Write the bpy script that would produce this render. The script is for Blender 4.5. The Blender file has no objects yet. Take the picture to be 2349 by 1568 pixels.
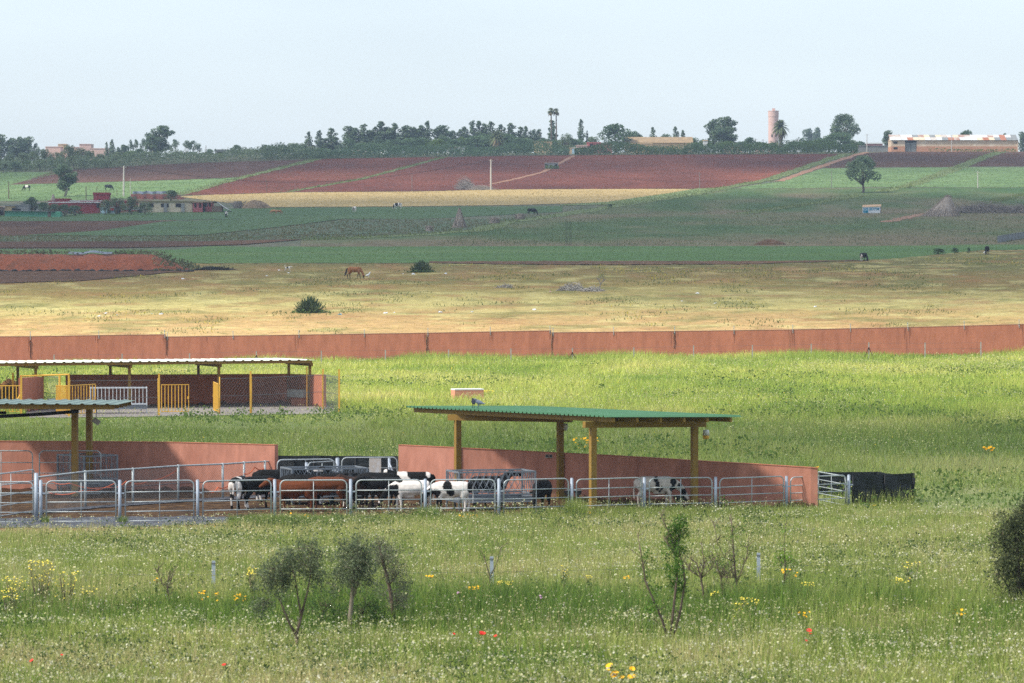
import bpy, bmesh, math, random
import numpy as np
from mathutils import Vector, Matrix

random.seed(7)
RNG = np.random.default_rng(7)
SC = bpy.context.scene
COL = SC.collection
R = math.radians

# ------------------------------------------------------------ camera
CAM_H = 7.9
FV = 9787.0                       # focal length in photo units (photo = 2349 x 1568 units)
PITCH = math.atan(175 / FV)
cam_d = bpy.data.cameras.new('camera')
cam_d.sensor_width = 36.0
cam_d.lens = 150.0
cam_d.clip_start = 1.0
cam_d.clip_end = 30000.0
cam_d.dof.use_dof = True
cam_d.dof.focus_distance = 230.0
cam_d.dof.aperture_fstop = 4.5
cam = bpy.data.objects.new('camera', cam_d)
COL.objects.link(cam)
cam.location = (0, 0, CAM_H)
cam.rotation_euler = (math.pi / 2 - PITCH, 0, 0)
SC.camera = cam

# ------------------------------------------------------------ sky, sun, exposure
SUN_DIR = Vector((-0.92, -0.38, 0.0)).normalized() * math.cos(R(49)) + Vector((0, 0, math.sin(R(49))))
world = bpy.data.worlds.new('World')
SC.world = world
world.use_nodes = True
wn = world.node_tree
sky = wn.nodes.new('ShaderNodeTexSky')
sky.sky_type = 'NISHITA'
sky.sun_disc = False
sky.sun_elevation = R(49)
sky.sun_rotation = math.atan2(SUN_DIR.x, SUN_DIR.y)
sky.altitude = 0
sky.air_density = 1.0
sky.dust_density = 1.0
sky.ozone_density = 1.5
bg = wn.nodes['Background']
bg.inputs['Strength'].default_value = 0.12
veil = wn.nodes.new('ShaderNodeMix'); veil.data_type = 'RGBA'          # thin high veil over the whole sky
veil.inputs['Factor'].default_value = .6
veil.inputs['B'].default_value = (5.1, 5.7, 6.5, 1)
tcw = wn.nodes.new('ShaderNodeTexCoord'); mpw = wn.nodes.new('ShaderNodeMapping'); mpw.inputs['Scale'].default_value = (1, 1, 5)
nzw = wn.nodes.new('ShaderNodeTexNoise'); nzw.inputs['Scale'].default_value = 5.0; nzw.inputs['Detail'].default_value = 4
mrw = wn.nodes.new('ShaderNodeMapRange'); mrw.inputs['From Min'].default_value = .3; mrw.inputs['From Max'].default_value = .7
mrw.inputs['To Min'].default_value = .96; mrw.inputs['To Max'].default_value = 1.07
scw = wn.nodes.new('ShaderNodeVectorMath'); scw.operation = 'SCALE'
wn.links.new(tcw.outputs['Generated'], mpw.inputs['Vector']); wn.links.new(mpw.outputs['Vector'], nzw.inputs['Vector']); wn.links.new(nzw.outputs['Fac'], mrw.inputs['Value'])
wn.links.new(sky.outputs['Color'], veil.inputs['A']); wn.links.new(veil.outputs['Result'], scw.inputs[0]); wn.links.new(mrw.outputs['Result'], scw.inputs['Scale'])
wn.links.new(scw.outputs['Vector'], bg.inputs['Color'])
sun_d = bpy.data.lights.new('sun', 'SUN')
sun_d.energy = 3.6
sun_d.angle = R(6)        # sun through thin high haze
sun_d.color = (1.0, 0.95, 0.86)
sun = bpy.data.objects.new('sun', sun_d)
COL.objects.link(sun)
sun.rotation_euler = SUN_DIR.to_track_quat('Z', 'Y').to_euler()
SC.view_settings.view_transform = 'Standard'
SC.view_settings.look = 'None'
SC.view_settings.gamma = 1.0
SC.view_settings.exposure = 0.68
SC.view_settings.use_curve_mapping = False
SC.render.engine = 'CYCLES'
SC.cycles.use_denoising = False
SC.cycles.max_bounces = 6
SC.cycles.diffuse_bounces = 3
SC.cycles.transparent_max_bounces = 12
SC.cycles.volume_bounces = 0
SC.cycles.sample_clamp_indirect = 6.0

# ------------------------------------------------------------ terrain
_kD = [-400, 60, 350, 400, 440, 515, 560, 620, 680, 800, 1000, 1150, 1300, 1420, 1480, 1560, 1800, 3200, 9000]
_kZ = [0, 0, 0, 1.4, 3.0, 6.2, 7.9, 9.6, 10.9, 13.95, 20.0, 27.2, 35.6, 44.4, 46.9, 48.2, 49.5, 52, 52]
_tD = np.arange(-400.0, 9000.0, 2.0)
_tZ = np.interp(_tD, _kD, _kZ)
_k = np.hanning(21); _k /= _k.sum()
_tZ = np.convolve(np.pad(_tZ, 10, mode='edge'), _k, mode='valid')

def zt(X, Y):
    X = np.asarray(X, float); Y = np.asarray(Y, float)
    Xc = np.clip(X, -320, 320)
    a = np.interp(Y, [200, 350, 600, 1000, 1420, 2500], [0, .0105, .006, .004, .003, 0])
    ld = np.interp(Y, [850, 1420, 2500], [0, 3.7e-4, 2e-4])
    left = np.clip(-Xc - 60, 0, 200)
    return np.interp(Y, _tD, _tZ) + a * np.clip(Xc, -150, 150) - ld * left ** 2 * (1 - left / 600)

_sp, _cp = math.sin(PITCH), math.cos(PITCH)
def ray(vx, vy):
    a = (np.asarray(vx, float) - 1174.5) / FV
    b = -(np.asarray(vy, float) - 784.0) / FV
    dy = _cp + b * _sp
    return a / dy, (-_sp + b * _cp) / dy      # X and Z per metre of Y

def at(vx, vy, D):
    a, b = ray(vx, vy)
    return Vector((float(a * D), float(D), float(CAM_H + b * D)))

_DS = np.concatenate([np.arange(40, 400, 2.0), np.arange(400, 2200, 4.0)])
def gps(vx, vy):
    vx = np.atleast_1d(np.asarray(vx, float)); vy = np.atleast_1d(np.asarray(vy, float))
    a, b = ray(vx, vy)
    f = CAM_H + b[:, None] * _DS[None] - zt(a[:, None] * _DS[None], np.broadcast_to(_DS, (len(vx), len(_DS))))
    hit = f < 0
    i = np.where(hit.any(1), hit.argmax(1), len(_DS) - 1)
    i = np.clip(i, 1, None)
    n = np.arange(len(vx))
    f0, f1 = f[n, i - 1], f[n, i]
    t = np.clip(f0 / np.where(abs(f0 - f1) < 1e-9, 1, f0 - f1), 0, 1)
    D = _DS[i - 1] + t * (_DS[i] - _DS[i - 1])
    X = a * D
    return np.stack([X, D, zt(X, D)], 1)

def gp(vx, vy):
    return Vector(gps([vx], [vy])[0])

def gx(vx, D):                       # ground point under column vx at distance D
    X = (vx - 1174.5) / FV * D / _cp
    return Vector((X, D, float(zt(X, D))))

def vh(vx, vy, D):                   # height above the ground of photo row vy at distance D
    p = at(vx, vy, D)
    return p.z - float(zt(p.x, D))

# ------------------------------------------------------------ noise helper (plan space)
_lat = RNG.random((512, 512))
def vnoise(x, y):
    xi = np.floor(x).astype(int); yi = np.floor(y).astype(int)
    fx = x - xi; fy = y - yi
    fx = fx * fx * (3 - 2 * fx); fy = fy * fy * (3 - 2 * fy)
    g = lambda i, j: _lat[i % 512, j % 512]
    return (g(xi, yi) * (1 - fx) + g(xi + 1, yi) * fx) * (1 - fy) + (g(xi, yi + 1) * (1 - fx) + g(xi + 1, yi + 1) * fx) * fy
def fbm(x, y, s, o=4):
    x = np.asarray(x, float) / s; y = np.asarray(y, float) / s
    t = 0; a = .5; n = 0
    for k in range(o):
        t = t + a * vnoise(x + 17.3 * k, y + 9.1 * k); n += a
        a *= .5; x = x * 2.03; y = y * 2.03
    return t / n

# ------------------------------------------------------------ materials
def lin(c):
    return tuple(((v / 255) / 12.92 if v / 255 <= .04045 else ((v / 255 + .055) / 1.055) ** 2.4) for v in c)

def mat(name, cols, scale=1.0, detail=6, rough=.85, bump=0.0, bscale=None, stretch=(1, 1, 1), metallic=0.0,
        spec=.25, fine=0.0, fscale=None, lo=.32, hi=.68):
    m = bpy.data.materials.new(name); m.use_nodes = True
    nt = m.node_tree; N = nt.nodes; L = nt.links
    b = N['Principled BSDF']
    b.inputs['Roughness'].default_value = rough
    b.inputs['Metallic'].default_value = metallic
    b.inputs['Specular IOR Level'].default_value = spec
    if not isinstance(cols[0], (tuple, list)): cols = [cols]
    cols = [lin(c) for c in cols]
    tc = N.new('ShaderNodeTexCoord')
    mp = N.new('ShaderNodeMapping'); mp.inputs['Scale'].default_value = stretch
    L.new(tc.outputs['Object'], mp.inputs['Vector'])
    if len(cols) == 1:
        b.inputs['Base Color'].default_value = (*cols[0], 1)
    else:
        nz = N.new('ShaderNodeTexNoise'); nz.inputs['Scale'].default_value = scale
        nz.inputs['Detail'].default_value = detail; nz.inputs['Roughness'].default_value = .62
        L.new(mp.outputs['Vector'], nz.inputs['Vector'])
        cr = N.new('ShaderNodeValToRGB'); L.new(nz.outputs['Fac'], cr.inputs['Fac'])
        e = cr.color_ramp.elements
        e[0].position = lo; e[0].color = (*cols[0], 1)
        e[1].position = hi; e[1].color = (*cols[-1], 1)
        for i, c in enumerate(cols[1:-1], 1):
            q = e.new(lo + (hi - lo) * i / (len(cols) - 1)); q.color = (*c, 1)
        out = cr.outputs['Color']
        if fine:
            n2 = N.new('ShaderNodeTexNoise'); n2.inputs['Scale'].default_value = fscale or scale * 12
            n2.inputs['Detail'].default_value = 3
            L.new(mp.outputs['Vector'], n2.inputs['Vector'])
            mr = N.new('ShaderNodeMapRange'); mr.inputs['From Min'].default_value = .3; mr.inputs['From Max'].default_value = .7
            mr.inputs['To Min'].default_value = 1 - fine; mr.inputs['To Max'].default_value = 1 + fine
            L.new(n2.outputs['Fac'], mr.inputs['Value'])
            vm = N.new('ShaderNodeVectorMath'); vm.operation = 'SCALE'
            L.new(out, vm.inputs[0]); L.new(mr.outputs['Result'], vm.inputs['Scale'])
            out = vm.outputs['Vector']
        L.new(out, b.inputs['Base Color'])
    if bump:
        nb = N.new('ShaderNodeTexNoise'); nb.inputs['Scale'].default_value = bscale or scale * 4
        nb.inputs['Detail'].default_value = 5
        L.new(mp.outputs['Vector'], nb.inputs['Vector'])
        bp = N.new('ShaderNodeBump'); bp.inputs['Strength'].default_value = 1.0
        bp.inputs['Distance'].default_value = bump
        L.new(nb.outputs['Fac'], bp.inputs['Height']); L.new(bp.outputs['Normal'], b.inputs['Normal'])
    return m

def mat_attr(name, rough=.7, trans=0.0, spec=.2, attr='col', fine=0.0, fscale=1.0, bump=0.0):
    m = bpy.data.materials.new(name); m.use_nodes = True
    nt = m.node_tree; N = nt.nodes; L = nt.links
    b = N['Principled BSDF']; b.inputs['Roughness'].default_value = rough
    b.inputs['Specular IOR Level'].default_value = spec
    at_ = N.new('ShaderNodeAttribute'); at_.attribute_name = attr
    L.new(at_.outputs['Color'], b.inputs['Base Color'])
    if fine:
        tc = N.new('ShaderNodeTexCoord'); nz = N.new('ShaderNodeTexNoise'); nz.inputs['Scale'].default_value = fscale; nz.inputs['Detail'].default_value = 8
        L.new(tc.outputs['Object'], nz.inputs['Vector'])
        mr = N.new('ShaderNodeMapRange'); mr.inputs['From Min'].default_value = .3; mr.inputs['From Max'].default_value = .7
        mr.inputs['To Min'].default_value = 1 - fine; mr.inputs['To Max'].default_value = 1 + fine; L.new(nz.outputs['Fac'], mr.inputs['Value'])
        vm = N.new('ShaderNodeVectorMath'); vm.operation = 'SCALE'; L.new(at_.outputs['Color'], vm.inputs[0]); L.new(mr.outputs['Result'], vm.inputs['Scale'])
        L.new(vm.outputs['Vector'], b.inputs['Base Color'])
        bp = N.new('ShaderNodeBump'); bp.inputs['Distance'].default_value = bump; L.new(nz.outputs['Fac'], bp.inputs['Height']); L.new(bp.outputs['Normal'], b.inputs['Normal'])
    if trans:
        t = N.new('ShaderNodeBsdfTranslucent'); L.new(at_.outputs['Color'], t.inputs['Color'])
        mx = N.new('ShaderNodeMixShader'); mx.inputs['Fac'].default_value = trans
        L.new(b.outputs['BSDF'], mx.inputs[1]); L.new(t.outputs['BSDF'], mx.inputs[2])
        L.new(mx.outputs['Shader'], N['Material Output'].inputs['Surface'])
    return m

# ------------------------------------------------------------ object helpers
def props(o, label=None, cat=None, group=None, kind=None):
    if label: o['label'] = label
    if cat: o['category'] = cat
    if group: o['group'] = group
    if kind: o['kind'] = kind
    return o

def thing(name, label, cat, loc=(0, 0, 0), group=None, rz=0):
    o = bpy.data.objects.new(name, None); COL.objects.link(o)
    o.empty_display_size = .2
    o.location = loc; o.rotation_euler = (0, 0, rz)
    return props(o, label, cat, group)

class MB:
    """collects shapes; build() links them as ONE mesh object"""
    def __init__(s): s.v = []; s.f = []
    def add(s, vs, fs):
        o = len(s.v); s.v += [tuple(p) for p in vs]; s.f += [tuple(i + o for i in f) for f in fs]; return s
    def box(s, c, size, rz=0.0, M=None):
        hx, hy, hz = [d / 2 for d in size]
        ca, sa = math.cos(rz), math.sin(rz)
        vs = []
        for x, y, z in ((-hx, -hy, -hz), (hx, -hy, -hz), (hx, hy, -hz), (-hx, hy, -hz), (-hx, -hy, hz), (hx, -hy, hz), (hx, hy, hz), (-hx, hy, hz)):
            if M is not None:
                p = M @ Vector((x, y, z)) + Vector(c)
            else:
                p = (c[0] + x * ca - y * sa, c[1] + x * sa + y * ca, c[2] + z)
            vs.append(p)
        return s.add(vs, [(0, 3, 2, 1), (4, 5, 6, 7), (0, 1, 5, 4), (1, 2, 6, 5), (2, 3, 7, 6), (3, 0, 4, 7)])
    def beam(s, p, q, w, h):
        p = Vector(p); q = Vector(q); d = (q - p); l = d.length; d.normalize()
        up = Vector((0, 0, 1)) if abs(d.z) < .98 else Vector((1, 0, 0))
        a = d.cross(up).normalized(); b = a.cross(d)
        vs = []
        for e in (p, q):
            for i, j in ((-1, -1), (1, -1), (1, 1), (-1, 1)):
                vs.append(e + a * (i * w / 2) + b * (j * h / 2))
        return s.add(vs, [(0, 1, 2, 3), (7, 6, 5, 4), (0, 4, 5, 1), (1, 5, 6, 2), (2, 6, 7, 3), (3, 7, 4, 0)])
    def tube(s, path, r, n=6, caps=True):
        P = [Vector(p) for p in path]
        rs = r if isinstance(r, (list, tuple)) else [r] * len(P)
        prev = None; rings = []
        for i, p in enumerate(P):
            d = (P[min(i + 1, len(P) - 1)] - P[max(i - 1, 0)]).normalized()
            if prev is None:
                u = d.orthogonal().normalized()
            else:
                u = (prev - d * prev.dot(d)).normalized()
            prev = u; w = d.cross(u)
            rings.append([p + (u * math.cos(2 * math.pi * k / n) + w * math.sin(2 * math.pi * k / n)) * rs[i] for k in range(n)])
        vs = [v for rg in rings for v in rg]
        fs = []
        for i in range(len(P) - 1):
            for k in range(n):
                k2 = (k + 1) % n
                fs.append((i * n + k, i * n + k2, (i + 1) * n + k2, (i + 1) * n + k))
        if caps:
            fs.append(tuple(range(n - 1, -1, -1)))
            fs.append(tuple((len(P) - 1) * n + k for k in range(n)))
        return s.add(vs, fs)
    def ell(s, c, r, n=10, m=7):
        vs = [(c[0], c[1], c[2] - r[2])]
        for i in range(1, m):
            t = math.pi * i / m
            for k in range(n):
                a = 2 * math.pi * k / n
                vs.append((c[0] + r[0] * math.sin(t) * math.cos(a), c[1] + r[1] * math.sin(t) * math.sin(a), c[2] - r[2] * math.cos(t)))
        vs.append((c[0], c[1], c[2] + r[2]))
        fs = [(0, 1 + (k + 1) % n, 1 + k) for k in range(n)]
        for i in range(m - 2):
            for k in range(n):
                k2 = (k + 1) % n
                fs.append((1 + i * n + k, 1 + i * n + k2, 1 + (i + 1) * n + k2, 1 + (i + 1) * n + k))
        e = len(vs) - 1; b = 1 + (m - 2) * n
        fs += [(b + k, b + (k + 1) % n, e) for k in range(n)]
        return s.add(vs, fs)
    def prism(s, pts, z0, z1):           # plan polygon extruded; z0/z1 scalar or per-point list
        n = len(pts)
        a0 = z0 if isinstance(z0, (list, tuple)) else [z0] * n
        a1 = z1 if isinstance(z1, (list, tuple)) else [z1] * n
        vs = [(p[0], p[1], a0[i]) for i, p in enumerate(pts)] + [(p[0], p[1], a1[i]) for i, p in enumerate(pts)]
        fs = [tuple(range(n - 1, -1, -1)), tuple(range(n, 2 * n))]
        fs += [(i, (i + 1) % n, n + (i + 1) % n, n + i) for i in range(n)]
        return s.add(vs, fs)
    def mesh(s, name, origin=None):
        me = bpy.data.meshes.new(name)
        v = s.v
        if origin is not None:
            ox, oy, oz = origin
            v = [(p[0] - ox, p[1] - oy, p[2] - oz) for p in v]
        me.from_pydata(v, [], s.f); me.update()
        return me
    def build(s, name, m, parent=None, origin=None, smooth=False):
        """with a parent the vertices are world positions unless origin=(0,0,0) (local)"""
        if origin is None and parent is not None: origin = tuple(parent.location)
        me = s.mesh(name, origin)
        return link(name, me, m, parent, smooth)

def link(name, me, m, parent=None, smooth=False):
    if m is not None and not me.materials: me.materials.append(m)
    if smooth: me.polygons.foreach_set('use_smooth', [True] * len(me.polygons))
    o = bpy.data.objects.new(name, me); COL.objects.link(o)
    if parent is not None: o.parent = parent
    return o

def single(mb, name, m, label, cat, group=None, smooth=False):
    """a thing that is one mesh, origin at its base"""
    a = np.array(mb.v); c = a.mean(0); org = (c[0], c[1], a[:, 2].min())
    me = mb.mesh(name, org)
    o = link(name, me, m, None, smooth); o.location = org
    return props(o, label, cat, group)

def np_mesh(name, verts, faces_flat, nper, m, cols=None, parent=None):
    """big triangle/quad soup from numpy arrays"""
    me = bpy.data.meshes.new(name)
    nf = len(faces_flat) // nper
    me.vertices.add(len(verts)); me.vertices.foreach_set('co', np.asarray(verts, np.float32).ravel())
    me.loops.add(len(faces_flat)); me.loops.foreach_set('vertex_index', np.asarray(faces_flat, np.int32))
    me.polygons.add(nf)
    me.polygons.foreach_set('loop_start', np.arange(0, nf * nper, nper, dtype=np.int32))
    if cols is not None:
        a = me.color_attributes.new('col', 'FLOAT_COLOR', 'POINT')
        c = np.ones((len(verts), 4), np.float32); c[:, :3] = cols
        a.data.foreach_set('color', c.ravel())
    me.update(calc_edges=True)
    return link(name, me, m, parent)

def copy_tree(o, parent=None):
    c = o.copy(); COL.objects.link(c)
    if parent is not None: c.parent = parent
    for ch in list(o.children): copy_tree(ch, c)
    return c

def inpoly(X, Y, poly):
    r = np.zeros(len(X), bool); n = len(poly)
    for i in range(n):
        x0, y0 = poly[i][0], poly[i][1]; x1, y1 = poly[(i + 1) % n][0], poly[(i + 1) % n][1]
        c = ((y0 > Y) != (y1 > Y)) & (X < (x1 - x0) * (Y - y0) / ((y1 - y0) if y1 != y0 else 1e-9) + x0)
        r ^= c
    return r
# ------------------------------------------------------------ ground sheet
M_hill = mat('hill_grass', [(72, 82, 56), (92, 92, 66), (104, 96, 74)], scale=.035, detail=10, fine=.35, fscale=.7, bump=.3, bscale=.9)
M_soil_grass = mat('meadow_soil', [(88, 104, 48), (112, 122, 64), (126, 126, 80)], scale=.35, detail=8, fine=.3, fscale=6)
def build_ground():
    xs = np.concatenate([[-4000, -2500, -1500, -1000, -700, -500, -400], np.arange(-330, 331, 8.0), [400, 500, 700, 1000, 1500, 2500, 4000]])
    ys = np.concatenate([[-280, -100, 0], np.arange(40, 720, 5.0), np.arange(720, 1640, 8.0), [1700, 1800, 2000, 2400, 3000, 4000, 5500, 7000]])
    XX, YY = np.meshgrid(xs, ys)
    v = np.stack([XX.ravel(), YY.ravel(), zt(XX, YY).ravel()], 1)
    nx, ny = len(xs), len(ys)
    i = (np.arange(ny - 1)[:, None] * nx + np.arange(nx - 1)[None]).ravel()
    f = np.stack([i, i + 1, i + nx + 1, i + nx], 1).ravel()
    o = np_mesh('ground', v, f, 4, M_hill)
    o.data.materials.append(M_soil_grass)
    cy = YY[:-1, :-1].ravel()
    o.data.polygons.foreach_set('material_index', (cy < 350).astype(np.int32))
    o.data.polygons.foreach_set('use_smooth', np.ones(len(cy), bool))
    props(o, kind='structure')
build_ground()

def sheet(name, P, nu, nv, m):        # P: (nu*nv,3) ground points, row-major
    i = (np.arange(nu - 1)[:, None] * nv + np.arange(nv - 1)[None]).ravel()
    f = np.stack([i, i + nv, i + nv + 1, i + 1], 1).ravel()
    o = np_mesh(name, P, f, 4, m)
    o.data.polygons.foreach_set('use_smooth', np.ones(len(f) // 4, bool))
    return props(o, kind='structure')

PATCHES = []
def patch(name, top, bot, m, lift=.06, nu=90, nv=14, jit=.5, fn=None, rec=True):
    """field between two outlines given in photo units and laid on the terrain"""
    top = np.array(top, float); bot = np.array(bot, float); 
    if rec: PATCHES.append((top, bot, m.name))
    x0 = max(top[:, 0].min(), bot[:, 0].min()); x1 = min(top[:, 0].max(), bot[:, 0].max())
    u = np.linspace(x0, x1, nu)
    yt = np.interp(u, top[:, 0], top[:, 1]) + (fbm(u, u * 0 + x0, 13, 4) - .5) * 2 * jit
    yb = np.interp(u, bot[:, 0], bot[:, 1]) + (fbm(u, u * 0 + x1 + 50, 13, 3) - .5) * 2 * jit
    t = np.linspace(0, 1, nv)
    VX = np.repeat(u, nv); VY = (yt[:, None] * (1 - t)[None] + yb[:, None] * t[None]).ravel()
    P = gps(VX, VY)
    P[:, 2] += lift
    o = sheet(name, P, nu, nv, m)
    if fn is not None:
        c = np.ones((len(P), 4), np.float32); c[:, :3] = np.clip(fn(P[:, 0], P[:, 1], VX, VY), 0, 1)
        o.data.color_attributes.new('col', 'FLOAT_COLOR', 'POINT').data.foreach_set('color', c.ravel())
    return o

def ribbon(name, line, w, m, lift=.1, n=80):
    line = np.array(line, float)
    u = np.linspace(0, 1, n); s = np.linspace(0, 1, len(line))
    P = gps(np.interp(u, s, line[:, 0]), np.interp(u, s, line[:, 1]))
    d = np.gradient(P[:, :2], axis=0); d /= np.linalg.norm(d, axis=1)[:, None] + 1e-9
    nn = np.stack([-d[:, 1], d[:, 0]], 1)
    wv = w * (.35 + 1.3 * fbm(P[:, 0], P[:, 1], 7, 4))
    rows = []
    for k in (-.5, 0, .5):
        q = P[:, :2] + nn * (wv * k)[:, None]
        rows.append(np.stack([q[:, 0], q[:, 1], zt(q[:, 0], q[:, 1]) + lift], 1))
    V = np.stack(rows, 1).reshape(-1, 3)
    sheet(name, V, n, 3, m)
    return P

def furrow(name, cols, **k):
    k = {**dict(scale=.05, detail=9, fine=.42, fscale=1.1, bump=.5, bscale=.8, stretch=(.45, 1, 1), rough=.95, spec=.1), **k}
    return mat(name, cols, **k)
M_pl_a = mat_attr('ploughed_purple', rough=.95, spec=.1, fine=.4, fscale=1.0, bump=.4)
M_pl_b = mat_attr('ploughed_red', rough=.95, spec=.1, fine=.4, fscale=1.0, bump=.4)
M_pl_c = mat_attr('ploughed_brown', rough=.95, spec=.1, fine=.4, fscale=1.0, bump=.4)
def plough_fn(base):
    b0, b1 = np.array(lin(base[0])), np.array(lin(base[1]))
    def fn(X, Y, VX, VY):
        t = np.clip(fbm(X, Y * .35, 40, 5) * 1.7 - .35, 0, 1)[:, None]
        rows = .5 + .5 * np.sin(Y / 2.1 + 5 * fbm(X, Y, 60, 3)); rows = rows * (fbm(X + 5, Y * .8, 14, 3) > .45)
        c = b0 * (1 - t) + b1 * t
        return c * (.84 + .30 * fbm(X + 3, Y * .4, 4, 3) - .17 * rows)[:, None]
    return fn
F_a, F_b, F_c = plough_fn(((72, 50, 44), (106, 74, 60))), plough_fn(((84, 44, 36), (124, 70, 52))), plough_fn(((74, 50, 38), (112, 84, 62)))
M_wheat = mat('ripening_wheat', [(150, 130, 82), (166, 142, 92), (178, 154, 102)], scale=.04, detail=9, fine=.2, fscale=1.0, stretch=(.4, 1, 1), bump=.2)
M_wheatg = mat('green_wheat', [(104, 122, 76), (120, 132, 82)], scale=.05, fine=.2, fscale=1.0, bump=.2)
M_lg = mat('light_green_field', [(78, 104, 54), (92, 116, 64), (104, 124, 74)], scale=.06, detail=9, fine=.4, fscale=.7, bump=.3)
M_dg = mat('dark_green_crop', [(50, 78, 32), (60, 88, 38), (70, 92, 44)], scale=.03, detail=9, fine=.25, fscale=.8, bump=.3)
M_cab = mat('row_crop', [(60, 90, 62), (74, 92, 62), (98, 80, 60)], scale=.25, detail=8, fine=.4, fscale=1.2, bump=.2)
M_bg = mat('bright_green_field', [(56, 90, 28), (68, 100, 34), (84, 106, 46)], scale=.05, detail=9, fine=.3, fscale=.9, bump=.25, stretch=(.35, 1, 1))
M_fal = mat('fallow_weeds', [(74, 80, 54), (90, 86, 66), (106, 90, 72)], scale=.06, detail=10, fine=.4, fscale=.6, bump=.3, stretch=(.6, 1, 1))
M_verge = mat('verge_grass', [(84, 98, 52), (104, 114, 62)], scale=.2, fine=.3, fscale=2)
M_dirt = mat('red_dirt', [(128, 92, 70), (150, 112, 86)], scale=.3, fine=.2)
M_yel = mat('dry_flower_meadow', [(128, 104, 52), (150, 122, 60), (166, 146, 66), (112, 112, 52)], scale=.045, detail=11, fine=.25, fscale=1.4, bump=.12, bscale=2, stretch=(.3, 1, 1), lo=.3, hi=.66)
M_yel_o = mat('dry_flower_meadow_tan', [(168, 134, 84), (178, 144, 92), (148, 130, 74)], scale=.06, detail=11, fine=.22, fscale=2.0, bump=.12, bscale=2, stretch=(.3, 1, 1))
M_yel_b = mat('dry_flower_meadow_yellow', [(166, 150, 80), (178, 164, 92), (158, 134, 76), (130, 126, 64)], scale=.07, detail=11, fine=.25, fscale=2.0, bump=.12, bscale=2, stretch=(.25, 1, 1), lo=.34, hi=.7)

E = 2850
# hillside fields, far to near
patch('ploughed_field', [(24, 424), (120, 396), (172, 388), (430, 375), (673, 368), (712, 367)],
      [(24, 424.4), (286, 417), (447, 412), (553, 407), (673, 379), (712, 367.3)], M_pl_a, fn=F_a, nu=300, nv=40)
patch('ploughed_field', [(409, 449), (553, 411), (673, 381), (712, 370), (740, 365), (1018, 361)],
      [(409, 449.4), (500, 447), (611, 443.5), (663, 441), (826, 412), (935, 383.5), (1018, 361.5)], M_pl_b, fn=F_b, nu=300, nv=50)
patch('ploughed_field', [(663, 441), (826, 413), (935, 384.5), (1018, 361.5), (1162, 358.5), (1317, 357), (1676, 355), (1934, 354)],
      [(663, 441.4), (945, 440), (1162, 435), (1620, 433.6), (1700, 428), (1764, 415), (1835, 391), (1934, 354.6)], M_pl_b, fn=F_b, nu=500, nv=60)
patch('ploughed_field', [(1889, 386), (1951, 363), (1990, 352), (2043, 349), (2290, 349)],
      [(1889, 386.4), (2000, 384), (2197, 384), (2250, 365), (2290, 349.6)], M_pl_a, fn=F_a, nu=200, nv=30)
patch('ploughed_field', [(2215, 382), (2300, 351), (2349, 349), (E, 349)], [(2215, 382.5), (2349, 382), (E, 382)], M_pl_a, fn=F_a, nu=200, nv=30)
patch('wheat_field', [(415, 452), (500, 448), (663, 443), (945, 441), (1162, 436), (1460, 435), (1600, 435)],
      [(415, 453), (500, 464), (587, 474), (611, 476.6), (900, 475), (1162, 472), (1391, 466), (1506, 450), (1600, 435.5)], M_wheat, lift=.10, nv=18)
patch('wheat_field', [(1285, 471.6), (1391, 465), (1506, 449), (1600, 434), (1665, 432.5)],
      [(1285, 473), (1400, 471), (1480, 464.5), (1560, 454), (1665, 433)], M_wheatg, lift=.13, jit=1.2)
patch('green_field', [(-450, 392), (110, 396), (140, 396)],
      [(-450, 428), (24, 424), (140, 396.5)], M_lg, jit=.8)
patch('green_field', [(-450, 427), (24, 424.5), (286, 417.5), (447, 412.5), (553, 408)],
      [(-450, 466), (110, 462), (300, 456), (409, 449.5), (553, 409)], M_lg, jit=.8)
patch('green_field', [(1700, 430), (1793, 417), (1889, 387), (2197, 384.5), (E, 383)],
      [(1700, 433.5), (1860, 432), (2000, 430), (2349, 431), (E, 431)], M_lg, jit=.8)
patch('ploughed_field', [(-450, 510.5), (200, 508.5), (368, 508), (402, 507)],
      [(-450, 549), (100, 541), (230, 530), (330, 517), (402, 507.3)], M_pl_c, fn=F_c)
patch('green_field', [(-450, 497), (150, 494), (300, 486), (600, 478), (900, 476), (1290, 474)],
      [(-450, 510), (360, 507), (611, 502), (784, 503), (960, 504), (1290, 487)], M_dg, jit=.8)
patch('green_field', [(63, 541), (230, 531), (372, 510), (500, 506), (611, 502), (784, 503)],
      [(63, 541.5), (300, 543), (460, 541), (520, 535), (640, 522), (784, 504)], M_dg, lift=.12, jit=.8)
patch('vegetable_field', [(460, 541.5), (520, 536), (640, 523), (790, 505), (960, 504), (1160, 503), (1250, 496)],
      [(460, 543.5), (611, 540), (790, 538), (950, 538), (1062, 530), (1160, 511), (1250, 499)], M_cab, jit=.8)
patch('vegetable_field', [(-450, 549), (63, 542), (300, 543.5), (470, 543), (790, 539), (950, 539)],
      [(-450, 557), (300, 556), (470, 554), (690, 549.5), (790, 546), (950, 540)], M_cab, jit=.6)
patch('ploughed_field', [(-450, 557), (470, 555), (690, 550.5)], [(-450, 572), (300, 570), (560, 563), (690, 551.5)], M_pl_c, fn=F_c, lift=.12)
patch('green_field', [(-450, 572.5), (420, 574), (473, 566), (611, 567), (1284, 566), (2000, 566), (2280, 562), (E, 562)],
      [(-450, 640), (447, 605), (611, 605), (1284, 604), (1960, 602), (2060, 594), (2250, 575), (E, 572)], M_bg, nv=10, jit=1.2)
patch('ploughed_field', [(985, 602), (1284, 601), (1700, 601), (1990, 599)], [(985, 606), (1284, 609), (1700, 608), (1990, 600)], M_pl_c, fn=F_c, lift=.12, jit=1.5)
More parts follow.
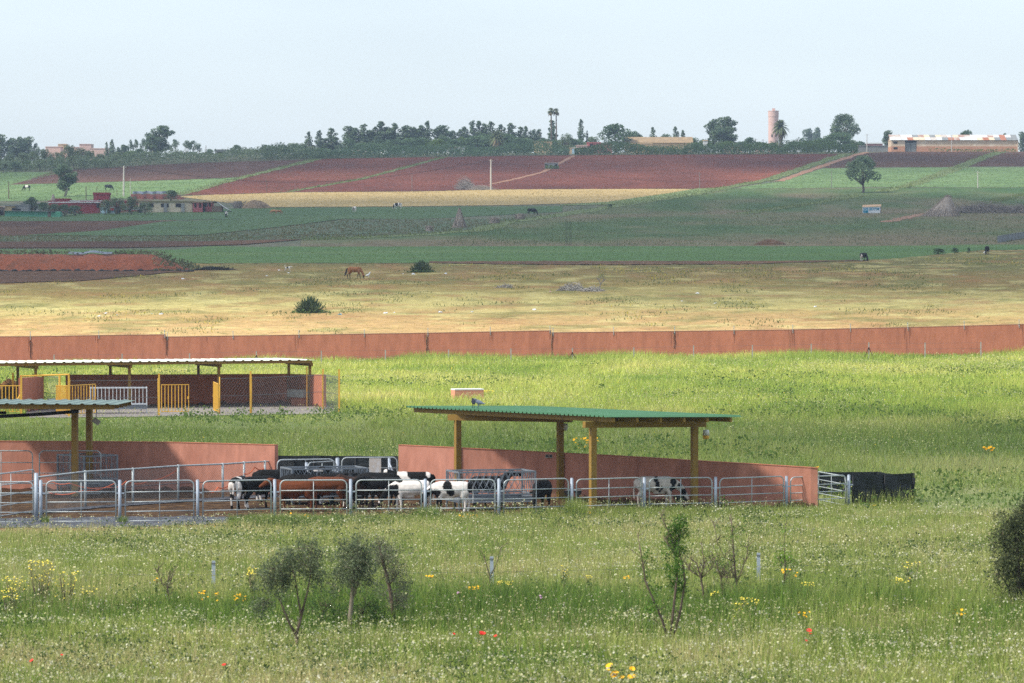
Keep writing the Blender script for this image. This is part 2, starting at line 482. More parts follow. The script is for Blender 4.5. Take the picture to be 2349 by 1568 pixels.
# meadow of dry grass and yellow flowers behind the long wall
def palette(x, keys):
    ks = np.array([k[0] for k in keys], float); cs = np.array([lin(k[1]) for k in keys]); return np.stack([np.interp(x, ks, cs[:, i]) for i in range(3)], 1)
def dry_fn(X, Y, VX, VY):
    y = VY + (fbm(X, Y * .8, 26, 5) - .5) * 52 + (fbm(X + 70, Y * .7, 4, 3) - .5) * 14
    c = palette(y, [(605, (104, 98, 56)), (632, (128, 108, 62)), (662, (140, 120, 66)), (684, (164, 150, 90)), (704, (178, 164, 102)), (722, (170, 144, 90)), (745, (176, 144, 94)), (770, (180, 150, 100))])
    for off, sc, thr, col, k in ((31, 7, .55, (112, 112, 60), .6), (11, 3.5, .58, (194, 182, 120), .5), (201, 5, .57, (148, 106, 68), .5), (301, 1.8, .6, (120, 118, 64), .5)):
        g = np.clip((fbm(X + off, Y * .8, sc, 4) - thr) * 7, 0, 1)[:, None] * k; c = c * (1 - g) + np.array(lin(col)) * g
    return c * (.82 + .36 * fbm(X, Y, 1.3, 3))[:, None]
M_dry = mat_attr('dry_flower_meadow', rough=.95, spec=.1, fine=.22, fscale=1.3, bump=.1)
patch('dry_meadow', [(-450, 640), (447, 606), (611, 605), (985, 606), (1284, 609.5), (1700, 608.5), (1934, 600), (2060, 594.5), (2250, 575), (E, 572)],
      [(-450, 790), (600, 784), (1300, 778), (E, 764)], M_dry, jit=1.5, nu=560, nv=110, fn=dry_fn, rec=False)
def fallow_fn(X, Y, VX, VY):
    t = fbm(X, Y * .45, 60, 5) * .7 + fbm(X + 9, Y * .3, 12, 4) * .5 + .12 * np.clip((VY - 500) / 60, 0, 1)
    c = palette(t, [(.42, (62, 86, 46)), (.56, (78, 94, 56)), (.68, (98, 98, 68)), (.8, (108, 98, 74))])
    return c * (.8 + .4 * fbm(X, Y * .3, 3, 3))[:, None]
M_fald = mat_attr('fallow_ground', rough=.95, spec=.1, fine=.3, fscale=.8, bump=.2)
patch('fallow_field', [(690, 552.5), (784, 549.5), (950, 541.5), (1100, 530.5), (1162, 511.5), (1277, 496.5), (1405, 475.5), (1506, 460.5), (1592, 447), (1663, 433.5), (1860, 432.5), (E, 431.5)],
      [(690, 567), (E, 567)], M_fald, lift=.05, nu=300, nv=80, fn=fallow_fn, rec=False)
patch('ploughed_field', [(-450, 619), (420, 622), (440, 625)], [(-450, 667), (200, 646), (385, 628), (440, 625.5)], M_pl_c, fn=F_c, lift=.14, jit=1.2)
# tracks and verges
VERGES = []
for name, line, w, m in (
    ('dirt_track', [(1788, 417), (1859, 391.5), (1910, 374), (1962, 357), (1988, 350.5)], 2.6, M_dirt),
    ('verge', [(1592, 446.5), (1663, 432), (1764, 413), (1835, 389), (1900, 367), (1945, 353.5)], 4, M_verge),
    ('verge', [(2020, 441), (2091, 425), (2197, 386), (2246, 366), (2292, 350)], 4.5, M_verge),
    ('verge', [(663, 441), (826, 412.5), (935, 384), (1018, 361.5)], 2, M_verge),
    ('verge', [(409, 449), (553, 409), (673, 379.5), (730, 365)], 3, M_verge),
    ('verge', [(700, 552), (784, 549), (950, 541), (1100, 530), (1162, 511), (1277, 496), (1405, 475), (1506, 460), (1592, 446.5)], 5, M_verge),
    ('verge', [(1702, 492), (1790, 478), (1859, 469), (1977, 449)], 4, M_verge),
    ('verge', [(2250, 470), (2300, 458), (2400, 440)], 3, M_verge),
    ('dirt_track', [(2030, 511), (2060, 505), (2090, 498), (2125, 492), (2160, 487)], 3.2, M_dirt),
    ('dirt_track', [(2025, 490), (2070, 490), (2125, 491)], 1.6, M_dirt),
    ('dirt_track', [(1125, 424), (1190, 410), (1245, 396), (1317, 358)], 1.5, M_dirt),
    ('dirt_path', [(205, 490), (250, 489), (300, 488)], 2.5, M_dirt),
    ('dirt_path', [(200, 511), (290, 510), (400, 507)], 1.5, M_dirt)):
    P = ribbon(name, line, w, m)
    if name == 'verge': VERGES.append((P, w))

# ground of the pens
M_dung = mat('trodden_dung', [(46, 33, 22), (68, 49, 32), (106, 82, 54)], scale=1.6, detail=10, fine=.5, fscale=7, bump=.04, bscale=14, rough=.95, spec=.1)
M_gravel = mat('blue_gravel', [(40, 41, 46), (72, 74, 80), (120, 122, 128)], scale=5, detail=8, fine=.5, fscale=9, bump=.03, bscale=20, lo=.35, hi=.7)
M_gravel2 = mat('pale_gravel', [(112, 106, 102), (140, 132, 126), (160, 146, 132)], scale=6, detail=8, fine=.4, fscale=30, bump=.03, bscale=20)
M_redsoil = mat('red_soil', [(96, 62, 48), (124, 84, 64), (140, 106, 76)], scale=.8, detail=9, fine=.35, fscale=12, bump=.03)
PEN_TOP = [(-300, 1122), (200, 1122), (640, 1131), (914, 1131), (1240, 1147), (1600, 1160), (1875, 1164)]
PEN_BOT = [(-300, 1199), (455, 1195), (640, 1188), (980, 1184), (1320, 1179), (1480, 1173), (1640, 1170), (1875, 1166)]
patch('pen_floor', PEN_TOP, PEN_BOT, M_dung, lift=.02, nu=120, nv=16)
patch('gravel_strip', [(-300, 1193), (300, 1189), (455, 1187), (560, 1190), (575, 1196)], [(-300, 1215), (300, 1213), (470, 1206), (560, 1199), (575, 1197)], M_gravel, lift=.035, jit=2.5)
patch('gravel_strip', [(800, 1186), (980, 1184), (1150, 1184), (1295, 1181)], [(800, 1190), (980, 1193), (1150, 1191), (1295, 1186)], M_gravel, lift=.035, jit=1.5)
patch('red_soil', [(-300, 1206), (300, 1206), (470, 1199), (545, 1197)], [(-300, 1224), (300, 1221), (470, 1213), (545, 1199)], M_redsoil, lift=.015, jit=3)
ribbon('gravel_strip', [(60, 1180), (196, 1168), (305, 1160), (409, 1152), (511, 1147), (600, 1141), (640, 1138)], 1.0, M_gravel, lift=.045)
FAR_T = [(60, 936), (158, 930), (400, 926), (660, 923), (745, 928), (775, 945)]
FAR_B = [(60, 960), (158, 960), (365, 957), (620, 953), (745, 951), (775, 946)]
patch('gravel_yard', FAR_T, FAR_B, M_gravel2, lift=.03, jit=1.2)

def plan(vpts): return [tuple(p[:2]) for p in gps([a for a, b in vpts], [b for a, b in vpts])]
POLY_PEN = plan([(-200, 1122)] + PEN_TOP + [(1880, 1166)] + PEN_BOT[::-1] + [(-200, 1219), (-300, 1219)][:1])
POLY_FRONT = plan([(-200, 1185), (455, 1185), (560, 1190), (560, 1199), (470, 1212), (300, 1219), (-200, 1222)])
POLY_FAR = plan(FAR_T + FAR_B[::-1])

# ------------------------------------------------------------ air
def build_haze():
    me = bpy.data.meshes.new('haze')
    b = MB(); x0, x1, y0, y1, z0, z1 = -4100, 4100, -320, 7100, -14, 90
    b.box(((x0 + x1) / 2, (y0 + y1) / 2, (z0 + z1) / 2), (x1 - x0, y1 - y0, z1 - z0))
    m = bpy.data.materials.new('haze_air'); m.use_nodes = True
    nt = m.node_tree; nt.nodes.remove(nt.nodes['Principled BSDF'])
    v = nt.nodes.new('ShaderNodeVolumePrincipled')
    v.inputs['Color'].default_value = (.54, .68, .84, 1)
    v.inputs['Density'].default_value = HAZE
    v.inputs['Anisotropy'].default_value = 0.0
    nt.links.new(v.outputs['Volume'], nt.nodes['Material Output'].inputs['Volume'])
    o = b.build('haze', m); props(o, kind='stuff')
HAZE = 0.00015
build_haze()

# fair-weather clouds that shade strips of the land (high above the frame)
def build_cloud(cx, cy, rx, ry, seed, dens):
    m = CLOUD_M[dens]
    b = MB(); rs = np.random.default_rng(seed); H = 620.0
    n, k = 96, 14
    ox = cx + SUN_DIR.x / SUN_DIR.z * H; oy = cy + SUN_DIR.y / SUN_DIR.z * H
    b.ell((0, 0, 0), (1, 1, 1), n, k)
    V = np.array(b.v)
    ang = np.arctan2(V[:, 1], V[:, 0])
    q = 1 + .30 * (fbm(np.cos(ang) * 3 + seed, np.sin(ang) * 3, .8, 4) - .5) * 2
    bump = 1 + .5 * (fbm(V[:, 0] * rx / 40 + seed, V[:, 1] * ry / 40, 1, 4) - .5)
    zz = np.where(V[:, 2] > 0, V[:, 2] * 60 * bump, V[:, 2] * 14 * bump)
    P = np.stack([ox + V[:, 0] * rx * q, oy + V[:, 1] * ry * q, H + zz], 1)
    b.v = [tuple(p) for p in P]
    o = b.build('cloud', m, smooth=True); props(o, kind='structure')
CLOUD_M = {}
for dens in (.60, .42, .46):
    m = bpy.data.materials.new('cloud_vapour'); m.use_nodes = True
    nt = m.node_tree; N = nt.nodes; L = nt.links; N.remove(N['Principled BSDF'])
    d = N.new('ShaderNodeBsdfTranslucent'); d.inputs['Color'].default_value = (.95, .95, .95, 1)
    t = N.new('ShaderNodeBsdfTransparent'); mx = N.new('ShaderNodeMixShader')
    tc = N.new('ShaderNodeTexCoord'); nz = N.new('ShaderNodeTexNoise'); nz.inputs['Scale'].default_value = .02; nz.inputs['Detail'].default_value = 5
    mr = N.new('ShaderNodeMapRange'); mr.inputs['To Min'].default_value = (1 - dens) * 1.3; mr.inputs['To Max'].default_value = (1 - dens) * .7
    L.new(tc.outputs['Object'], nz.inputs['Vector']); L.new(nz.outputs['Fac'], mr.inputs['Value'])
    mr2 = N.new('ShaderNodeMath'); mr2.operation = 'SUBTRACT'; mr2.inputs[0].default_value = 1; L.new(mr.outputs['Result'], mr2.inputs[1])
    L.new(mr2.outputs[0], mx.inputs['Fac']); L.new(t.outputs[0], mx.inputs[1]); L.new(d.outputs[0], mx.inputs[2])
    L.new(mx.outputs[0], N['Material Output'].inputs['Surface'])
    CLOUD_M[dens] = m
build_cloud(20, 190, 120, 34, 3, .42)
build_cloud(-30, 800, 460, 345, 5, .60)
build_cloud(60, 1395, 700, 66, 9, .46)
# ============================================================ near structures
M_wall = mat('terracotta_render', [(168, 112, 94), (182, 124, 104), (190, 132, 112)], scale=.9, detail=10, fine=.13, fscale=4, bump=.008, bscale=9, rough=.9, spec=.1, stretch=(1, 1, .35))
M_wall2 = mat('boundary_render', [(172, 108, 84), (182, 116, 90), (176, 110, 86)], scale=.35, detail=10, fine=.12, fscale=2.5, stretch=(1, 1, .3), bump=.008, bscale=9, rough=.9, spec=.1)
M_cap = mat('wall_cap', [(200, 160, 132), (190, 146, 116)], scale=2, rough=.9)
M_crack = mat('dark_stain', (66, 48, 42), rough=.95)
M_galv = mat('galvanised_steel', [(152, 160, 160), (176, 182, 182), (138, 146, 148)], scale=5, detail=5, rough=.5, metallic=.2, spec=.5)
M_post = mat('galvanised_post', [(146, 156, 168), (164, 172, 182)], scale=6, rough=.55, metallic=.15, spec=.5)
M_white = mat('white_painted_steel', [(196, 198, 200), (214, 216, 218)], scale=5, rough=.5)
M_ochre = mat('ochre_paint', [(132, 102, 44), (146, 114, 52), (118, 90, 40)], scale=3, rough=.6)
M_yellow = mat('yellow_paint', [(214, 162, 58), (222, 172, 70)], scale=4, rough=.6)
M_green = mat('green_roof_sheet', [(76, 122, 84), (86, 132, 94), (74, 114, 80)], scale=.6, detail=7, fine=.07, fscale=6, rough=.5, spec=.4)
M_grey = mat('grey_green_roof_sheet', [(100, 120, 108), (112, 130, 118)], scale=.6, rough=.5, spec=.4)
M_pale = mat('pale_green_roof_sheet', [(222, 226, 204), (230, 232, 212)], scale=.6, rough=.45, spec=.4)
M_net = mat('black_shade_net', [(10, 14, 15), (18, 24, 26), (26, 36, 38)], scale=1.2, detail=8, rough=.55, bump=.06, bscale=2.2, stretch=(1, 1, 2.4), spec=.35)
M_wire = mat('chain_link_wire', (104, 106, 108), rough=.6, metallic=.2)
M_conc = mat('concrete', [(150, 146, 138), (172, 168, 160)], scale=3, fine=.15, rough=.95)
M_rope = mat('orange_rope', (214, 104, 62), rough=.8)
M_rust = mat('rusty_steel', [(196, 198, 202), (184, 172, 160), (204, 206, 210)], scale=3, rough=.6)
M_hay = mat('old_hay', [(80, 56, 36), (104, 74, 46), (128, 94, 60)], scale=1.5, fine=.3, bump=.1, rough=1)
M_black = mat('black_plastic', (22, 22, 24), rough=.5)
M_wood = mat('weathered_timber', [(92, 74, 60), (112, 94, 78)], scale=4, rough=.9, stretch=(1, 1, .2))

# ---- gates / hurdles
def hurdle(p0, p1, h, label, group=None, bars=5, r=.021, mid=True, m=None):
    p0 = Vector(p0); p1 = Vector(p1); m = m or M_galv
    t = thing('cattle_hurdle', label, 'gate', p0, group)
    d = p1 - p0; L = d.length; U = Vector((0, 0, 1))
    q = lambda s, z: p0 + d * (s / L) + U * z
    c = .17; path = [q(0, .03)]
    for k in range(6):
        a = math.pi / 2 * k / 5
        path.append(q(c - c * math.cos(a), h - c + c * math.sin(a)))
    for k in range(6):
        a = math.pi / 2 * k / 5
        path.append(q(L - c + c * math.sin(a), h - c + c * math.cos(a)))
    path.append(q(L, .03))
    MB().tube(path, r, 8).build('frame', m, t, smooth=True)
    for z in [h * f for f in (.735, .495, .262, .03)][:bars - 1]:
        MB().tube([q(.01, z), q(L - .01, z)], r * .8, 6).build('rail', m, t, smooth=True)
    if mid: MB().tube([q(L / 2, .03), q(L / 2, h)], r * .62, 6).build('upright', m, t, smooth=True)
    return t

def tpost(p, h, r, label, group, m=None, name='gate_post', hinge=True):
    p = Vector(p); t = thing(name, label, 'post', p, group)
    m = m or M_post
    MB().tube([p + Vector((0, 0, -.1)), p + Vector((0, 0, h))], r, 12).build('shaft', m, t, smooth=True)
    MB().ell((p.x, p.y, p.z + h), (r * 1.04, r * 1.04, .025), 12, 5).build('cap', m, t, smooth=True)
    if hinge:
        MB().box((p.x, p.y - .01, p.z + h * .7), (r * 5.5, .03, .045)).build('hinge', m, t)
    return t

ORD = ['first', 'second', 'third', 'fourth', 'fifth', 'sixth', 'seventh', 'eighth', 'ninth', 'tenth', 'eleventh', 'twelfth',
       'thirteenth', 'fourteenth', 'fifteenth', 'sixteenth', 'seventeenth', 'eighteenth', 'nineteenth', 'twentieth', 'twenty-first', 'twenty-second', 'twenty-third', 'twenty-fourth']
PX = [93.7, 275, 453.5, 630.3, 804.5, 975.5, 1144.5, 1311.7, 1478, 1641.3, 1804, 1947]
PYb = [1200, 1199, 1196, 1192, 1191, 1190, 1189, 1184, 1178, 1175, 1168, 1162]
PYt = [1103, 1103, 1102.5, 1101.6, 1101, 1100.5, 1100, 1098.5, 1096.7, 1096, 1094, 1091]
POSTS = [gp(x, y) for x, y in zip(PX, PYb)]
G_H = 'steel hurdles along the front of the cattle pen'
G_P = 'round steel posts along the front of the cattle pen'
scene_of = ['before the left pen', 'before the empty pen', 'before the leftmost calves', 'before the two brown calves', 'before the dark calves', 'before the patched calf', 'before the right hay rack', 'before the near roof post', 'before the spotted calf', 'before the lit pink wall', 'ending by the black netting']
for i, p in enumerate(POSTS):
    h = vh(PX[i], PYt[i], p.y)
    tpost(p, h, .05, f'{ORD[i]} round steel post from the left along the front of the cattle pen', G_P)
    if i + 1 < len(POSTS):
        n = POSTS[i + 1]; d = (n - p); L = d.length; d.normalize()
        L2 = L - .12
        a = p + d * .17; b = p + d * L2
        hurdle(a, b, (h + vh(PX[i + 1], PYt[i + 1], n.y)) / 2 - .01, f'{ORD[i]} front steel hurdle from the left, {scene_of[i]}', G_H)
# left corner: hurdle running out of the frame, its post, an open hurdle behind
p85 = gp(83.5, 1196); tpost(p85, vh(83.5, 1087, p85.y), .062, 'taller steel post at the left corner where the chain-link run begins', G_P)
hurdle(gp(-72, 1201), gp(81, 1201) + Vector((-.06, 0, 0)), 1.27, 'front steel hurdle cut off by the left edge of the photo', G_H)
hurdle(gp(-30, 1192), gp(79, 1175), 1.36, 'steel hurdle standing open at an angle behind the leftmost front hurdle')
for x0, x1, lb in ((-70, 74, 'tall steel hurdle against the shaded pink wall at the left edge'), (90, 231, 'tall steel hurdle against the pink wall in front of the square hay rack')):
    hurdle(gx(x0, 146.6), gx(x1, 146.6), 1.52, lb, 'steel hurdles against the left pink wall')
# hurdle leaning open at the right end of the pen
hurdle(POSTS[-1] + Vector((-.1, .1, 0)), gx(1876, 143.2), .97, 'steel hurdle swung open before the black netting at the right end')
tpost(gx(1870, 141.0), 1.15, .05, 'short steel post touching the right end of the pink wall', None, hinge=False)

# ---- chain-link
def link_wires(p0, p1, h, step, r, z0=.03):
    p0 = Vector(p0); p1 = Vector(p1); d = p1 - p0; L = d.length; d.normalize(); U = Vector((0, 0, 1))
    nrm = d.cross(U); b = MB(); H = h - z0
    k = -H
    while k < L:
        for sgn in (1, -1):
            s0, s1 = max(k, 0), min(k + H, L)
            if s1 - s0 > .02:
                za, zb = s0 - k, s1 - k
                if sgn < 0: za, zb = H - za, H - zb
                A = p0 + d * s0 + U * (z0 + za); B = p0 + d * s1 + U * (z0 + zb)
                w = (B - A).normalized().cross(nrm) * r
                n2 = nrm * r
                vs = [A + w, A - w * .5 + n2, A - w * .5 - n2, B + w, B - w * .5 + n2, B - w * .5 - n2]
                b.add(vs, [(0, 1, 4, 3), (1, 2, 5, 4), (2, 0, 3, 5)])
        k += step
    return b

def chain_fence(pts, h, label, step=.085, r=.0026, pr=.04, rail=True, mp=None, mr=None, wires=(.5,), ph=None):
    mp = mp or M_galv; mr = mr or M_galv
    t = thing('chain_link_fence', label, 'fence', pts[0])
    U = Vector((0, 0, 1))
    for p in pts:
        MB().tube([p - U * .1, p + U * (ph or h + .04)], pr, 8).build('fence_post', mp, t, smooth=True)
    if rail: MB().tube([p + U * h for p in pts], .028, 6).build('top_rail', mr, t, smooth=True)
    for f in wires: MB().tube([p + U * h * f for p in pts], .012, 5).build('strand', M_wire, t)
    b = MB()
    for a, c in zip(pts, pts[1:]):
        q = link_wires(a, c, h, step, r); b.add(q.v, q.f)
    o = b.build('wire_netting', M_wire, t); o['kind'] = 'stuff'
    return t
CL = [gp(*q) for q in ((84, 1180), (196, 1164.6), (305, 1157.4), (409, 1149), (511, 1144.5), (560, 1140.5), (608, 1137.5), (703, 1131))]
chain_fence(CL, 1.17, 'grey chain-link fence with a top rail running back through the left pen')
for k, pts in enumerate(([(108, 1150, .75), (160, 1150, .6), (250, 1147, .42), (290, 1146, .62), (340, 1141, .55), (411, 1128, .8)], [(112, 1160, .42), (190, 1160, .5), (265, 1151, .62)], [(480, 1148, .3), (500, 1147, .42), (530, 1142, .5)], [(560, 1141, .8), (585, 1139, 1.0), (610, 1137, .98)])):
    P = [gp(x, y) + Vector((0, -.06, z)) for x, y, z in pts]
    Q = []
    for a, c in zip(P, P[1:]):
        for j in range(5):
            s = j / 5; q = a.lerp(c, s); q.z -= .1 * math.sin(math.pi * s); Q.append(q)
    lb = ['orange rope looped along the middle of the chain-link fence', 'orange rope low on the left of the chain-link fence', 'short orange rope end on the chain-link fence near the calves', 'orange rope tied high on the fence behind the black calf'][k]
    single(MB().tube(Q + [P[-1]], .018, 5), 'rope', M_rope, lb, 'rope', 'orange ropes on the chain-link fence')

M_mud = mat('dried_mud', [(84, 56, 42), (112, 76, 58)], scale=3, rough=.95)
# ---- walls of the pen
def wall(name, pts, label, m, th=.18, cat='wall', cap=None):
    """pts: (x, y, ground z, top z)"""
    t = thing(name, label, cat, pts[0][:3])
    n = len(pts); d = []
    for i in range(n):
        a = Vector(pts[max(i - 1, 0)][:2]); c = Vector(pts[min(i + 1, n - 1)][:2]); v = (c - a).normalized(); d.append(Vector((-v.y, v.x)))
    v = []; f = []
    for i, p in enumerate(pts):
        q = Vector(p[:2]) + d[i] * th
        v += [(p[0], p[1], p[2] - .2), (p[0], p[1], p[3]), (q.x, q.y, p[3]), (q.x, q.y, p[2] - .2)]
    for i in range(n - 1):
        for k in range(4):
            k2 = (k + 1) % 4
            f.append((i * 4 + k, i * 4 + k2, i * 4 + 4 + k2, i * 4 + 4 + k))
    f += [(0, 3, 2, 1), ((n - 1) * 4, (n - 1) * 4 + 1, (n - 1) * 4 + 2, (n - 1) * 4 + 3)]
    MB().add(v, f).build('wall_face', m, t)
    s = MB(); rs = np.random.default_rng(n * 13)                # mud splashed along the foot
    for i in range(n - 1):
        a = Vector(pts[i][:2]); c = Vector(pts[i + 1][:2]); L_ = (c - a).length; k = max(2, int(L_ / .3)); nn = -(d[i] + d[i + 1]).normalized() * .006
        z0 = [pts[i][2], pts[i + 1][2]]; P_ = []
        for j in range(k + 1):
            q = a.lerp(c, j / k) + nn; zz = z0[0] + (z0[1] - z0[0]) * j / k; P_ += [(q.x, q.y, zz - .05), (q.x, q.y, zz + .03 + .22 * rs.random() ** 2.2)]
        s.add(P_, [(2 * j, 2 * j + 2, 2 * j + 3, 2 * j + 1) for j in range(k)])
    s.build('mud_splash', M_mud, t)
    if cap:
        w = MB()
        for i in range(n - 1):
            a = Vector((*pts[i][:2], pts[i][3] + .012)); c = Vector((*pts[i + 1][:2], pts[i + 1][3] + .012))
            o = Vector((*(d[i] * th / 2), 0)); w.beam(a + o, c + o, th + .03, .02)
        w.build('coping', cap, t)
    return t
def wp(vx, D, vtop): p = gx(vx, D); return (p.x, p.y, p.z, at(vx, vtop, D).z)
wall('pen_wall', [wp(-90, 149.8, 1013), wp(200, 149.2, 1014), wp(340, 149, 1015), wp(400, 148.6, 1016), wp(520, 147.5, 1019), wp(630, 146.2, 1022)],
     'pink rendered wall behind the left pen, dark under the roof', M_wall, cap=M_wall2)
RW = [wp(914, 146.4, 1022), wp(1050, 145, 1028.5), wp(1160, 144.8, 1034), wp(1235, 144.3, 1038), wp(1250, 144.2, 1039), wp(1340, 143.2, 1043), wp(1450, 142.0, 1049), wp(1593, 140.2, 1058), wp(1750, 139.0, 1067), wp(1860, 138.5, 1074), wp(1876, 138.5, 1075.5)]
wall('pen_wall', RW, 'pink rendered wall behind the right pen falling away to the right', M_wall, cap=M_wall2)
t = thing('socket_box', 'pair of grey electric socket boxes on the pink wall under the green roof', 'electric box', at(1259, 1049, 144.0))
for dx in (-.06, .06):
    p = at(1259, 1047, 144.1) + Vector((dx * 1.1, -.06, 0))
    o = MB().box(p, (.1, .07, .12)).build('casing', M_conc, t); MB().box(p + Vector((0, -.04, .01)), (.06, .02, .06)).build('cover', M_black, o, origin=tuple(t.location))

# black netting in the gap and at the right end
def netting(pts, h, label, sag=.015):
    t = thing('netting_screen', label, 'screen', pts[0]); U = Vector((0, 0, 1)); b = MB(); c = MB()
    for p in pts: MB().tube([p - U * .1, p + U * (h + .01)], .022, 8).build('stake', M_black, t, smooth=True)
    for a, d in zip(pts, pts[1:]):
        L = (d - a).length; n = max(4, int(L / .22)); dirv = (d - a).normalized(); nr = dirv.cross(U)
        vs = []; fs = []
        for i in range(n + 1):
            for j in range(6):
                s = i / n; wob = .05 * math.sin(i * 1.7 + j) * math.sin(math.pi * s) + .02 * random.uniform(-1, 1)
                z = h * j / 5 - (sag * abs(math.sin(math.pi * s * max(1, round(L / 1.6)))) if j == 5 else 0) + .02
                p = a.lerp(d, s) + U * z - nr * (.05 + wob); vs.append(p)
        for i in range(n):
            for j in range(5): k = i * 6 + j; fs.append((k, k + 6, k + 7, k + 1))
        vs2 = [v + nr * .012 for v in vs]; m = len(vs)
        b.add(vs + vs2, fs + [tuple(q + m for q in f[::-1]) for f in fs])
        for z in (.25, .5, .75, .98): c.tube([a + U * h * z - nr * .115, d + U * h * z - nr * .115], .005, 4)
    b.build('net', M_net, t, smooth=True)
    c.build('line_wire', mat('green_wire', (40, 96, 74)), t)
    return t
netting([gx(628, 147.4), gx(720, 147.4), gx(815, 147.2), gx(912, 147.0)], vh(770, 1047, 147.3), 'black shade netting closing the gap between the two pink walls')
netting([gx(1880, 146.5), gx(2015, 146.5), gx(2096, 142.3)], vh(1950, 1084, 146.5), 'black netting along the back of the small pen at the right end')
netting([gx(1957, 140.2), gx(2030, 141.0), gx(2097, 141.8)], vh(2040, 1089.5, 141.0), 'black netting on the front of the small pen beside the last gate post')
hurdle(gx(636, 144.6), gx(766, 145.2), 1.3, 'back hurdle in front of the black netting, left of the centre post')
hurdle(gx(706, 143.6), gx(771, 144.8), 1.25, 'narrow back hurdle set at an angle before the centre post')
hz = hurdle(gx(784, 144.9), gx(911, 145.2), 1.36, 'back hurdle with a white sheet of steel wired to it')
a, b = at(847, 1073, 144.8), at(874, 1073, 144.8)
MB().box(((a.x + b.x) / 2, 144.88, gx(860, 145).z + .98), (b.x - a.x, .012, .72)).build('steel_sheet', M_rust, hz)
tpost(gx(703, 144.4), 1.2, .055, 'steel post where the chain-link fence meets the back hurdles', None, hinge=False)
cp = tpost(gx(774, 145.0), 1.33, .065, 'thick steel post between the two back hurdles', None)
MB().tube([gx(774, 145.0) + Vector((0, -.1, 1.0)), gx(748, 144.2) + Vector((0, 0, .3))], .035, 6).build('brace', M_post, cp)
cp = tpost(gx(893, 145.6), 1.3, .05, 'braced steel post beside the left end of the right pink wall', None, hinge=False)
MB().tube([gx(893, 145.5) + Vector((0, -.05, 1.15)), gx(913, 144.9) + Vector((0, 0, .45))], .035, 6).build('brace', M_post, cp)

M_rack = mat('rack_steel', [(112, 118, 124), (134, 140, 146)], scale=5, rough=.55, metallic=.2)
M_trough = mat('dull_zinc', [(92, 98, 106), (116, 122, 128)], scale=4, rough=.6, metallic=.2)
# ---- hay racks
def hay_rack(c, rz, L, W, H, label, style='lattice', m=None, group='galvanised hay racks'):
    m = m or M_rack
    t = thing('hay_rack', label, 'hay rack', c, group, rz)
    o = (0, 0, 0); x, y = L / 2, W / 2; zb = .40
    for sx in (-1, 1):
        for sy in (-1, 1):
            MB().box((sx * x, sy * y, H / 2), (.055, .055, H)).build('leg', m, t, o)
    for sy in (-1, 1):
        MB().beam((-x, sy * y, H - .03), (x, sy * y, H - .03), .045, .05).build('top_rail', m, t, o)
        MB().beam((-x, sy * y, zb + .12), (x, sy * y, zb + .12), .05, .05).build('bottom_rail', m, t, o)
    for sx in (-1, 1):
        MB().beam((sx * x, -y, H - .03), (sx * x, y, H - .03), .045, .049).build('top_rail', m, t, o)
        MB().beam((sx * x, -y, zb + .12), (sx * x, y, zb + .12), .05, .05).build('bottom_rail', m, t, o)
    n = 12
    for sy in (-1, 1):
        if style == 'lattice':
            for k in range(n):
                s0 = -x + L * (k + .25) / n
                for sg in (1, -1):
                    s1 = min(max(s0 + sg * .34, -x + .04), x - .04)
                    MB().tube([(s0, sy * y, H - .06), (s0 + (s1 - s0) * .5, sy * (y - .02), (H + zb) / 2), (s1, sy * (y - .10), zb + .14)], .0095, 5).build('bar', m, t, o)
        else:
            for k in range(1, 15):
                s0 = -x + L * k / 15
                MB().tube([(s0, sy * y, H - .06), (s0, sy * y, zb + .14)], .019, 5).build('bar', m, t, o)
    for sx in (-1, 1):
        for k in range(1, 6):
            s0 = -y + W * k / 6
            MB().beam((sx * x, s0, H - .06), (sx * x, s0, zb + .14), .022, .022).build('bar', m, t, o)
    b = MB()                                              # trough: sloped sides and floor
    for sy in (-1, 1): b.beam((-x, sy * (y + .10), zb - .02), (x, sy * (y + .10), zb - .02), .02, .15)
    for sx in (-1, 1): b.beam((sx * x, -y - .1, zb - .02), (sx * x, y + .1, zb - .02), .02, .14)
    b.box((0, 0, zb - .13), (L, W + .2, .02))
    b.build('trough', M_trough, t, o)
    for sx in (-.5, 0, .5):
        for sy in (-1, 1): MB().beam((sx * L * .8, sy * y, zb - .12), (sx * L * .8 + .02, sy * y * .9, 0), .05, .05).build('strut', m, t, o)
    return t
c3 = gx(1126, 138.0)
hay_rack(c3, R(16), 2.55, 1.5, 1.27, 'galvanised hay rack in the right pen with a black calf showing through its bars')
c2 = gx(743, 141.2)
hay_rack(c2, R(17), 2.55, 1.5, 1.22, 'galvanised hay rack behind the two brown calves')
c1 = gx(200, 147.6)
hay_rack(c1, R(-52), 1.7, 1.35, 1.36, 'square galvanised hay rack against the shaded left pink wall')
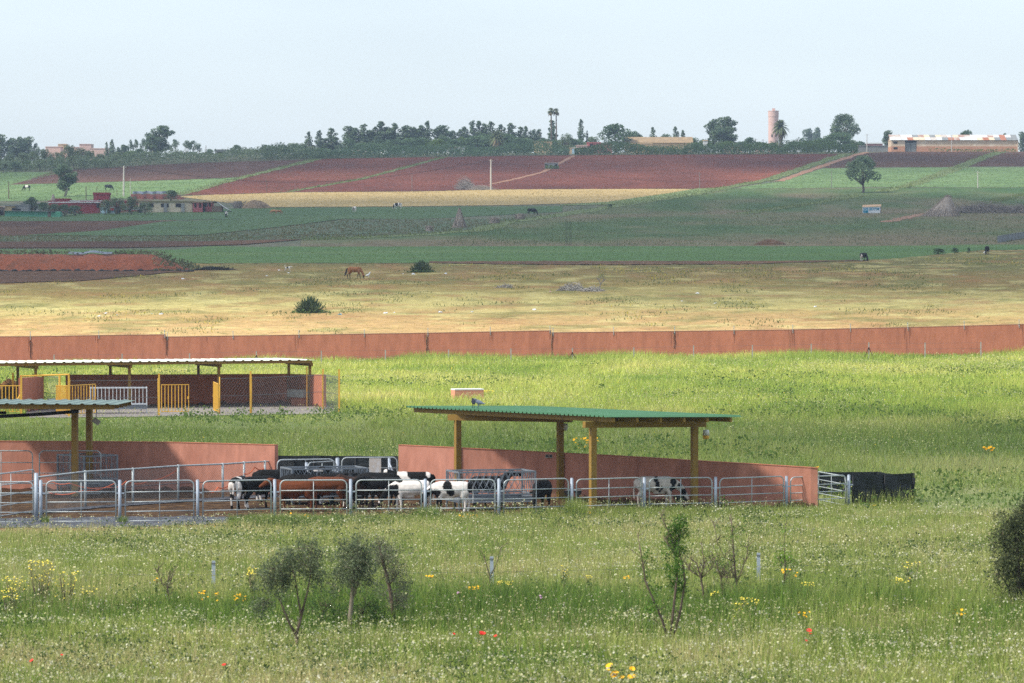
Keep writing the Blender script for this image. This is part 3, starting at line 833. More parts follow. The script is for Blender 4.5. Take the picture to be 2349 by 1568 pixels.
# ---- corrugated roofs
def corr_sheet(N, u, v, lu, lv, pitch, amp, slope_u=0.0, slope_v=0.0):
    """ribs run along u, profile repeats along v"""
    u = Vector(u).normalized(); v = Vector(v).normalized(); U = Vector((0, 0, 1)); prof = []
    n = int(lv / pitch)
    for k in range(n):
        for s, h in ((0, 0), (.62, 0), (.74, 1), (.88, 1)): prof.append(((k + s) * pitch, h * amp))
    prof.append((n * pitch, 0))
    b = MB(); vs = []; m = len(prof)
    for e in (0, lu):
        for th in (0, -.012):
            for s, h in prof:
                vs.append(Vector(N) + u * e + v * s + U * (h + th + slope_u * e + slope_v * s))
    fs = []
    for i in range(m - 1):
        fs.append((i, i + 1, 2 * m + i + 1, 2 * m + i)); fs.append((m + i + 1, m + i, 3 * m + i, 3 * m + i + 1))
        fs.append((i + 1, i, m + i, m + i + 1)); fs.append((2 * m + i, 2 * m + i + 1, 3 * m + i + 1, 3 * m + i))
    fs += [(0, 2 * m, 3 * m, m), (m - 1, 2 * m - 1, 4 * m - 1, 3 * m - 1)]
    return b.add(vs, fs)

# right shelter (green roof): near corner N, long side towards L, short side towards Rr
def shelter_right():
    N = at(1392, 957.0, 134.8); L = at(929, 934.5, 148.3); Rr = at(1706, 956.5, 136.9)
    un = Vector((Rr.x - N.x, Rr.y - N.y, 0)); lu = un.length; un.normalize()
    vn = Vector((L.x - N.x, L.y - N.y, 0)); lv = vn.length; vn.normalize()
    zu = (Rr.z - N.z) / lu; zv = (L.z - N.z) / lv
    b0 = gx(1360, 136.0)
    t = thing('cattle_shelter', 'open cattle shelter with a green ribbed roof over the right pen', 'shelter', b0)
    U = Vector((0, 0, 1))
    corr_sheet(N, un, vn, lu, lv, .30, .05, zu, zv).build('roof_sheet', M_green, t)
    P = lambda a, c, dz: N + un * a + vn * c + U * (zu * a + zv * c + dz)
    for k in range(6):
        a = .30 + (lu - .7) * k / 5
        MB().beam(P(a, .1, -.10), P(a, lv - .15, -.10), .07, .15).build('purlin', M_ochre, t)
    posts = [gx(1360, 136.0), gx(1593, 138.2), gx(1050, 145.0), gx(1285, 143.7)]
    for i, p in enumerate(posts):
        q = Vector((p.x - N.x, p.y - N.y, 0)); a = q.dot(un); c = q.dot(vn)
        # solve in the skewed base
        den = 1 - un.dot(vn) ** 2; a2 = (q.dot(un) - q.dot(vn) * un.dot(vn)) / den; c2_ = (q.dot(vn) - q.dot(un) * un.dot(vn)) / den
        zt_ = N.z + zu * a2 + zv * c2_ - .36
        MB().box((p.x, p.y, (p.z + zt_) / 2), (.19, .19, zt_ - p.z), rz=R(24)).build('post', M_ochre, t)
    for i, j in ((0, 1), (2, 3)):
        A, B = posts[i], posts[j]; d = Vector((B.x - A.x, B.y - A.y, 0)).normalized()
        res = []
        for p, e in ((A, -.34), (B, .42)):
            p2 = p + d * e; q = Vector((p2.x - N.x, p2.y - N.y, 0)); den = 1 - un.dot(vn) ** 2
            a2 = (q.dot(un) - q.dot(vn) * un.dot(vn)) / den; c2_ = (q.dot(vn) - q.dot(un) * un.dot(vn)) / den
            res.append(Vector((p2.x, p2.y, N.z + zu * a2 + zv * c2_ - .275)))
        MB().beam(res[0], res[1], .16, .2).build('beam', M_ochre, t)
    return N, un, vn, P
RN, RU, RV, RP = shelter_right()

def shelter_left():
    N = at(269, 928.5, 143.0); Rr = at(311, 919.0, 149.5)
    un = Vector((Rr.x - N.x, Rr.y - N.y, 0)); lu = un.length; un.normalize(); zu = (Rr.z - N.z) / lu
    W0 = at(-90, 926.5, 143.0); vn = Vector((W0.x - N.x, W0.y - N.y, 0)); lv = vn.length; vn.normalize(); zv = (W0.z - N.z) / lv
    t = thing('cattle_shelter', 'open cattle shelter with a grey-green ribbed roof at the left edge', 'shelter', gx(171.5, 146.0))
    U = Vector((0, 0, 1)); P = lambda a, c, dz: N + un * a + vn * c + U * (zu * a + zv * c + dz)
    corr_sheet(N, un, vn, lu, lv, .42, .035, zu, zv).build('roof_sheet', M_grey, t)
    for k in range(5):
        a = .28 + (lu - .6) * k / 4
        MB().beam(P(a, .12, -.10), P(a, lv, -.10), .07, .15).build('purlin', M_ochre, t)
    posts = [gx(171.5, 145.4), gx(204.5, 148.4)]
    for p in posts:
        zt_ = at(171, 938, p.y).z
        MB().box((p.x, p.y, (p.z + zt_) / 2), (.19, .19, zt_ - p.z), rz=R(-12)).build('post', M_ochre, t)
    A, B = posts; d = Vector((B.x - A.x, B.y - A.y, 0)).normalized()
    a, c = A - d * .3, B + d * .3
    zz = at(171, 934.5, 146).z
    MB().beam((a.x, a.y, zz), (c.x, c.y, zz), .16, .2).build('beam', M_ochre, t)
    g = P(1.4, .2, -.35); MB().tube([P(1.0, 1.4, -.26), P(1.0, 2.6, -.36), P(1.0, lv, -.52)], .06, 8).build('gutter_pipe', M_black, t)
    q = at(8, 948, 145); MB().tube([q + Vector((-1.5, 0, 0)), q + Vector((.1, 0, 0.01))], .05, 8).build('drain_pipe', M_black, t)
shelter_left()

def hanging(p, m1, m2, label, tilt=0, size=.16, name='hanging_lamp', cat='lamp', cord=.3, box=False):
    t = thing(name, label, cat, p)
    if box:
        M = Matrix.Rotation(R(35), 3, 'Y')
        MB().box(p, (size * 1.5, size, size), M=M).build('casing', m1, t)
    else:
        MB().tube([p + Vector((0, 0, size * .9)), p + Vector((0, 0, -size * .2))], [size * .62, size * .72], 12).build('jar', m1, t, smooth=True)
        MB().tube([p + Vector((0, 0, -size * .2)), p + Vector((0, 0, -size * .8)), p + Vector((0, 0, -size))], [size * .7, size * .62, size * .3], 12).build('bait', m2, t, smooth=True)
    MB().tube([p + Vector((0, 0, size * .8)), p + Vector((0, 0, size + cord))], .01, 5).build('cord', M_black, t)
M_jar = mat('milky_plastic', (206, 206, 200), rough=.35)
hanging(at(1619.5, 997, 139.2), M_jar, M_yellow, 'white and yellow jar trap hanging from the right corner of the green roof', cord=.42, name='fly_trap', cat='trap')
hanging(at(1296.5, 980, 144.5), M_jar, M_jar, 'white jar trap hanging beside the back post of the green shelter', size=.13, cord=.2, name='fly_trap', cat='trap')
hanging(at(221, 967, 147.0), M_conc, M_conc, 'tilted grey box hanging beside the left shelter post', box=True, size=.17, cord=.5, name='hanging_box', cat='box')

# wall drinkers and water bowl
def bowl(c, r, h, m, label):
    t = thing('water_bowl', label, 'water bowl', (c.x, c.y, c.z))
    n = 18; b = MB(); vs = []; prof = [(.02, 0), (r * .72, 0), (r, h), (r * 1.06, h), (r * .94, h * .98), (r * .68, .04), (.02, .04)]
    for pr, z in prof:
        for k in range(n):
            a = 2 * math.pi * k / n; vs.append(c + Vector((pr * math.cos(a), pr * math.sin(a), z)))
    fs = [(i * n + k, i * n + (k + 1) % n, (i + 1) * n + (k + 1) % n, (i + 1) * n + k) for i in range(len(prof) - 1) for k in range(n)]
    b.add(vs, fs).build('bowl', m, t, smooth=True)
    MB().tube([c + Vector((0, .05, 0)), c + Vector((0, .05, -max(.1, c.z - .02)))], .03, 6).build('stand', M_black, t)
    MB().tube([c + Vector((0, 0, h * .8)), c + Vector((0, 0, h * .82))], r * .86, n).build('water', mat('still_water', (50, 62, 66), rough=.1), t)
M_tub = mat('grey_rubber', [(92, 100, 104), (106, 114, 118)], scale=3, rough=.6)
p = gx(1562.7, 138.6); bowl(Vector((p.x, p.y, p.z + vh(1562, 1152, 138.6))), .27, .21, M_tub, 'grey round water bowl the spotted calf drinks from')
for vx, lb in ((1303, 'small grey drinker on the left of the pair behind the fence post'), (1326, 'small grey drinker on the right of the pair in the shade')):
    p = gx(vx, 140.9); bowl(Vector((p.x, p.y, p.z + vh(vx, 1136, 140.9))), .13, .15, M_tub, lb)
# ============================================================ far shelter and yard
def shelter_far():
    fp = [gp(x, y) for x, y in ((82, 940.5), (297, 938), (502, 935.5), (711, 933))]
    d = (fp[3] - fp[0]); d.z = 0; d.normalize(); n = Vector((-d.y, d.x, 0))
    bp = [gx(x, f.y + 5.5) for x, f in zip((40.6, 253, 455, 662.5), fp)]
    t = thing('cattle_shelter', 'long open shelter with a pale bright roof on yellow posts behind the pens', 'shelter', fp[3])
    U = Vector((0, 0, 1))
    A = at(724, 826.5, fp[3].y - 1.0); W = at(-110, 834.5, fp[0].y - 2.2)
    vn = (W - A); vn.z = 0; lv = vn.length; vn.normalize(); un = Vector((vn.y, -vn.x, 0))
    if un.y < 0: un = -un
    zv = (W.z - A.z) / lv
    corr_sheet(A, un, vn, 8.6, lv, .53, .05, -.012, zv).build('roof_sheet', M_pale, t)
    P = lambda a, c, dz: A + un * a + vn * c + U * (zv * c - .012 * a + dz)
    for k in range(5): MB().beam(P(.2 + 2.0 * k, .15, -.1), P(.2 + 2.0 * k, lv, -.1), .07, .14).build('purlin', M_ochre, t)
    for f, b in zip(fp, bp):
        for p in (f, b):
            q = Vector((p.x - A.x, p.y - A.y, 0)); top = A.z + zv * q.dot(vn) - .36
            MB().box((p.x, p.y, (p.z + top) / 2), (.15, .15, top - p.z), rz=R(12)).build('post', M_ochre, t)
        e = (b - f); e.z = 0; e.normalize()
        q1 = f - e * .5; q2 = b + e * .6
        z1 = A.z + zv * (Vector((f.x - A.x, f.y - A.y, 0)).dot(vn)) - .27
        MB().beam((q1.x, q1.y, z1), (q2.x, q2.y, z1 - .03), .14, .18).build('beam', M_ochre, t)
    return fp, bp
FP, BP = shelter_far()
def wph(vx, D, h): p = gx(vx, D); return (p.x, p.y, p.z, p.z + h)
wall('yard_wall', [wph(152, 241, 1.79), wph(400, 243, 1.74), wph(655, 245, 1.70), wph(659, 245, 1.70)], 'terracotta back wall of the far yard in the shade of the pale roof', M_wall2, cap=None)
wall('yard_wall', [wph(661, 244.6, 1.70), wph(741, 236.5, 1.86)], 'terracotta side wall at the right end of the far yard', M_wall2)
wall('yard_wall', [wph(50, 229, 1.9), wph(90, 234, 1.85), wph(99, 235, 1.8)], 'terracotta partition wall at the left end of the far yard', M_wall2)
# drinking trough in the corner
t = thing('stone_trough', 'grey stone trough on a terracotta base in the far yard corner', 'trough', gx(690, 240.2))
o = gx(690, 240.2)
MB().box(o + Vector((.1, 0, .25)), (1.2, .7, .5), rz=R(-50)).build('base', M_wall2, t)
b = MB(); b.box(o + Vector((0, 0, .72)), (1.5, .8, .42), rz=R(-50)); b.build('basin', M_conc, t)
t2 = thing('stone_trough', 'pale block trough behind netting at the left of the far yard', 'trough', gx(128, 234))
o = gx(128, 234); MB().box(o + Vector((0, 0, .3)), (.8, .6, .6)).build('basin', M_conc, t2); MB().box(o + Vector((0, 0, .62)), (.9, .7, .05)).build('rim', M_conc, t2)

def ypost(p, h, label, r=.05):
    p = Vector(p); t = thing('yard_post', label, 'post', p, 'yellow posts of the far yard')
    MB().box(p + Vector((0, 0, h / 2 - .05)), (r * 1.9, r * 1.9, h + .1)).build('shaft', M_yellow, t)
    MB().box(p + Vector((0, 0, h + .01)), (r * 2.1, r * 2.1, .03)).build('cap', M_yellow, t)
    return t
def ygate(p0, p1, h, label, n=8, z0=.12, group='yellow barred gates of the far yard'):
    p0 = Vector(p0); p1 = Vector(p1); U = Vector((0, 0, 1))
    t = thing('barred_gate', label, 'gate', p0, group)
    MB().tube([p0 + U * z0, p0 + U * h, p1 + U * h, p1 + U * z0, p0 + U * z0], .028, 6).build('frame', M_yellow, t)
    for k in range(1, n):
        q = p0.lerp(p1, k / n); MB().tube([q + U * z0, q + U * h], .026, 5).build('bar', M_yellow, t)
    q = p1.lerp(p0, .02); MB().box(q + U * (h * .55), (.1, .06, .14)).build('latch', M_yellow, t)
    return t
YP = {}
for vx, vb, vt, lb in ((158, 957, 860, 'yellow post the two opened gates hang from'), (365, 954.5, 858.5, 'yellow post left of the closed barred gate'),
                       (575, 949.5, 853.5, 'yellow post between the two right netting panels'), (741, 940, 848, 'yellow post at the corner of the netting beside the terracotta side wall'),
                       (778, 947, 848.5, 'yellow post standing furthest right in the grass'), (704, 934, 843, 'thin yellow post at the inner right corner of the far yard'),
                       (49, 951, 862, 'yellow post at the left end of the long rail'), (98, 938, 862, 'yellow post left of the netted bay'), (137, 944, 861, 'yellow post right of the netted bay'),
                       (30, 940, 857, 'yellow post behind the leftmost barred gate')):
    p = gp(vx, vb); YP[vx] = p; ypost(p, vh(vx, vt, p.y), lb, .05 if vx != 704 else .035)
t = thing('yard_rail', 'yellow rail along the top of the left yard posts', 'rail', YP[49])
a = at(48, 863.5, YP[49].y); c = at(159, 859.5, YP[158].y)
MB().tube([a, at(98, 861.5, YP[49].y), c], .045, 6).build('tube', M_yellow, t); MB().ell(a, (.06, .06, .06), 6, 5).build('end_cap', M_rope, t)
ygate(gp(371, 950), gp(433, 949.5), 1.55, 'closed yellow barred gate right of the white hay rack')
ygate(gp(501, 951.5), gp(490, 945.5), 1.62, 'narrow yellow barred gate standing open beside the third roof post', n=8)
ygate(gp(157, 956), gp(134, 953.5) + Vector((0, -1.0, 0)), 1.62, 'yellow barred gate swung towards the camera at the two-gate post', n=11)
ygate(gp(160, 956), gp(219, 952), 1.62, 'yellow barred gate swung right in front of the white hay rack', n=9)
ygate(gp(-60, 950), gp(46, 950), 1.5, 'leftmost yellow barred gate cut by the photo edge', n=13)
t = thing('gate_brace', 'slanting yellow brace across the leftmost barred gate', 'brace', gp(47, 948))
MB().tube([gp(47, 950) + Vector((0, -.15, 1.0)), gp(30, 951) + Vector((0, -.15, .42))], .05, 6).build('tube', M_yellow, t)
MB().box(gp(47, 950) + Vector((0, -.15, 1.0)), (.12, .08, .12)).build('clamp', M_yellow, t)
hay_rack(gp(272, 949.5), R(5), 3.0, 1.1, 1.42, 'white barred hay rack in the far yard behind yellow gates', style='bars', m=M_white, group=None)
def pnet(a, c, h, label, hs=None):
    chain_fence([a, c], h, label, step=.2, r=.0042, pr=.03, mp=M_yellow, rail=False, wires=(.5, .97))
pnet(gp(160, 955.5), gp(363, 953.5), 1.92, 'wire netting between the two-gate post and the closed gate post')
pnet(gp(504, 951), gp(574, 949.3), 1.95, 'wire netting between the third roof post and the middle yellow post')
pnet(gp(577, 949.3), gp(740, 940), 1.95, 'wire netting panel in front of the stone trough')
pnet(gp(741, 940), gp(778, 947), 1.95, 'wire netting panel furthest right over green grass')
pnet(gp(100, 940), gp(136, 944.5), 1.9, 'dense wire netting across the left bay')
# heap of old bedding
def heap(c, rx, ry, h, m, name, label, cat, seed=0, n=26, k=9, straw=None, group=None):
    rs = np.random.default_rng(seed); vs = []; fs = []
    ph = rs.random(6) * 6
    for i in range(k + 1):
        t = i / k
        for j in range(n):
            a = 2 * math.pi * j / n
            q = 1 + .12 * math.sin(2 * a + ph[0]) + .1 * math.sin(3 * a + ph[1]) + .07 * math.sin(5 * a + ph[2]) + rs.uniform(-.05, .05)
            rr = (1 - t ** 1.0) * q
            x, y = c[0] + rx * rr * math.cos(a), c[1] + ry * rr * math.sin(a)
            z = h * (1 - (1 - t) ** 2.0) ** .9 * (1 + rs.uniform(-.08, .08)) + (-.15 if i == 0 else 0)
            vs.append((x, y, float(zt(x, y)) + z if i == 0 else c[2] + z))
    for i in range(k):
        for j in range(n): fs.append((i * n + j, i * n + (j + 1) % n, (i + 1) * n + (j + 1) % n, (i + 1) * n + j))
    fs.append(tuple(k * n + j for j in range(n)))
    t = thing(name, label, cat, (c[0], c[1], c[2]), group)
    MB().add(vs, fs).build('mound', m, t, smooth=True)
    b = MB()
    for _ in range(straw or 60):
        a = rs.random() * 6.28; r = math.sqrt(rs.random()); p = Vector((c[0] + rx * r * math.cos(a), c[1] + ry * r * math.sin(a), c[2] + h * (1 - r * r) * .95))
        e = Vector((rs.normal(), rs.normal(), abs(rs.normal()) * .4)).normalized() * (.35 * h)
        b.tube([p, p + e], .018 * max(h, .5), 3, caps=False)
    o = b.build('loose_stems', m, t); o['kind'] = 'stuff'
    return t
heap(gx(22, 243), 1.1, 1.0, 1.45, M_hay, 'bedding_heap', 'brown heap of old bedding behind the leftmost yellow gate', 'heap', 3)
# rendered well cover
def well():
    c = gx(1072, 252); t = thing('well_cover', 'low pink block with a white top standing in the bright grass', 'well cover', c)
    M_wc = mat('pink_render_bright', [(206, 138, 112), (214, 150, 122)], scale=2, rough=.9)
    MB().box(c + Vector((0, 0, .24)), (1.75, 1.0, .64), rz=R(14)).build('body', M_wc, t)
    MB().box(c + Vector((0, 0, .585)), (1.77, 1.02, .07), rz=R(14)).build('slab', mat('white_slab', (232, 232, 228), rough=.7), t)
well()

# ============================================================ long boundary wall
def boundary():
    t = thing('boundary_wall', 'long terracotta boundary wall crossing the whole photo behind the green meadow', 'wall', gx(1200, 350))
    top = [(-420, 776), (-90, 773.2), (70, 772.5), (225, 770), (380, 768.2), (380, 773.4), (680, 769), (978, 764.5), (1265, 759.0), (1265, 763.6), (1545, 760.5), (1812, 757), (2080, 751.5), (2349, 744.5), (2440, 742), (2800, 733)]
    D = lambda vx: 352 - 3 * (vx / 2349)
    for (x0, y0), (x1, y1) in zip(top, top[1:]):
        if x1 - x0 < 5: continue
        n = max(2, int((x1 - x0) / 60)); pts = []
        for i in range(n + 1):
            vx = x0 + .25 + (x1 - x0 - .5) * i / n; vy = y0 + (y1 - y0) * i / n
            p = gx(vx, D(vx)); pts.append((p.x, p.y, p.z, at(vx, vy, D(vx)).z))
        v = []; f = []
        for p in pts: v += [(p[0], p[1], p[2] - .3), (p[0], p[1], p[3]), (p[0], p[1] + .2, p[3]), (p[0], p[1] + .2, p[2] - .3)]
        m = len(pts)
        for i in range(m - 1):
            for k in range(4): f.append((i * 4 + k, i * 4 + (k + 1) % 4, i * 4 + 4 + (k + 1) % 4, i * 4 + 4 + k))
        f += [(0, 3, 2, 1), tuple((m - 1) * 4 + k for k in range(4))]
        s = MB().add(v, f).build('wall_section', M_wall2, t)
        w = MB()
        for a, c in zip(pts, pts[1:]): w.beam((a[0], a[1] + .1, a[3] + .02), (c[0], c[1] + .1, c[3] + .02), .24, .035)
        w.build('coping', M_cap, s, origin=tuple(t.location))
    for vx, wd, y0, y1 in ((68.5, .16, 781, 822), (381, .1, 771, 815), (978, .17, 768, 822), (1265.5, .07, 764, 815), (1546, .10, 762, 800)):
        a = at(vx, y0, D(vx) - .03); c = at(vx + 1, y1, D(vx) - .03); b = MB()
        P = [a.lerp(c, k / 6) + Vector((random.uniform(-.05, .05), 0, 0)) for k in range(7)]
        ws = [wd, wd * .8, wd * .6, wd * .9, wd * .35, wd * .5, wd * .2]
        for i in range(6): b.beam(P[i], P[i + 1], ws[i], .02)
        b.build('joint_crack', M_crack, t)
    M_str = mat('rain_streak', [(154, 94, 72), (138, 84, 64)], scale=2, rough=.95); rs = np.random.default_rng(8)
    for x0, x1, nn in ((60, 76, 3), (215, 235, 3), (374, 392, 4), (470, 480, 2), (676, 692, 3), (830, 846, 2), (968, 990, 4), (1118, 1132, 3), (1256, 1278, 5), (1400, 1416, 2), (1538, 1556, 4), (1676, 1692, 3), (1805, 1828, 6), (1946, 1958, 2), (2068, 2090, 6), (2204, 2220, 3), (2326, 2348, 6)):
        b = MB()
        for _ in range(nn):
            vx = rs.uniform(x0, x1); vy = np.interp(vx, [p[0] for p in top], [p[1] for p in top]) + 1.5; ln = rs.uniform(10, 42); w_ = rs.uniform(.6, 1.7); dd = D(vx) - .008
            P = [at(vx - w_ * .5, vy, dd), at(vx + w_ * .5, vy, dd), at(vx + w_ * .6, vy + ln * .5, dd), at(vx + w_ * .12, vy + ln, dd), at(vx - w_ * .3, vy + ln * .55, dd)]
            b.add(P, [(4, 3, 2, 1, 0)])
        b.build('rain_streak', M_str, t)
    for k, vx in enumerate((70, 227, 378, 384, 535, 686, 836, 982, 1125, 1262, 1269, 1408, 1548, 1684, 1819, 1951, 2083, 2212, 2338)):
        vy = np.interp(vx, [p[0] for p in top], [p[1] for p in top]); d = D(vx) - .02
        b = MB(); q = at(vx, vy, d)
        b.tube([q + Vector((0, 0, -.28)), q + Vector((-.02, 0, .42))], .022, 5)
        for j in range(4): b.ell(q + Vector((-.012, 0, -.12 + .15 * j)), (.045, .04, .035), 6, 4)
        b.build('wire_bracket', M_galv, t)
boundary()
# fence of thin posts in front of the wall
cpx = [124, 280, 435, 588, 737, 884, 1029, 1172, 1313, 1454, 1591, 1726, 1861, 1993, 2122, 2250]
cpy = [814, 812, 811, 806, 805, 803, 802, 800, 799, 797, 793, 792, 789, 786, 786.5, 785]
tops = []
for i, (x, y) in enumerate(zip(cpx, cpy)):
    p = gx(x, 338); h = vh(x, y, 338)
    t = thing('paddock_post', f'{ORD[i]} thin pale post from the left before the long terracotta wall', 'post', p, 'thin posts before the long wall')
    MB().box(p + Vector((0, 0, h / 2 - .1)), (.085, .085, h + .2)).build('shaft', M_conc, t)
    tops.append(p + Vector((0, -.04, h * .96)))
    if x in (588, 1313, 1993):
        for sg in (-1, 1): MB().beam(p + Vector((0, -.06, h * .75)), p + Vector((sg * .45, -.06, .05)), .05, .05).build('brace', mat('rusty_brace', (72, 40, 32)), t)
w = thing('paddock_wire', 'wires strung along the thin posts before the long wall', 'wire', tops[0])
for dz in (0, -.45): MB().tube([q + Vector((0, 0, dz)) for q in tops], .008, 4).build('strand', M_wire, w)

# ============================================================ animals
M_coat = mat_attr('animal_coat', rough=.7, spec=.12, fine=.16, fscale=9, bump=.004)
def loft(mb, path, n=12):
    """path: (x, y, z, ry, rz) rings, normals taken along the path in the XZ plane"""
    P = [Vector(p[:3]) for p in path]; rings = []
    for i, p in enumerate(P):
        d = (P[min(i + 1, len(P) - 1)] - P[max(i - 1, 0)]).normalized()
        side = Vector((0, 1, 0)); side = (side - d * side.dot(d)).normalized(); up = d.cross(side)
        rings.append([p + side * (math.cos(2 * math.pi * k / n) * path[i][3]) + up * (math.sin(2 * math.pi * k / n) * path[i][4]) for k in range(n)])
    vs = [v for r in rings for v in r]; fs = []
    for i in range(len(P) - 1):
        for k in range(n): fs.append((i * n + k, i * n + (k + 1) % n, (i + 1) * n + (k + 1) % n, (i + 1) * n + k))
    d0 = (P[0] - P[1]).normalized() * min(path[0][3:5]) * .6; d1 = (P[-1] - P[-2]).normalized() * min(path[-1][3:5]) * .6
    a = len(vs); vs += [P[0] + d0, P[-1] + d1]
    for k in range(n):
        fs.append((a, (k + 1) % n, k)); fs.append((a + 1, (len(P) - 1) * n + k, (len(P) - 1) * n + (k + 1) % n))
    return mb.add(vs, fs)

def fuse(mb, voxel, smooth=3, name='body'):
    me = mb.mesh(name); o = bpy.data.objects.new(name, me); COL.objects.link(o)
    m = o.modifiers.new('r', 'REMESH'); m.mode = 'VOXEL'; m.voxel_size = voxel
    s = o.modifiers.new('s', 'SMOOTH'); s.iterations = smooth; s.factor = .5
    dg = bpy.context.evaluated_depsgraph_get()
    out = bpy.data.meshes.new_from_object(o.evaluated_get(dg))
    bpy.data.objects.remove(o); bpy.data.meshes.remove(me)
    return out

def quad_mesh(spec, voxel):
    b = MB()
    for chain in spec: loft(b, chain)
    return fuse(b, voxel)

def cow_spec(pose='level', stride=0.0, bull=False):
    T = [(-.60, 0, .86, .10, .11), (-.54, 0, .83, .19, .19), (-.40, 0, .79, .235, .235), (-.15, 0, .765, .25, .255), (.10, 0, .755, .25, .265),
         (.32, 0, .76, .22, .275), (.47, 0, .775, .18, .245), (.58, 0, .80, .13, .19)]
    neck = {'level': [(.50, 0, .84, .12, .20), (.68, 0, .93, .095, .145), (.82, 0, 1.00, .085, .115)],
            'low': [(.50, 0, .80, .12, .20), (.70, 0, .74, .095, .14), (.84, 0, .62, .085, .115)],
            'graze': [(.50, 0, .78, .12, .20), (.70, 0, .58, .095, .14), (.80, 0, .38, .085, .11)],
            'up': [(.50, 0, .86, .12, .20), (.64, 0, 1.02, .095, .14), (.76, 0, 1.12, .085, .11)]}[pose]
    hd = {'level': (.82, -.50), 'low': (.62, -.95), 'graze': (.45, -1.0), 'up': (1.0, -.18)}[pose]
    n = neck[-1]; d = Vector((hd[0], 0, hd[1])).normalized(); p = Vector(n[:3])
    head = [(p - d * .05, .085, .10), (p + d * .06, .088, .105), (p + d * .18, .075, .09), (p + d * .29, .058, .066), (p + d * .36, .062, .06), (p + d * .40, .05, .045)]
    H = [(q.x, q.y, q.z, a, c) for q, a, c in head]
    S = [T, neck, H]
    for sy in (-1, 1):
        st = stride * sy
        S.append([(.40, sy * .11, .78, .085, .16), (.42 + st * .3, sy * .125, .60, .075, .105), (.42 + st * .6, sy * .125, .44, .05, .06), (.42 + st, sy * .125, .32, .043, .046),
                  (.42 + st * 1.1, sy * .125, .14, .032, .034), (.43 + st * 1.2, sy * .125, .07, .038, .042), (.445 + st * 1.2, sy * .125, .02, .045, .05)])
        S.append([(-.42, sy * .12, .82, .10, .18), (-.42 - st * .3, sy * .14, .66, .10, .17), (-.39 - st * .6, sy * .14, .52, .075, .10), (-.49 - st, sy * .135, .38, .045, .055),
                  (-.485 - st, sy * .13, .22, .034, .038), (-.46 - st, sy * .13, .08, .04, .045), (-.445 - st, sy * .13, .02, .046, .052)])
        e = p - d * .01 + Vector((0, sy * .085, .03))
        S.append([(e.x, e.y, e.z, .02, .03), (e.x - .02, e.y + sy * .07, e.z + .005, .03, .045), (e.x - .035, e.y + sy * .14, e.z - .015, .018, .02)])
    S.append([(-.61, 0, .92, .035, .035), (-.665, 0, .84, .032, .032), (-.675, 0, .6, .028, .028), (-.67, .01, .42, .036, .038), (-.67, .015, .30, .025, .025)])
    S.append([(-.05, 0, .50, .11, .06), (.12, 0, .49, .12, .06), (.3, 0, .52, .1, .07)])
    return S
COW = {}
for pose in ('level', 'low', 'up', 'graze'):
    COW[pose] = quad_mesh(cow_spec(pose, {'level': .05, 'low': -.06, 'up': .03, 'graze': .07}[pose]), .026)

def coat_mesh(src, base, patches=(), hoof=(38, 32, 28), nose=None, seed=0, name='body', belly=None):
    me = src.copy(); me.name = name
    n = len(me.vertices); co = np.empty(n * 3, np.float32); me.vertices.foreach_get('co', co); co = co.reshape(-1, 3)
    c = np.tile(np.array(lin(base), np.float32), (n, 1))
    mott = .85 + .3 * fbm(co[:, 0] * 1 + seed * 3.1, co[:, 2] + co[:, 1] + seed, .25, 3)
    c *= mott[:, None]
    if belly is not None:
        w = np.clip((.58 - co[:, 2]) / .2, 0, 1)[:, None] * (co[:, 2] > .35)[:, None] * .7
        c = c * (1 - w) + np.array(lin(belly)) * w
    wob = (fbm(co[:, 0] + seed * 7.7 + 3, co[:, 2] + co[:, 1] * .7 + seed, .16, 3) - .5)
    for (x, z, rx, rz, colr, *sd) in patches:
        q = ((co[:, 0] - x) / rx) ** 2 + ((co[:, 2] - z) / rz) ** 2 + wob * 1.3
        k = q < 1
        if sd: k &= (co[:, 1] * sd[0] > -.03)
        c[k] = np.array(lin(colr)) * mott[k][:, None]
    c[co[:, 2] < .045] = lin(hoof)
    a = me.color_attributes.new('col', 'FLOAT_COLOR', 'POINT')
    c4 = np.ones((n, 4), np.float32); c4[:, :3] = np.clip(c, 0, 1); a.data.foreach_set('color', c4.ravel())
    return me

BLK, WHT, BRN, DBR = (15, 14, 14), (214, 206, 198), (98, 52, 28), (46, 32, 26)
def animal(me, p, heading, s, label, cat, name, group=None, tag=None):
    o = link(name, me, M_coat, None, True)
    o.location = p; o.rotation_euler = (0, 0, R(heading)); o.scale = (s, s, s)
    props(o, label, cat, group)
    if tag:
        b = MB().box(tag, (.02, .05, .06))
        b.build('ear_tag', mat('yellow_tag', (226, 196, 30)), o, origin=(0, 0, 0))
    return o
HERD = 'young cattle in the front pen'
def herd(vx, vfeet, hd, pose, s, base, patches, label, seed, tag=None, D=None, hoof=(38, 32, 28)):
    p = gp(vx, vfeet) if D is None else gx(vx, D)
    p.z += .02
    return animal(coat_mesh(COW[pose], base, patches, hoof, seed=seed, name='calf'), p, hd, s, label, 'calf', 'calf', HERD, tag)
W_ = WHT
herd(549, 1169.5, 78, 'low', 1.04, BLK, [(-.58, .62, .16, .22, W_, 1), (-.58, .6, .1, .26, W_, -1), (-.46, .25, .1, .12, W_), (-.3, 1.0, .1, .06, W_)], 'piebald calf seen from behind at the left end of the herd', 1)
herd(594, 1168.5, 38, 'low', 1.03, BLK, [(-.56, .66, .17, .26, W_, 1), (-.5, .72, .06, .08, BLK, 1), (-.48, .12, .1, .14, W_)], 'black calf with a white spotted rump and white hind foot', 2)
herd(628, 1153, 6, 'level', 1.06, BLK, [(-.45, .1, .1, .12, W_)], 'black calf furthest back at the left, its back above the others', 3)
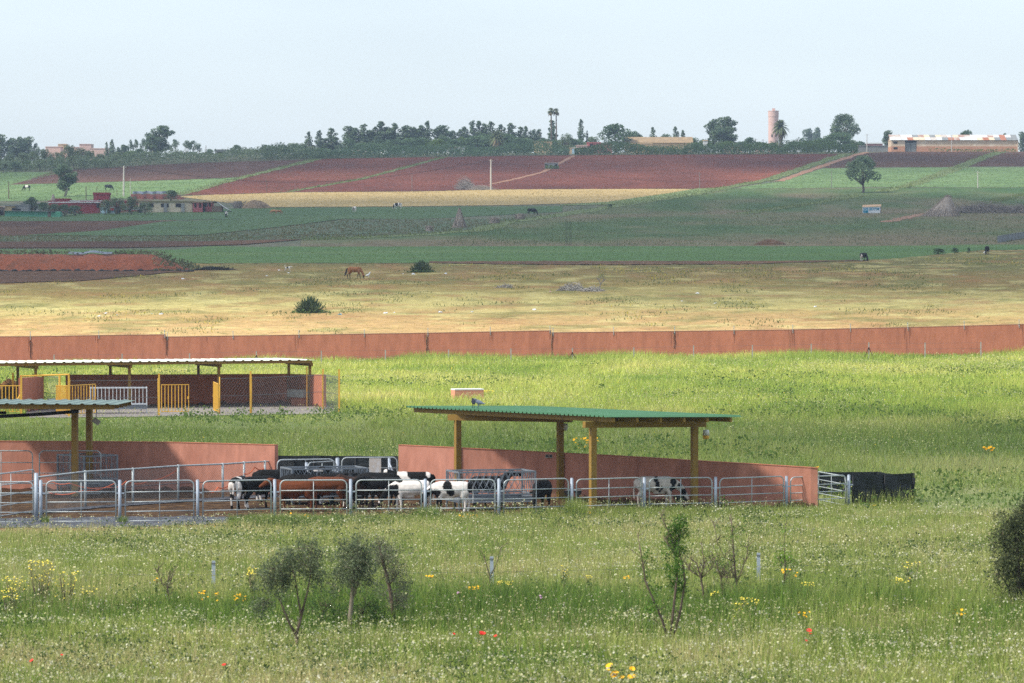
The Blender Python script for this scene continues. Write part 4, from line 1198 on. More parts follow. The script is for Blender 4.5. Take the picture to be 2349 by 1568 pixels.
herd(677, 1175.5, 180, 'level', .985, BRN, [], 'reddish-brown calf nearest the front fence, facing left', 4)
herd(752, 1171, 180, 'low', 1.04, (92, 50, 28), [(.3, .2, .2, .2, (70, 38, 22))], 'reddish-brown calf with a paler tail tip, second from the front', 5)
herd(801, 1165, 88, 'level', 1.0, BLK, [(-.46, .14, .1, .13, W_)], 'black calf standing end-on just right of the two brown calves', 6)
herd(838, 1170.5, 172, 'level', 1.03, DBR, [], 'dark chocolate-brown calf between the brown and black calves', 7)
herd(884, 1170.5, 200, 'level', 1.02, BLK, [(-.64, .52, .05, .12, W_)], 'black calf with a white tail tip left of the white calves', 8)
herd(948, 1160, 182, 'level', 1.07, BLK, [(.36, .95, .16, .22, W_), (.85, .95, .05, .3, W_), (.2, .66, .12, .2, W_), (-.46, .98, .07, .14, W_)], 'black and white calf behind the white one, white shoulder and rump stripe', 9)
herd(946, 1176.5, 182, 'low', 1.0, W_, [(.62, .70, .22, .22, BLK), (.85, .5, .28, .22, BLK), (.42, 1.0, .1, .05, BLK), (-.6, .95, .06, .1, BLK)], 'white-bodied calf with a black head and neck, facing left', 10, hoof=(120, 104, 92))
herd(1037, 1178.5, 181, 'low', .985, W_, [(.14, .88, .15, .18, BLK), (.05, .68, .13, .14, BLK), (.60, .62, .22, .18, BLK), (.85, .5, .3, .25, BLK), (.42, .34, .1, .18, BLK), (-.58, .86, .09, .2, BLK)], 'white calf with a large black patch on its side, facing left', 11, hoof=(120, 104, 92))
herd(1120, 1163, 2, 'up', .97, BLK, [], 'black calf behind the bars of the hay rack, muzzle to the right', 12)
herd(1243, 1175.5, 255, 'low', 1.0, BLK, [], 'black calf with a yellow ear tag right of the hay rack', 13, tag=(.80, -.13, .66))
herd(1503, 1168, 0, 'low', 1.02, (196, 184, 172), [(.02, .92, .07, .1, BLK), (.06, .72, .08, .16, BLK), (.2, .66, .05, .06, BLK), (.14, .55, .04, .05, BLK), (.58, .86, .1, .13, BLK), (.56, .62, .1, .1, BLK), (.78, .72, .07, .08, BLK), (.9, .52, .1, .12, BLK)], 'dirty white calf with black spots drinking under the green roof', 14, hoof=(120, 104, 92))
herd(792, 1156, 186, 'up', 1.0, BLK, [(.9, 1.08, .16, .05, W_)], 'black calf with a white face blaze behind the hay rack', 15)
herd(690, 1161, 170, 'low', 1.0, BLK, [], 'black calf mostly hidden behind the nearest brown calf', 16)
herd(770, 1160, 10, 'low', 1.02, BLK, [(-.46, .14, .1, .12, W_)], 'black calf mostly hidden behind the second brown calf', 17)
herd(868, 1161, 176, 'low', 1.06, BLK, [], 'black calf behind the chocolate-brown one near the centre', 18)

# ---- cattle, sheep far off (same bodies, small in the picture)
FARC = 'cattle grazing on the far fields'
def far_cow(vx, vy, hd, pose, base, patches, label, s=1.35, seed=0, cat='cow', name='cow'):
    animal(coat_mesh(COW[pose], base, patches, seed=seed, name=name), gp(vx, vy), hd, s, label, cat, name, FARC)
far_cow(1220, 493.5, -8, 'graze', BLK, [], 'black cow grazing right of the reed stooks', 1.5, 21)
far_cow(913, 480.5, 160, 'graze', W_, [(.2, .8, .3, .3, BLK), (.8, .5, .2, .3, BLK), (-.4, .85, .1, .2, BLK)], 'piebald cow grazing just below the tan wheat field', 1.5, 22)
far_cow(812.5, 488, 110, 'low', W_, [(-.3, .7, .2, .3, BLK), (.4, .7, .2, .4, BLK)], 'white and black cow end-on below the wheat, left of the other piebald', 1.4, 23)
far_cow(519, 500, 100, 'low', BLK, [(-.55, .7, .1, .3, W_)], 'dark cow with white behind on the green field by the farm', 1.4, 24)
far_cow(62, 438, 170, 'graze', BLK, [(.0, .8, .3, .4, W_)], 'black cow with a white middle on the pale field at the left', 1.5, 25)
far_cow(248.5, 437.5, -5, 'graze', (40, 44, 48), [], 'dark cow grazing above the red farmhouse', 1.6, 26)
far_cow(1981, 600.5, -62, 'graze', BLK, [(-.1, .6, .2, .25, W_), (-.4, .3, .15, .3, W_)], 'black and white cow grazing at the green and tan field border', 1.15, 27)
far_cow(2264, 585, 255, 'graze', BLK, [], 'black cow seen end-on at the far right of the tan meadow', 1.2, 28)
far_cow(628, 491.5, 175, 'graze', (166, 122, 84), [], 'tan cow on the left of the pair lying below the wheat', 1.0, 29)
far_cow(639, 492, 5, 'graze', (156, 112, 78), [], 'tan cow on the right of the pair below the wheat', 1.0, 30)

# ---- horse
def horse():
    S = [[(-.74, 0, 1.18, .14, .15), (-.66, 0, 1.14, .24, .26), (-.45, 0, 1.12, .27, .30), (-.1, 0, 1.07, .27, .30), (.25, 0, 1.07, .25, .32), (.50, 0, 1.10, .20, .31), (.64, 0, 1.12, .14, .22)],
         [(.52, 0, 1.16, .13, .25), (.72, 0, 1.02, .10, .19), (.90, 0, .74, .085, .14), (1.00, 0, .50, .075, .11)],
         [(.98, 0, .52, .08, .11), (1.02, 0, .40, .085, .12), (1.05, 0, .24, .07, .085), (1.06, 0, .08, .065, .065), (1.06, 0, .03, .05, .05)]]
    for sy, st in ((-1, .16), (1, -.10)):
        S.append([(.46, sy * .13, 1.08, .09, .19), (.46 + st * .3, sy * .14, .84, .08, .12), (.47 + st * .6, sy * .14, .62, .055, .065), (.47 + st, sy * .14, .46, .052, .055), (.46 + st * 1.2, sy * .14, .20, .036, .04), (.47 + st * 1.3, sy * .14, .10, .045, .05), (.50 + st * 1.3, sy * .14, .02, .06, .075)])
        S.append([(-.56, sy * .14, 1.12, .12, .24), (-.54 - st * .3, sy * .15, .88, .11, .19), (-.52 - st * .5, sy * .15, .70, .08, .11), (-.66 - st, sy * .14, .52, .05, .07), (-.66 - st, sy * .14, .28, .04, .045), (-.63 - st, sy * .14, .10, .045, .05), (-.60 - st, sy * .14, .02, .06, .075)])
        S.append([(.985, sy * .06, .60, .02, .025), (.96, sy * .075, .68, .025, .03), (.95, sy * .08, .74, .01, .01)])
    me = quad_mesh(S, .03)
    DK = (34, 24, 22)
    me = coat_mesh(me, (146, 96, 58), [(.46, .2, .3, .42, DK), (-.66, .2, .3, .42, DK), (1.05, .2, .12, .22, (60, 36, 28))], seed=40, name='horse', hoof=(40, 34, 30))
    p = gp(813.5, 640.5); o = animal(me, p, -3, 1.06, 'brown horse with dark legs grazing in the dry meadow', 'horse', 'horse')
    M_mane = mat('dark_horsehair', [(40, 26, 22), (64, 38, 28)], scale=6, rough=.7)
    b = MB(); b.tube([(-.76, 0, 1.26), (-.90, 0, 1.12), (-.98, .02, .8), (-1.08, .03, .5), (-1.18, .03, .34)], [.05, .09, .12, .10, .02], 8)
    b.build('tail', M_mane, o, (0, 0, 0), True)
    b = MB(); b.tube([(.44, 0, 1.38), (.66, .01, 1.22), (.86, .02, .94), (.97, .02, .66)], [.03, .08, .08, .03], 8)
    b.build('mane', M_mane, o, (0, 0, 0), True)
horse()
# ---- dog
def dog():
    S = [[(-.30, 0, .50, .07, .08), (-.2, 0, .50, .10, .11), (.1, 0, .49, .12, .14), (.28, 0, .52, .09, .12)], [(.26, 0, .56, .07, .10), (.38, 0, .64, .06, .075)],
         [(.36, 0, .65, .07, .075), (.46, 0, .63, .065, .065), (.56, 0, .59, .04, .04), (.62, 0, .575, .03, .03)],
         [(-.32, 0, .56, .03, .03), (-.42, 0, .70, .03, .03), (-.38, 0, .82, .03, .03), (-.28, 0, .82, .02, .02)]]
    for sy, st in ((-1, .1), (1, -.08)):
        S.append([(.22, sy * .07, .46, .05, .07), (.22 + st * .5, sy * .07, .28, .03, .035), (.22 + st, sy * .07, .04, .03, .035)])
        S.append([(-.22, sy * .07, .48, .06, .09), (-.2 - st * .5, sy * .07, .32, .04, .05), (-.27 - st, sy * .07, .2, .025, .028), (-.25 - st, sy * .07, .03, .03, .035)])
        S.append([(.37, sy * .05, .70, .02, .02), (.35, sy * .07, .77, .015, .02)])
    me = coat_mesh(quad_mesh(S, .018), (214, 208, 198), [(-.02, .56, .12, .1, (36, 34, 34)), (.4, .68, .05, .07, (120, 90, 70))], seed=50, name='dog')
    animal(me, gp(660, 623.5), -4, 1.0, 'white dog with a curled tail walking in the dry meadow', 'dog', 'dog')
dog()
# ---- birds
def bird(p, s, hd, base, label, cat, name, neck=0.0, group=None):
    S = [[(-.16, 0, .12, .012, .01), (-.10, 0, .13, .035, .02), (-.03, 0, .15, .05, .05), (.05, 0, .17, .05, .055), (.10, 0, .19, .035, .04)],
         [(.08, 0, .19, .03, .035), (.115 + neck * .3, 0, .225 + neck, .024, .028), (.13 + neck * .4, 0, .235 + neck, .026, .026), (.165 + neck * .5, 0, .23 + neck, .008, .008)]]
    for sy in (-1, 1): S.append([(.02, sy * .02, .13, .012, .012), (.03, sy * .022, .05, .007, .007), (.05, sy * .022, .005, .01, .006)])
    me = coat_mesh(quad_mesh(S, .006), base, [(.1, .2, .04, .04, tuple(int(v * .7) for v in base))], hoof=tuple(int(v * .8) for v in base), seed=60, name=name)
    animal(me, p, hd, s, label, cat, name, group)
def roof_pt(vx, vy):
    for k in range(400):
        s = k / 400; q = RN + RV * (s * 14) + RU * .25
        c = q - cam.location; x = 1174.5 + c.x / (c.y * _cp) * FV
        if x <= vx: return RP(.35, s * 14, .055)
    return RN
bird(roof_pt(1080.5, 936), 1.35, 100, (40, 44, 56), 'dark pigeon on the left, standing upright on the green roof edge', 'pigeon', 'pigeon', group='pigeons on the green roof')
bird(roof_pt(1094, 937), 1.35, 150, (104, 112, 128), 'grey pigeon on the right, crouching on the green roof edge', 'pigeon', 'pigeon', group='pigeons on the green roof')
bird(gp(844, 638.5), 2.4, 40, (226, 226, 222), 'white egret beside the grazing horse', 'egret', 'egret', neck=.06)
bird(gp(2258, 585), 2.0, 60, (226, 226, 222), 'white egret at the feet of the far right black cow', 'egret', 'egret', neck=.06)
# ============================================================ trees
M_bark = mat('bark', [(84, 72, 62), (112, 98, 84)], scale=3, rough=.95, stretch=(1, 1, .3))
M_bark_p = mat('pale_bark', [(150, 140, 126), (176, 166, 152)], scale=2, rough=.9, stretch=(1, 1, .3))
M_leaf = mat_attr('foliage', rough=.65, trans=.4, spec=.2)

def leaf_soup(name, C, size, cols, parent=None, m=None, up=0.35, aspect=.6, rs=None):
    """C: (n,3) leaf centres; each leaf a bent quad"""
    rs = rs or RNG; n = len(C)
    d = rs.normal(size=(n, 3)); d[:, 2] += up; d /= np.linalg.norm(d, axis=1)[:, None]
    r = rs.normal(size=(n, 3)); u = np.cross(d, r); u /= np.linalg.norm(u, axis=1)[:, None] + 1e-9; w = np.cross(d, u)
    s = (size * rs.uniform(.6, 1.35, n))[:, None]
    v = np.stack([C - u * s * .5, C + w * s * .5 * aspect + d * s * .08, C + u * s * .5, C - w * s * .5 * aspect + d * s * .08], 1).reshape(-1, 3)
    f = np.arange(n * 4)
    return np_mesh(name, v, f, 4, m or M_leaf, np.repeat(cols, 4, 0), parent)

def blob_points(blobs, n, rs, shell=.55):
    """points spread through ellipsoids (cx,cy,cz,rx,ry,rz)"""
    B = np.array(blobs, float); w = (B[:, 3] * B[:, 4] * B[:, 5]) ** .67; w /= w.sum()
    k = rs.choice(len(B), n, p=w)
    d = rs.normal(size=(n, 3)); d /= np.linalg.norm(d, axis=1)[:, None]
    r = shell + (1 - shell) * rs.random(n) ** .7
    r *= 1 + .22 * (rs.random(n) - .5)
    return B[k, :3] + d * B[k, 3:6] * r[:, None], k

def leaf_cols(n, k, base, rs, var=.28):
    b = np.array([lin(c) for c in base]); nb = k.max() + 1
    t = np.clip(rs.random(nb)[k] * .6 + rs.random(n) * .4, 0, 1)[:, None]
    c = b[0] * (1 - t) + b[-1] * t
    return np.clip(c * (1 + var * (rs.random((n, 1)) - .5) * 2), 0, 1)

def proto_tree(kind, seed, base, bark=None, n=1500, leaf=.5):
    """10 m high tree: (crown mesh, trunk mesh)"""
    rs = np.random.default_rng(seed); bl = []; tr = MB()
    def limb(p, q, r0, r1):
        p = Vector(p); q = Vector(q); m = p.lerp(q, .5) + Vector((rs.normal() * .15, rs.normal() * .15, .1)); tr.tube([p, m, q], [r0, (r0 + r1) / 2, r1], 6)
    if kind == 'gum':            # tall irregular eucalyptus
        limb((0, 0, -.3), (.2, .1, 4.5), .32, .22); limb((.2, .1, 4.5), (.1, 0, 8.6), .22, .06)
        for i in range(15):
            z = 2.6 + 6.4 * (i / 14) ** .9; a = rs.random() * 6.28; R_ = (1.9 * math.sin(math.pi * min(1, (z - 1.2) / 9.4)) + .3) * rs.uniform(.5, 1.05)
            c = (R_ * math.cos(a), R_ * math.sin(a), z); bl.append((*c, rs.uniform(.75, 1.3), rs.uniform(.75, 1.3), rs.uniform(.7, 1.15)))
            limb((.1, 0, max(1.8, z - 1.6)), c, .1, .03)
        bl.append((.1, 0, 9.2, .8, .8, .8)); bl.append((0, 0, 6, 1.3, 1.3, 2.6))
    elif kind == 'pine':         # ragged conifer
        limb((0, 0, -.3), (.1, 0, 5), .26, .18); limb((.1, 0, 5), (0, 0, 9.8), .18, .03)
        for i in range(19):
            z = 1.4 + 8.2 * i / 18; a = i * 2.4 + rs.random(); R_ = 2.0 * (1 - (z - 1.2) / 9.6) ** .8 * rs.uniform(.5, 1.1)
            bl.append((R_ * math.cos(a), R_ * math.sin(a), z, rs.uniform(.55, 1.05) * (1.15 - z / 14), rs.uniform(.55, 1.05) * (1.15 - z / 14), rs.uniform(.5, .8)))
        bl.append((0, 0, 9.5, .3, .3, .55)); bl.append((0, 0, 4.5, 1.1, 1.1, 3.0))
    elif kind == 'cypress':
        limb((0, 0, -.3), (0, 0, 9), .18, .04)
        for i in range(12): z = .8 + 8.4 * i / 11; r = 1.05 * math.sin(math.pi * (.12 + .85 * (z / 10))) ** .7; bl.append((rs.normal() * .15, rs.normal() * .15, z, r, r, .9))
        bl.append((0, 0, 9.5, .25, .25, .5))
    elif kind == 'dome':         # dense round tree or big shrub
        limb((0, 0, -.3), (0, 0, 4), .5, .3)
        for i in range(26):
            a = rs.random() * 6.28; e = rs.random() ** .7 * 1.45; R_ = 3.6
            c = (R_ * math.cos(a) * math.cos(e), R_ * math.sin(a) * math.cos(e), 1.9 + 6.2 * math.sin(e)); q = rs.uniform(1.2, 2.1); bl.append((*c, q, q, q * .85))
            if i < 6: limb((0, 0, 3), c, .2, .06)
        bl.append((0, 0, 4, 3.2, 3.2, 3.4))
    elif kind == 'umbrella':     # clumps on bare leaning stems
        for i in range(7):
            a = rs.random() * 6.28; d = rs.uniform(.6, 4.2); z = 9.2 - .16 * d * d + rs.normal() * .4
            c = (d * math.cos(a), d * math.sin(a), z); limb((.25 * math.cos(a), .25 * math.sin(a), -.3), c, .16, .06)
            q = rs.uniform(1.0, 1.7); bl.append((*c, q, q, q * .62)); bl.append((c[0] + q * .7, c[1], z - .6, q * .7, q * .7, q * .5))
    elif kind == 'broad':        # wide crown on a visible trunk
        limb((0, 0, -.3), (.1, 0, 2.2), .36, .28)
        for i in range(30):
            a = rs.random() * 6.28; e = -.35 + 1.75 * rs.random(); R_ = 3.9 * rs.uniform(.75, 1.1)
            c = (R_ * math.cos(a) * math.cos(e), R_ * math.sin(a) * math.cos(e), 5.2 + 3.8 * math.sin(e)); q = rs.uniform(1.0, 1.6); bl.append((*c, q, q, q * .85))
            if i < 14: limb((.1, 0, 2.0), (c[0] * .85, c[1] * .85, c[2] * .9), .15, .04)
        bl.append((0, 0, 5.6, 3.1, 3.1, 2.9))
    elif kind == 'willow':       # drooping pepper tree
        limb((0, 0, -.3), (.1, 0, 3), .4, .3)
        for i in range(22):
            a = rs.random() * 6.28; d = rs.uniform(.8, 4.2); z = 8.4 - .26 * d * d + rs.normal() * .5
            c = (d * math.cos(a), d * math.sin(a), z); limb((.1, 0, 2.8), c, .14, .04); bl.append((*c, 1.3, 1.3, 1.2)); bl.append((c[0] * 1.08, c[1] * 1.08, z - 1.6, .9, .9, 1.5))
    C, k = blob_points(bl, n, rs)
    C = C[C[:, 2] > .2]; k = k[:len(C)]
    o = leaf_soup('crown', C, leaf, leaf_cols(len(C), k, base, rs), rs=rs); t = tr.build('trunk', bark or M_bark, smooth=True)
    r = (o.data, t.data); bpy.data.objects.remove(o); bpy.data.objects.remove(t)
    return r
G1 = [(66, 90, 68), (120, 138, 104)]; G2 = [(58, 84, 58), (106, 130, 90)]; G3 = [(72, 96, 46), (106, 128, 64)]; G4 = [(88, 106, 76), (132, 146, 108)]; G5 = [(42, 58, 42), (66, 82, 54)]
TREE = {'gum': [proto_tree('gum', s, G1, M_bark_p, n=2600, leaf=.5) for s in (1, 2, 3)], 'pine': [proto_tree('pine', s, G1, n=2200, leaf=.42) for s in (11, 12, 13, 14)],
        'cypress': [proto_tree('cypress', s, G5, n=800) for s in (21,)], 'dome': [proto_tree('dome', s, G2, n=2200, leaf=.6) for s in (31, 32)],
        'light': [proto_tree('dome', 33, G3, n=2200, leaf=.6)], 'umbrella': [proto_tree('umbrella', s, G1, n=1100) for s in (41, 42)],
        'broad': [proto_tree('broad', s, G1, n=4600, leaf=.46) for s in (51, 52)], 'willow': [proto_tree('willow', s, G4, n=2400, leaf=.5) for s in (61, 62)]}
WID = {'gum': 5.0, 'pine': 3.9, 'cypress': 2.4, 'dome': 9.6, 'light': 9.6, 'umbrella': 9.6, 'broad': 9.4, 'willow': 10.0}
_tn = [0]
def tree(kind, vx, vtop, D, wV, label, group=None, cat='tree', vbase=None, name=None):
    if vbase is not None: p = gp(vx, vbase); D = p.y
    else: p = gx(vx, D)
    h = max(1.0, at(vx, vtop, D).z - p.z); w = wV * D / FV
    v = TREE[kind][_tn[0] % len(TREE[kind])]; _tn[0] += 1
    nm = name or {'gum': 'gum_tree', 'pine': 'pine_tree', 'cypress': 'cypress_tree', 'dome': 'leafy_tree', 'light': 'leafy_tree', 'umbrella': 'umbrella_tree', 'broad': 'broad_tree', 'willow': 'pepper_tree'}[kind]
    t = thing(nm, label, cat, p, group, random.uniform(0, 6.28))
    t.scale = (w / WID[kind], w / WID[kind], h / 10)
    for n_, me in (('crown', v[0]), ('trunk', v[1])):
        o = bpy.data.objects.new(n_, me); COL.objects.link(o); o.parent = t
    return t

GR = 'trees along the skyline'
# left end
for vx, vt, w, lb in ((2, 308, 40, 'tall grey gum tree at the very left edge of the skyline'), (27, 316, 34, 'second grey gum tree from the left edge'), (47, 314, 34, 'third grey gum tree from the left edge'), (66, 313, 34, 'fourth grey gum tree from the left edge'), (82, 326, 26, 'smallest gum tree at the right end of the far left clump')):
    tree('umbrella' if vx == 82 else 'gum', vx, vt, 1640, w * 1.1, lb, 'gum trees at the left end of the skyline')
LW = [(-5, 360, 44), (22, 350, 44), (52, 350, 42), (78, 343, 40), (103, 340, 42), (128, 346, 40), (158, 331, 48), (182, 336, 46), (206, 344, 42), (232, 350, 40)]
for i, (vx, vt, w) in enumerate(LW):
    tree('willow', vx, vt, 1400 + 12 * (i % 4), w, f'{ORD[i]} pale drooping tree from the left below the pink village', 'drooping trees below the pink village')
LW2 = [(8, 372, 34), (36, 370, 34), (64, 368, 32), (92, 362, 32), (116, 366, 30), (142, 358, 34), (170, 356, 36), (194, 362, 32), (220, 364, 32), (246, 366, 32)]
for i, (vx, vt, w) in enumerate(LW2): tree(['willow', 'dome', 'light'][i % 3], vx, vt, 1375 + 6 * (i % 3), w, f'{ORD[i]} bushy tree from the left in the front row below the pink village', 'front row of bushy trees below the village')
tree('pine', 245, 327, 1600, 14, 'small dark conifer on the left of the pair right of the pink village', GR); tree('pine', 257, 321, 1600, 24, 'larger dark conifer on the right of the pair right of the pink village', GR)
tree('pine', 272, 338, 1500, 22, 'short pointed conifer left of the umbrella trees', GR); tree('gum', 284, 332, 1560, 28, 'dim low gum tree left of the umbrella trees', GR)
tree('umbrella', 299, 320, 1600, 18, 'leftmost small umbrella-shaped tree on the skyline', GR); tree('umbrella', 314, 318, 1600, 22, 'middle umbrella-shaped tree left of the big gum', GR); tree('umbrella', 332, 318, 1600, 26, 'umbrella-shaped tree touching the big gum on its left', GR)
tree('gum', 369, 288, 1500, 66, 'big tall grey-green gum tree dominating the left skyline', GR); tree('gum', 350, 312, 1495, 40, 'lower gum growing against the left side of the big gum', GR)
for i, (vx, vt, w) in enumerate(((404, 318, 34), (425, 322, 36), (446, 321, 36), (458, 332, 18))): tree('umbrella', vx, vt, 1620, w, f'{ORD[i]} dark umbrella-shaped tree right of the big gum', GR)
for i, (vx, vt, w) in enumerate(((285, 356, 44), (312, 352, 50), (340, 346, 56), (392, 352, 50), (260, 360, 40))): tree('willow', vx, vt, 1420, w, f'{ORD[i]} pale bushy tree at the foot of the big gum', 'bushy trees at the foot of the big gum')
tree('dome', 543, 331, 1500, 28, 'small lone tree in front of the grey farm roof', GR); tree('dome', 482, 340, 1560, 20, 'tiny round tree beside the left end of the grey farm roof', GR)
for i, (vx, vt, w) in enumerate(((600, 344, 50), (640, 336, 60), (672, 327, 46), (690, 326, 40))): tree('willow', vx, vt, 1490, w, f'{ORD[i]} low grey tree in the hedge left of the conifers', 'low trees in the hedge')
# conifer rows
row1 = [(708, 303, 20), (733, 300, 20), (748, 318, 36), (762, 295, 32), (774, 316, 24)]
for i, (vx, vt, w) in enumerate(row1): tree('pine', vx, vt, 1520, w * 1.4, f'{ORD[i]} conifer from the left in the small clump left of the gap', 'conifers left of the gap')
row2 = [(802, 289, 26), (817, 294, 26), (833, 286, 30), (850, 298, 30), (862, 292, 28), (875, 279, 36), (890, 291, 30), (907, 284, 34), (930, 289, 40), (947, 291, 34), (966, 288, 30), (980, 279, 24), (1013, 287, 36)]
for i, (vx, vt, w) in enumerate(row2): tree('pine' if i % 3 else 'gum', vx, vt, 1540, w * 1.5, f'{ORD[i]} conifer from the left in the dense central row', 'conifers of the dense central row')
row3 = [(1040, 300, 30), (1056, 297, 28), (1066, 292, 28), (1084, 278, 24), (1099, 278, 26), (1112, 284, 24), (1127, 280, 26), (1150, 287, 32), (1172, 283, 34), (1196, 292, 26), (1207, 291, 22), (1224, 298, 22), (1236, 297, 24)]
for i, (vx, vt, w) in enumerate(row3): tree('pine', vx, vt, 1560, w * 1.5, f'{ORD[i]} conifer from the left in the row left of the tall palms', 'conifers left of the tall palms')
for i, (vx, vt, w) in enumerate(((845, 325, 60), (905, 318, 70), (955, 312, 70), (1045, 318, 60), (1095, 308, 70), (1150, 304, 80), (1195, 314, 70), (1235, 320, 60), (1285, 318, 60), (1310, 316, 60))):
    tree('dome', vx, vt, 1515, w * 1.25, f'{ORD[i]} dark rounded tree from the left under the conifer rows', 'rounded trees under the conifer rows')
tree('light', 1000, 316, 1480, 54, 'bright green rounded tree below the gap in the conifers', GR); tree('dome', 912, 338, 1462, 48, 'dark round bush sitting in the hedge beside the tin shanties', GR, 'bush')
tree('pine', 1267, 276, 1540, 34, 'dark conifer right under the two tall palms', GR); tree('pine', 1333, 275, 1540, 24, 'slim ragged conifer standing above the pink farm', GR); tree('cypress', 1347, 299, 1530, 9, 'thin dark cypress beside the slim conifer', GR)
tree('cypress', 1217, 299, 1545, 10, 'thin dark cypress left of the tall palms', GR)
for i, (vx, vt, w) in enumerate(((1300, 302, 40), (1360, 312, 50), (1310, 330, 60))): tree('willow', vx, vt, 1500, w, f'{ORD[i]} greyish tree among the houses right of the palms', 'trees among the houses')
tree('dome', 1412, 280, 1500, 84, 'big dark broad tree left of the long tiled barn', GR); tree('dome', 1450, 296, 1530, 60, 'lower tree overlapping the right of the big dark broad tree', GR)
tree('pine', 1497, 293, 1560, 24, 'isolated small conifer above the tiled barn roof', GR); tree('dome', 1528, 303, 1570, 44, 'low rounded tree behind the tiled barn', GR); tree('pine', 1549, 291, 1560, 26, 'left one of two small conifers behind the tiled barn', GR); tree('pine', 1566, 299, 1560, 22, 'right one of two small conifers behind the tiled barn', GR)
tree('gum', 1638, 273, 1510, 44, 'left half of the twin gum trees right of the tiled barn', GR); tree('gum', 1668, 267, 1505, 56, 'right and larger of the twin gum trees right of the tiled barn', GR); tree('gum', 1655, 292, 1500, 60, 'low gum filling between the twin gum trees', GR)
tree('light', 1672, 322, 1480, 50, 'bright low tree under the twin gum trees', GR); tree('dome', 1720, 313, 1490, 36, 'round dark bush left of the water tower foot', GR, 'bush'); tree('dome', 1596, 324, 1490, 40, 'rounded tree right of the tiled barn gable', GR)
for i, (vx, vt, w) in enumerate(((1745, 324, 50), (1822, 322, 50), (1850, 322, 40), (1885, 314, 60))): tree('dome' if i % 2 else 'light', vx, vt, 1480, w, f'{ORD[i]} low tree from the left around the foot of the water tower', 'low trees around the water tower')
tree('gum', 1856, 294, 2200, 40, 'hazy far tree right of the date palm', GR); tree('gum', 1872, 292, 2200, 36, 'second hazy far tree right of the date palm', GR)
tree('broad', 1938, 260, 1490, 70, 'large reddish-grey tree left of the pale barn', GR); tree('dome', 1925, 300, 1475, 84, 'dense green tree under the large reddish-grey tree', GR); tree('dome', 1972, 322, 1600, 34, 'faint small tree behind the red wall', GR)
tree('gum', 2036, 299, 1560, 26, 'slim tree at the left end of the pale barn', GR); tree('dome', 2218, 295, 1620, 48, 'domed tree rising behind the barn roof', GR); tree('gum', 2303, 306, 1700, 16, 'tiny far tree behind the right part of the barn', GR); tree('gum', 2344, 302, 1650, 26, 'tree at the right edge behind the barn', GR)
# single trees on the slope
tree('broad', 1980, 357, 0, 86, 'large round tree standing alone on the right slope', None, vbase=443); tree('gum', 148, 376, 0, 56, 'tall lone gum tree behind the red farmhouse', None, vbase=452)
tree('dome', 392, 434, 0, 34, 'small round dark tree above the block farm building', None, vbase=461)
FT = 'trees before the red farmhouse'
tree('willow', 241, 456, 0, 34, 'leftmost olive-green tree before the red farmhouse', FT, vbase=494); tree('willow', 268, 449, 0, 46, 'tree shading the red tractor', FT, vbase=492); tree('willow', 302, 449, 0, 48, 'largest tree in front of the block farm building', FT, vbase=493); tree('willow', 333, 461, 0, 34, 'rightmost tree in front of the block farm building', FT, vbase=493)
for i, (vx, vt, w) in enumerate(((100, 462, 34), (124, 465, 34), (148, 467, 36), (172, 469, 38))): tree('dome', vx, vt, 0, w, f'{ORD[i]} bush from the left in the dark green farm hedge', 'bushes of the farm hedge', 'bush', vbase=496, name='hedge_bush')
tree('gum', 74, 452, 0, 34, 'spiky dark tree at the left end of the farm hedge', None, vbase=492)
tree('dome', 1399, 470, 0, 13, 'small dark bush on the grassy verge below the wheat', None, 'bush', vbase=477, name='bush')

HB = [(268, 348, 34, 'willow'), (300, 344, 40, 'light'), (322, 340, 34, 'dome'), (410, 346, 46, 'willow'), (440, 348, 40, 'dome'), (470, 350, 40, 'willow'), (505, 352, 36, 'light'), (560, 349, 40, 'dome'), (592, 346, 38, 'willow'), (622, 341, 40, 'dome'), (655, 336, 44, 'light'), (684, 332, 44, 'dome'), (714, 336, 40, 'willow'), (742, 338, 36, 'dome')]
for i, (vx, vt, w, kd) in enumerate(HB): tree(kd, vx, vt, 1478 + 5 * (i % 3), w, f'{ORD[i]} low tree from the left in the belt between the big gum and the conifers', 'low trees of the left belt')
HC = [(800, 318, 44, 'dome'), (830, 322, 40, 'willow'), (868, 316, 46, 'dome'), (900, 320, 40, 'light'), (938, 314, 48, 'dome'), (975, 312, 44, 'willow'), (1022, 312, 44, 'dome'), (1062, 312, 46, 'light'), (1108, 304, 50, 'dome'), (1130, 312, 44, 'willow'), (1172, 306, 48, 'dome'), (1210, 312, 44, 'willow'), (1248, 316, 44, 'dome'), (1330, 322, 44, 'light'), (1368, 326, 40, 'dome')]
for i, (vx, vt, w, kd) in enumerate(HC): tree(kd, vx, vt, 1530 + 4 * (i % 3), w, f'{ORD[i]} bushy crown from the left filling between the conifer trunks', 'bushy crowns between the conifers')
HD = [(1488, 316, 50, 'dome'), (1515, 312, 44, 'willow'), (1588, 312, 46, 'dome'), (1616, 318, 40, 'light'), (1700, 322, 46, 'dome'), (1770, 326, 50, 'light'), (1806, 328, 40, 'dome'), (1868, 320, 44, 'willow'), (1900, 312, 50, 'dome'), (1952, 318, 40, 'light')]
for i, (vx, vt, w, kd) in enumerate(HD): tree(kd, vx, vt, 1510 + 5 * (i % 3), w, f'{ORD[i]} bushy crown from the left between the tiled barn and the long red building', 'bushy crowns right of the tiled barn')
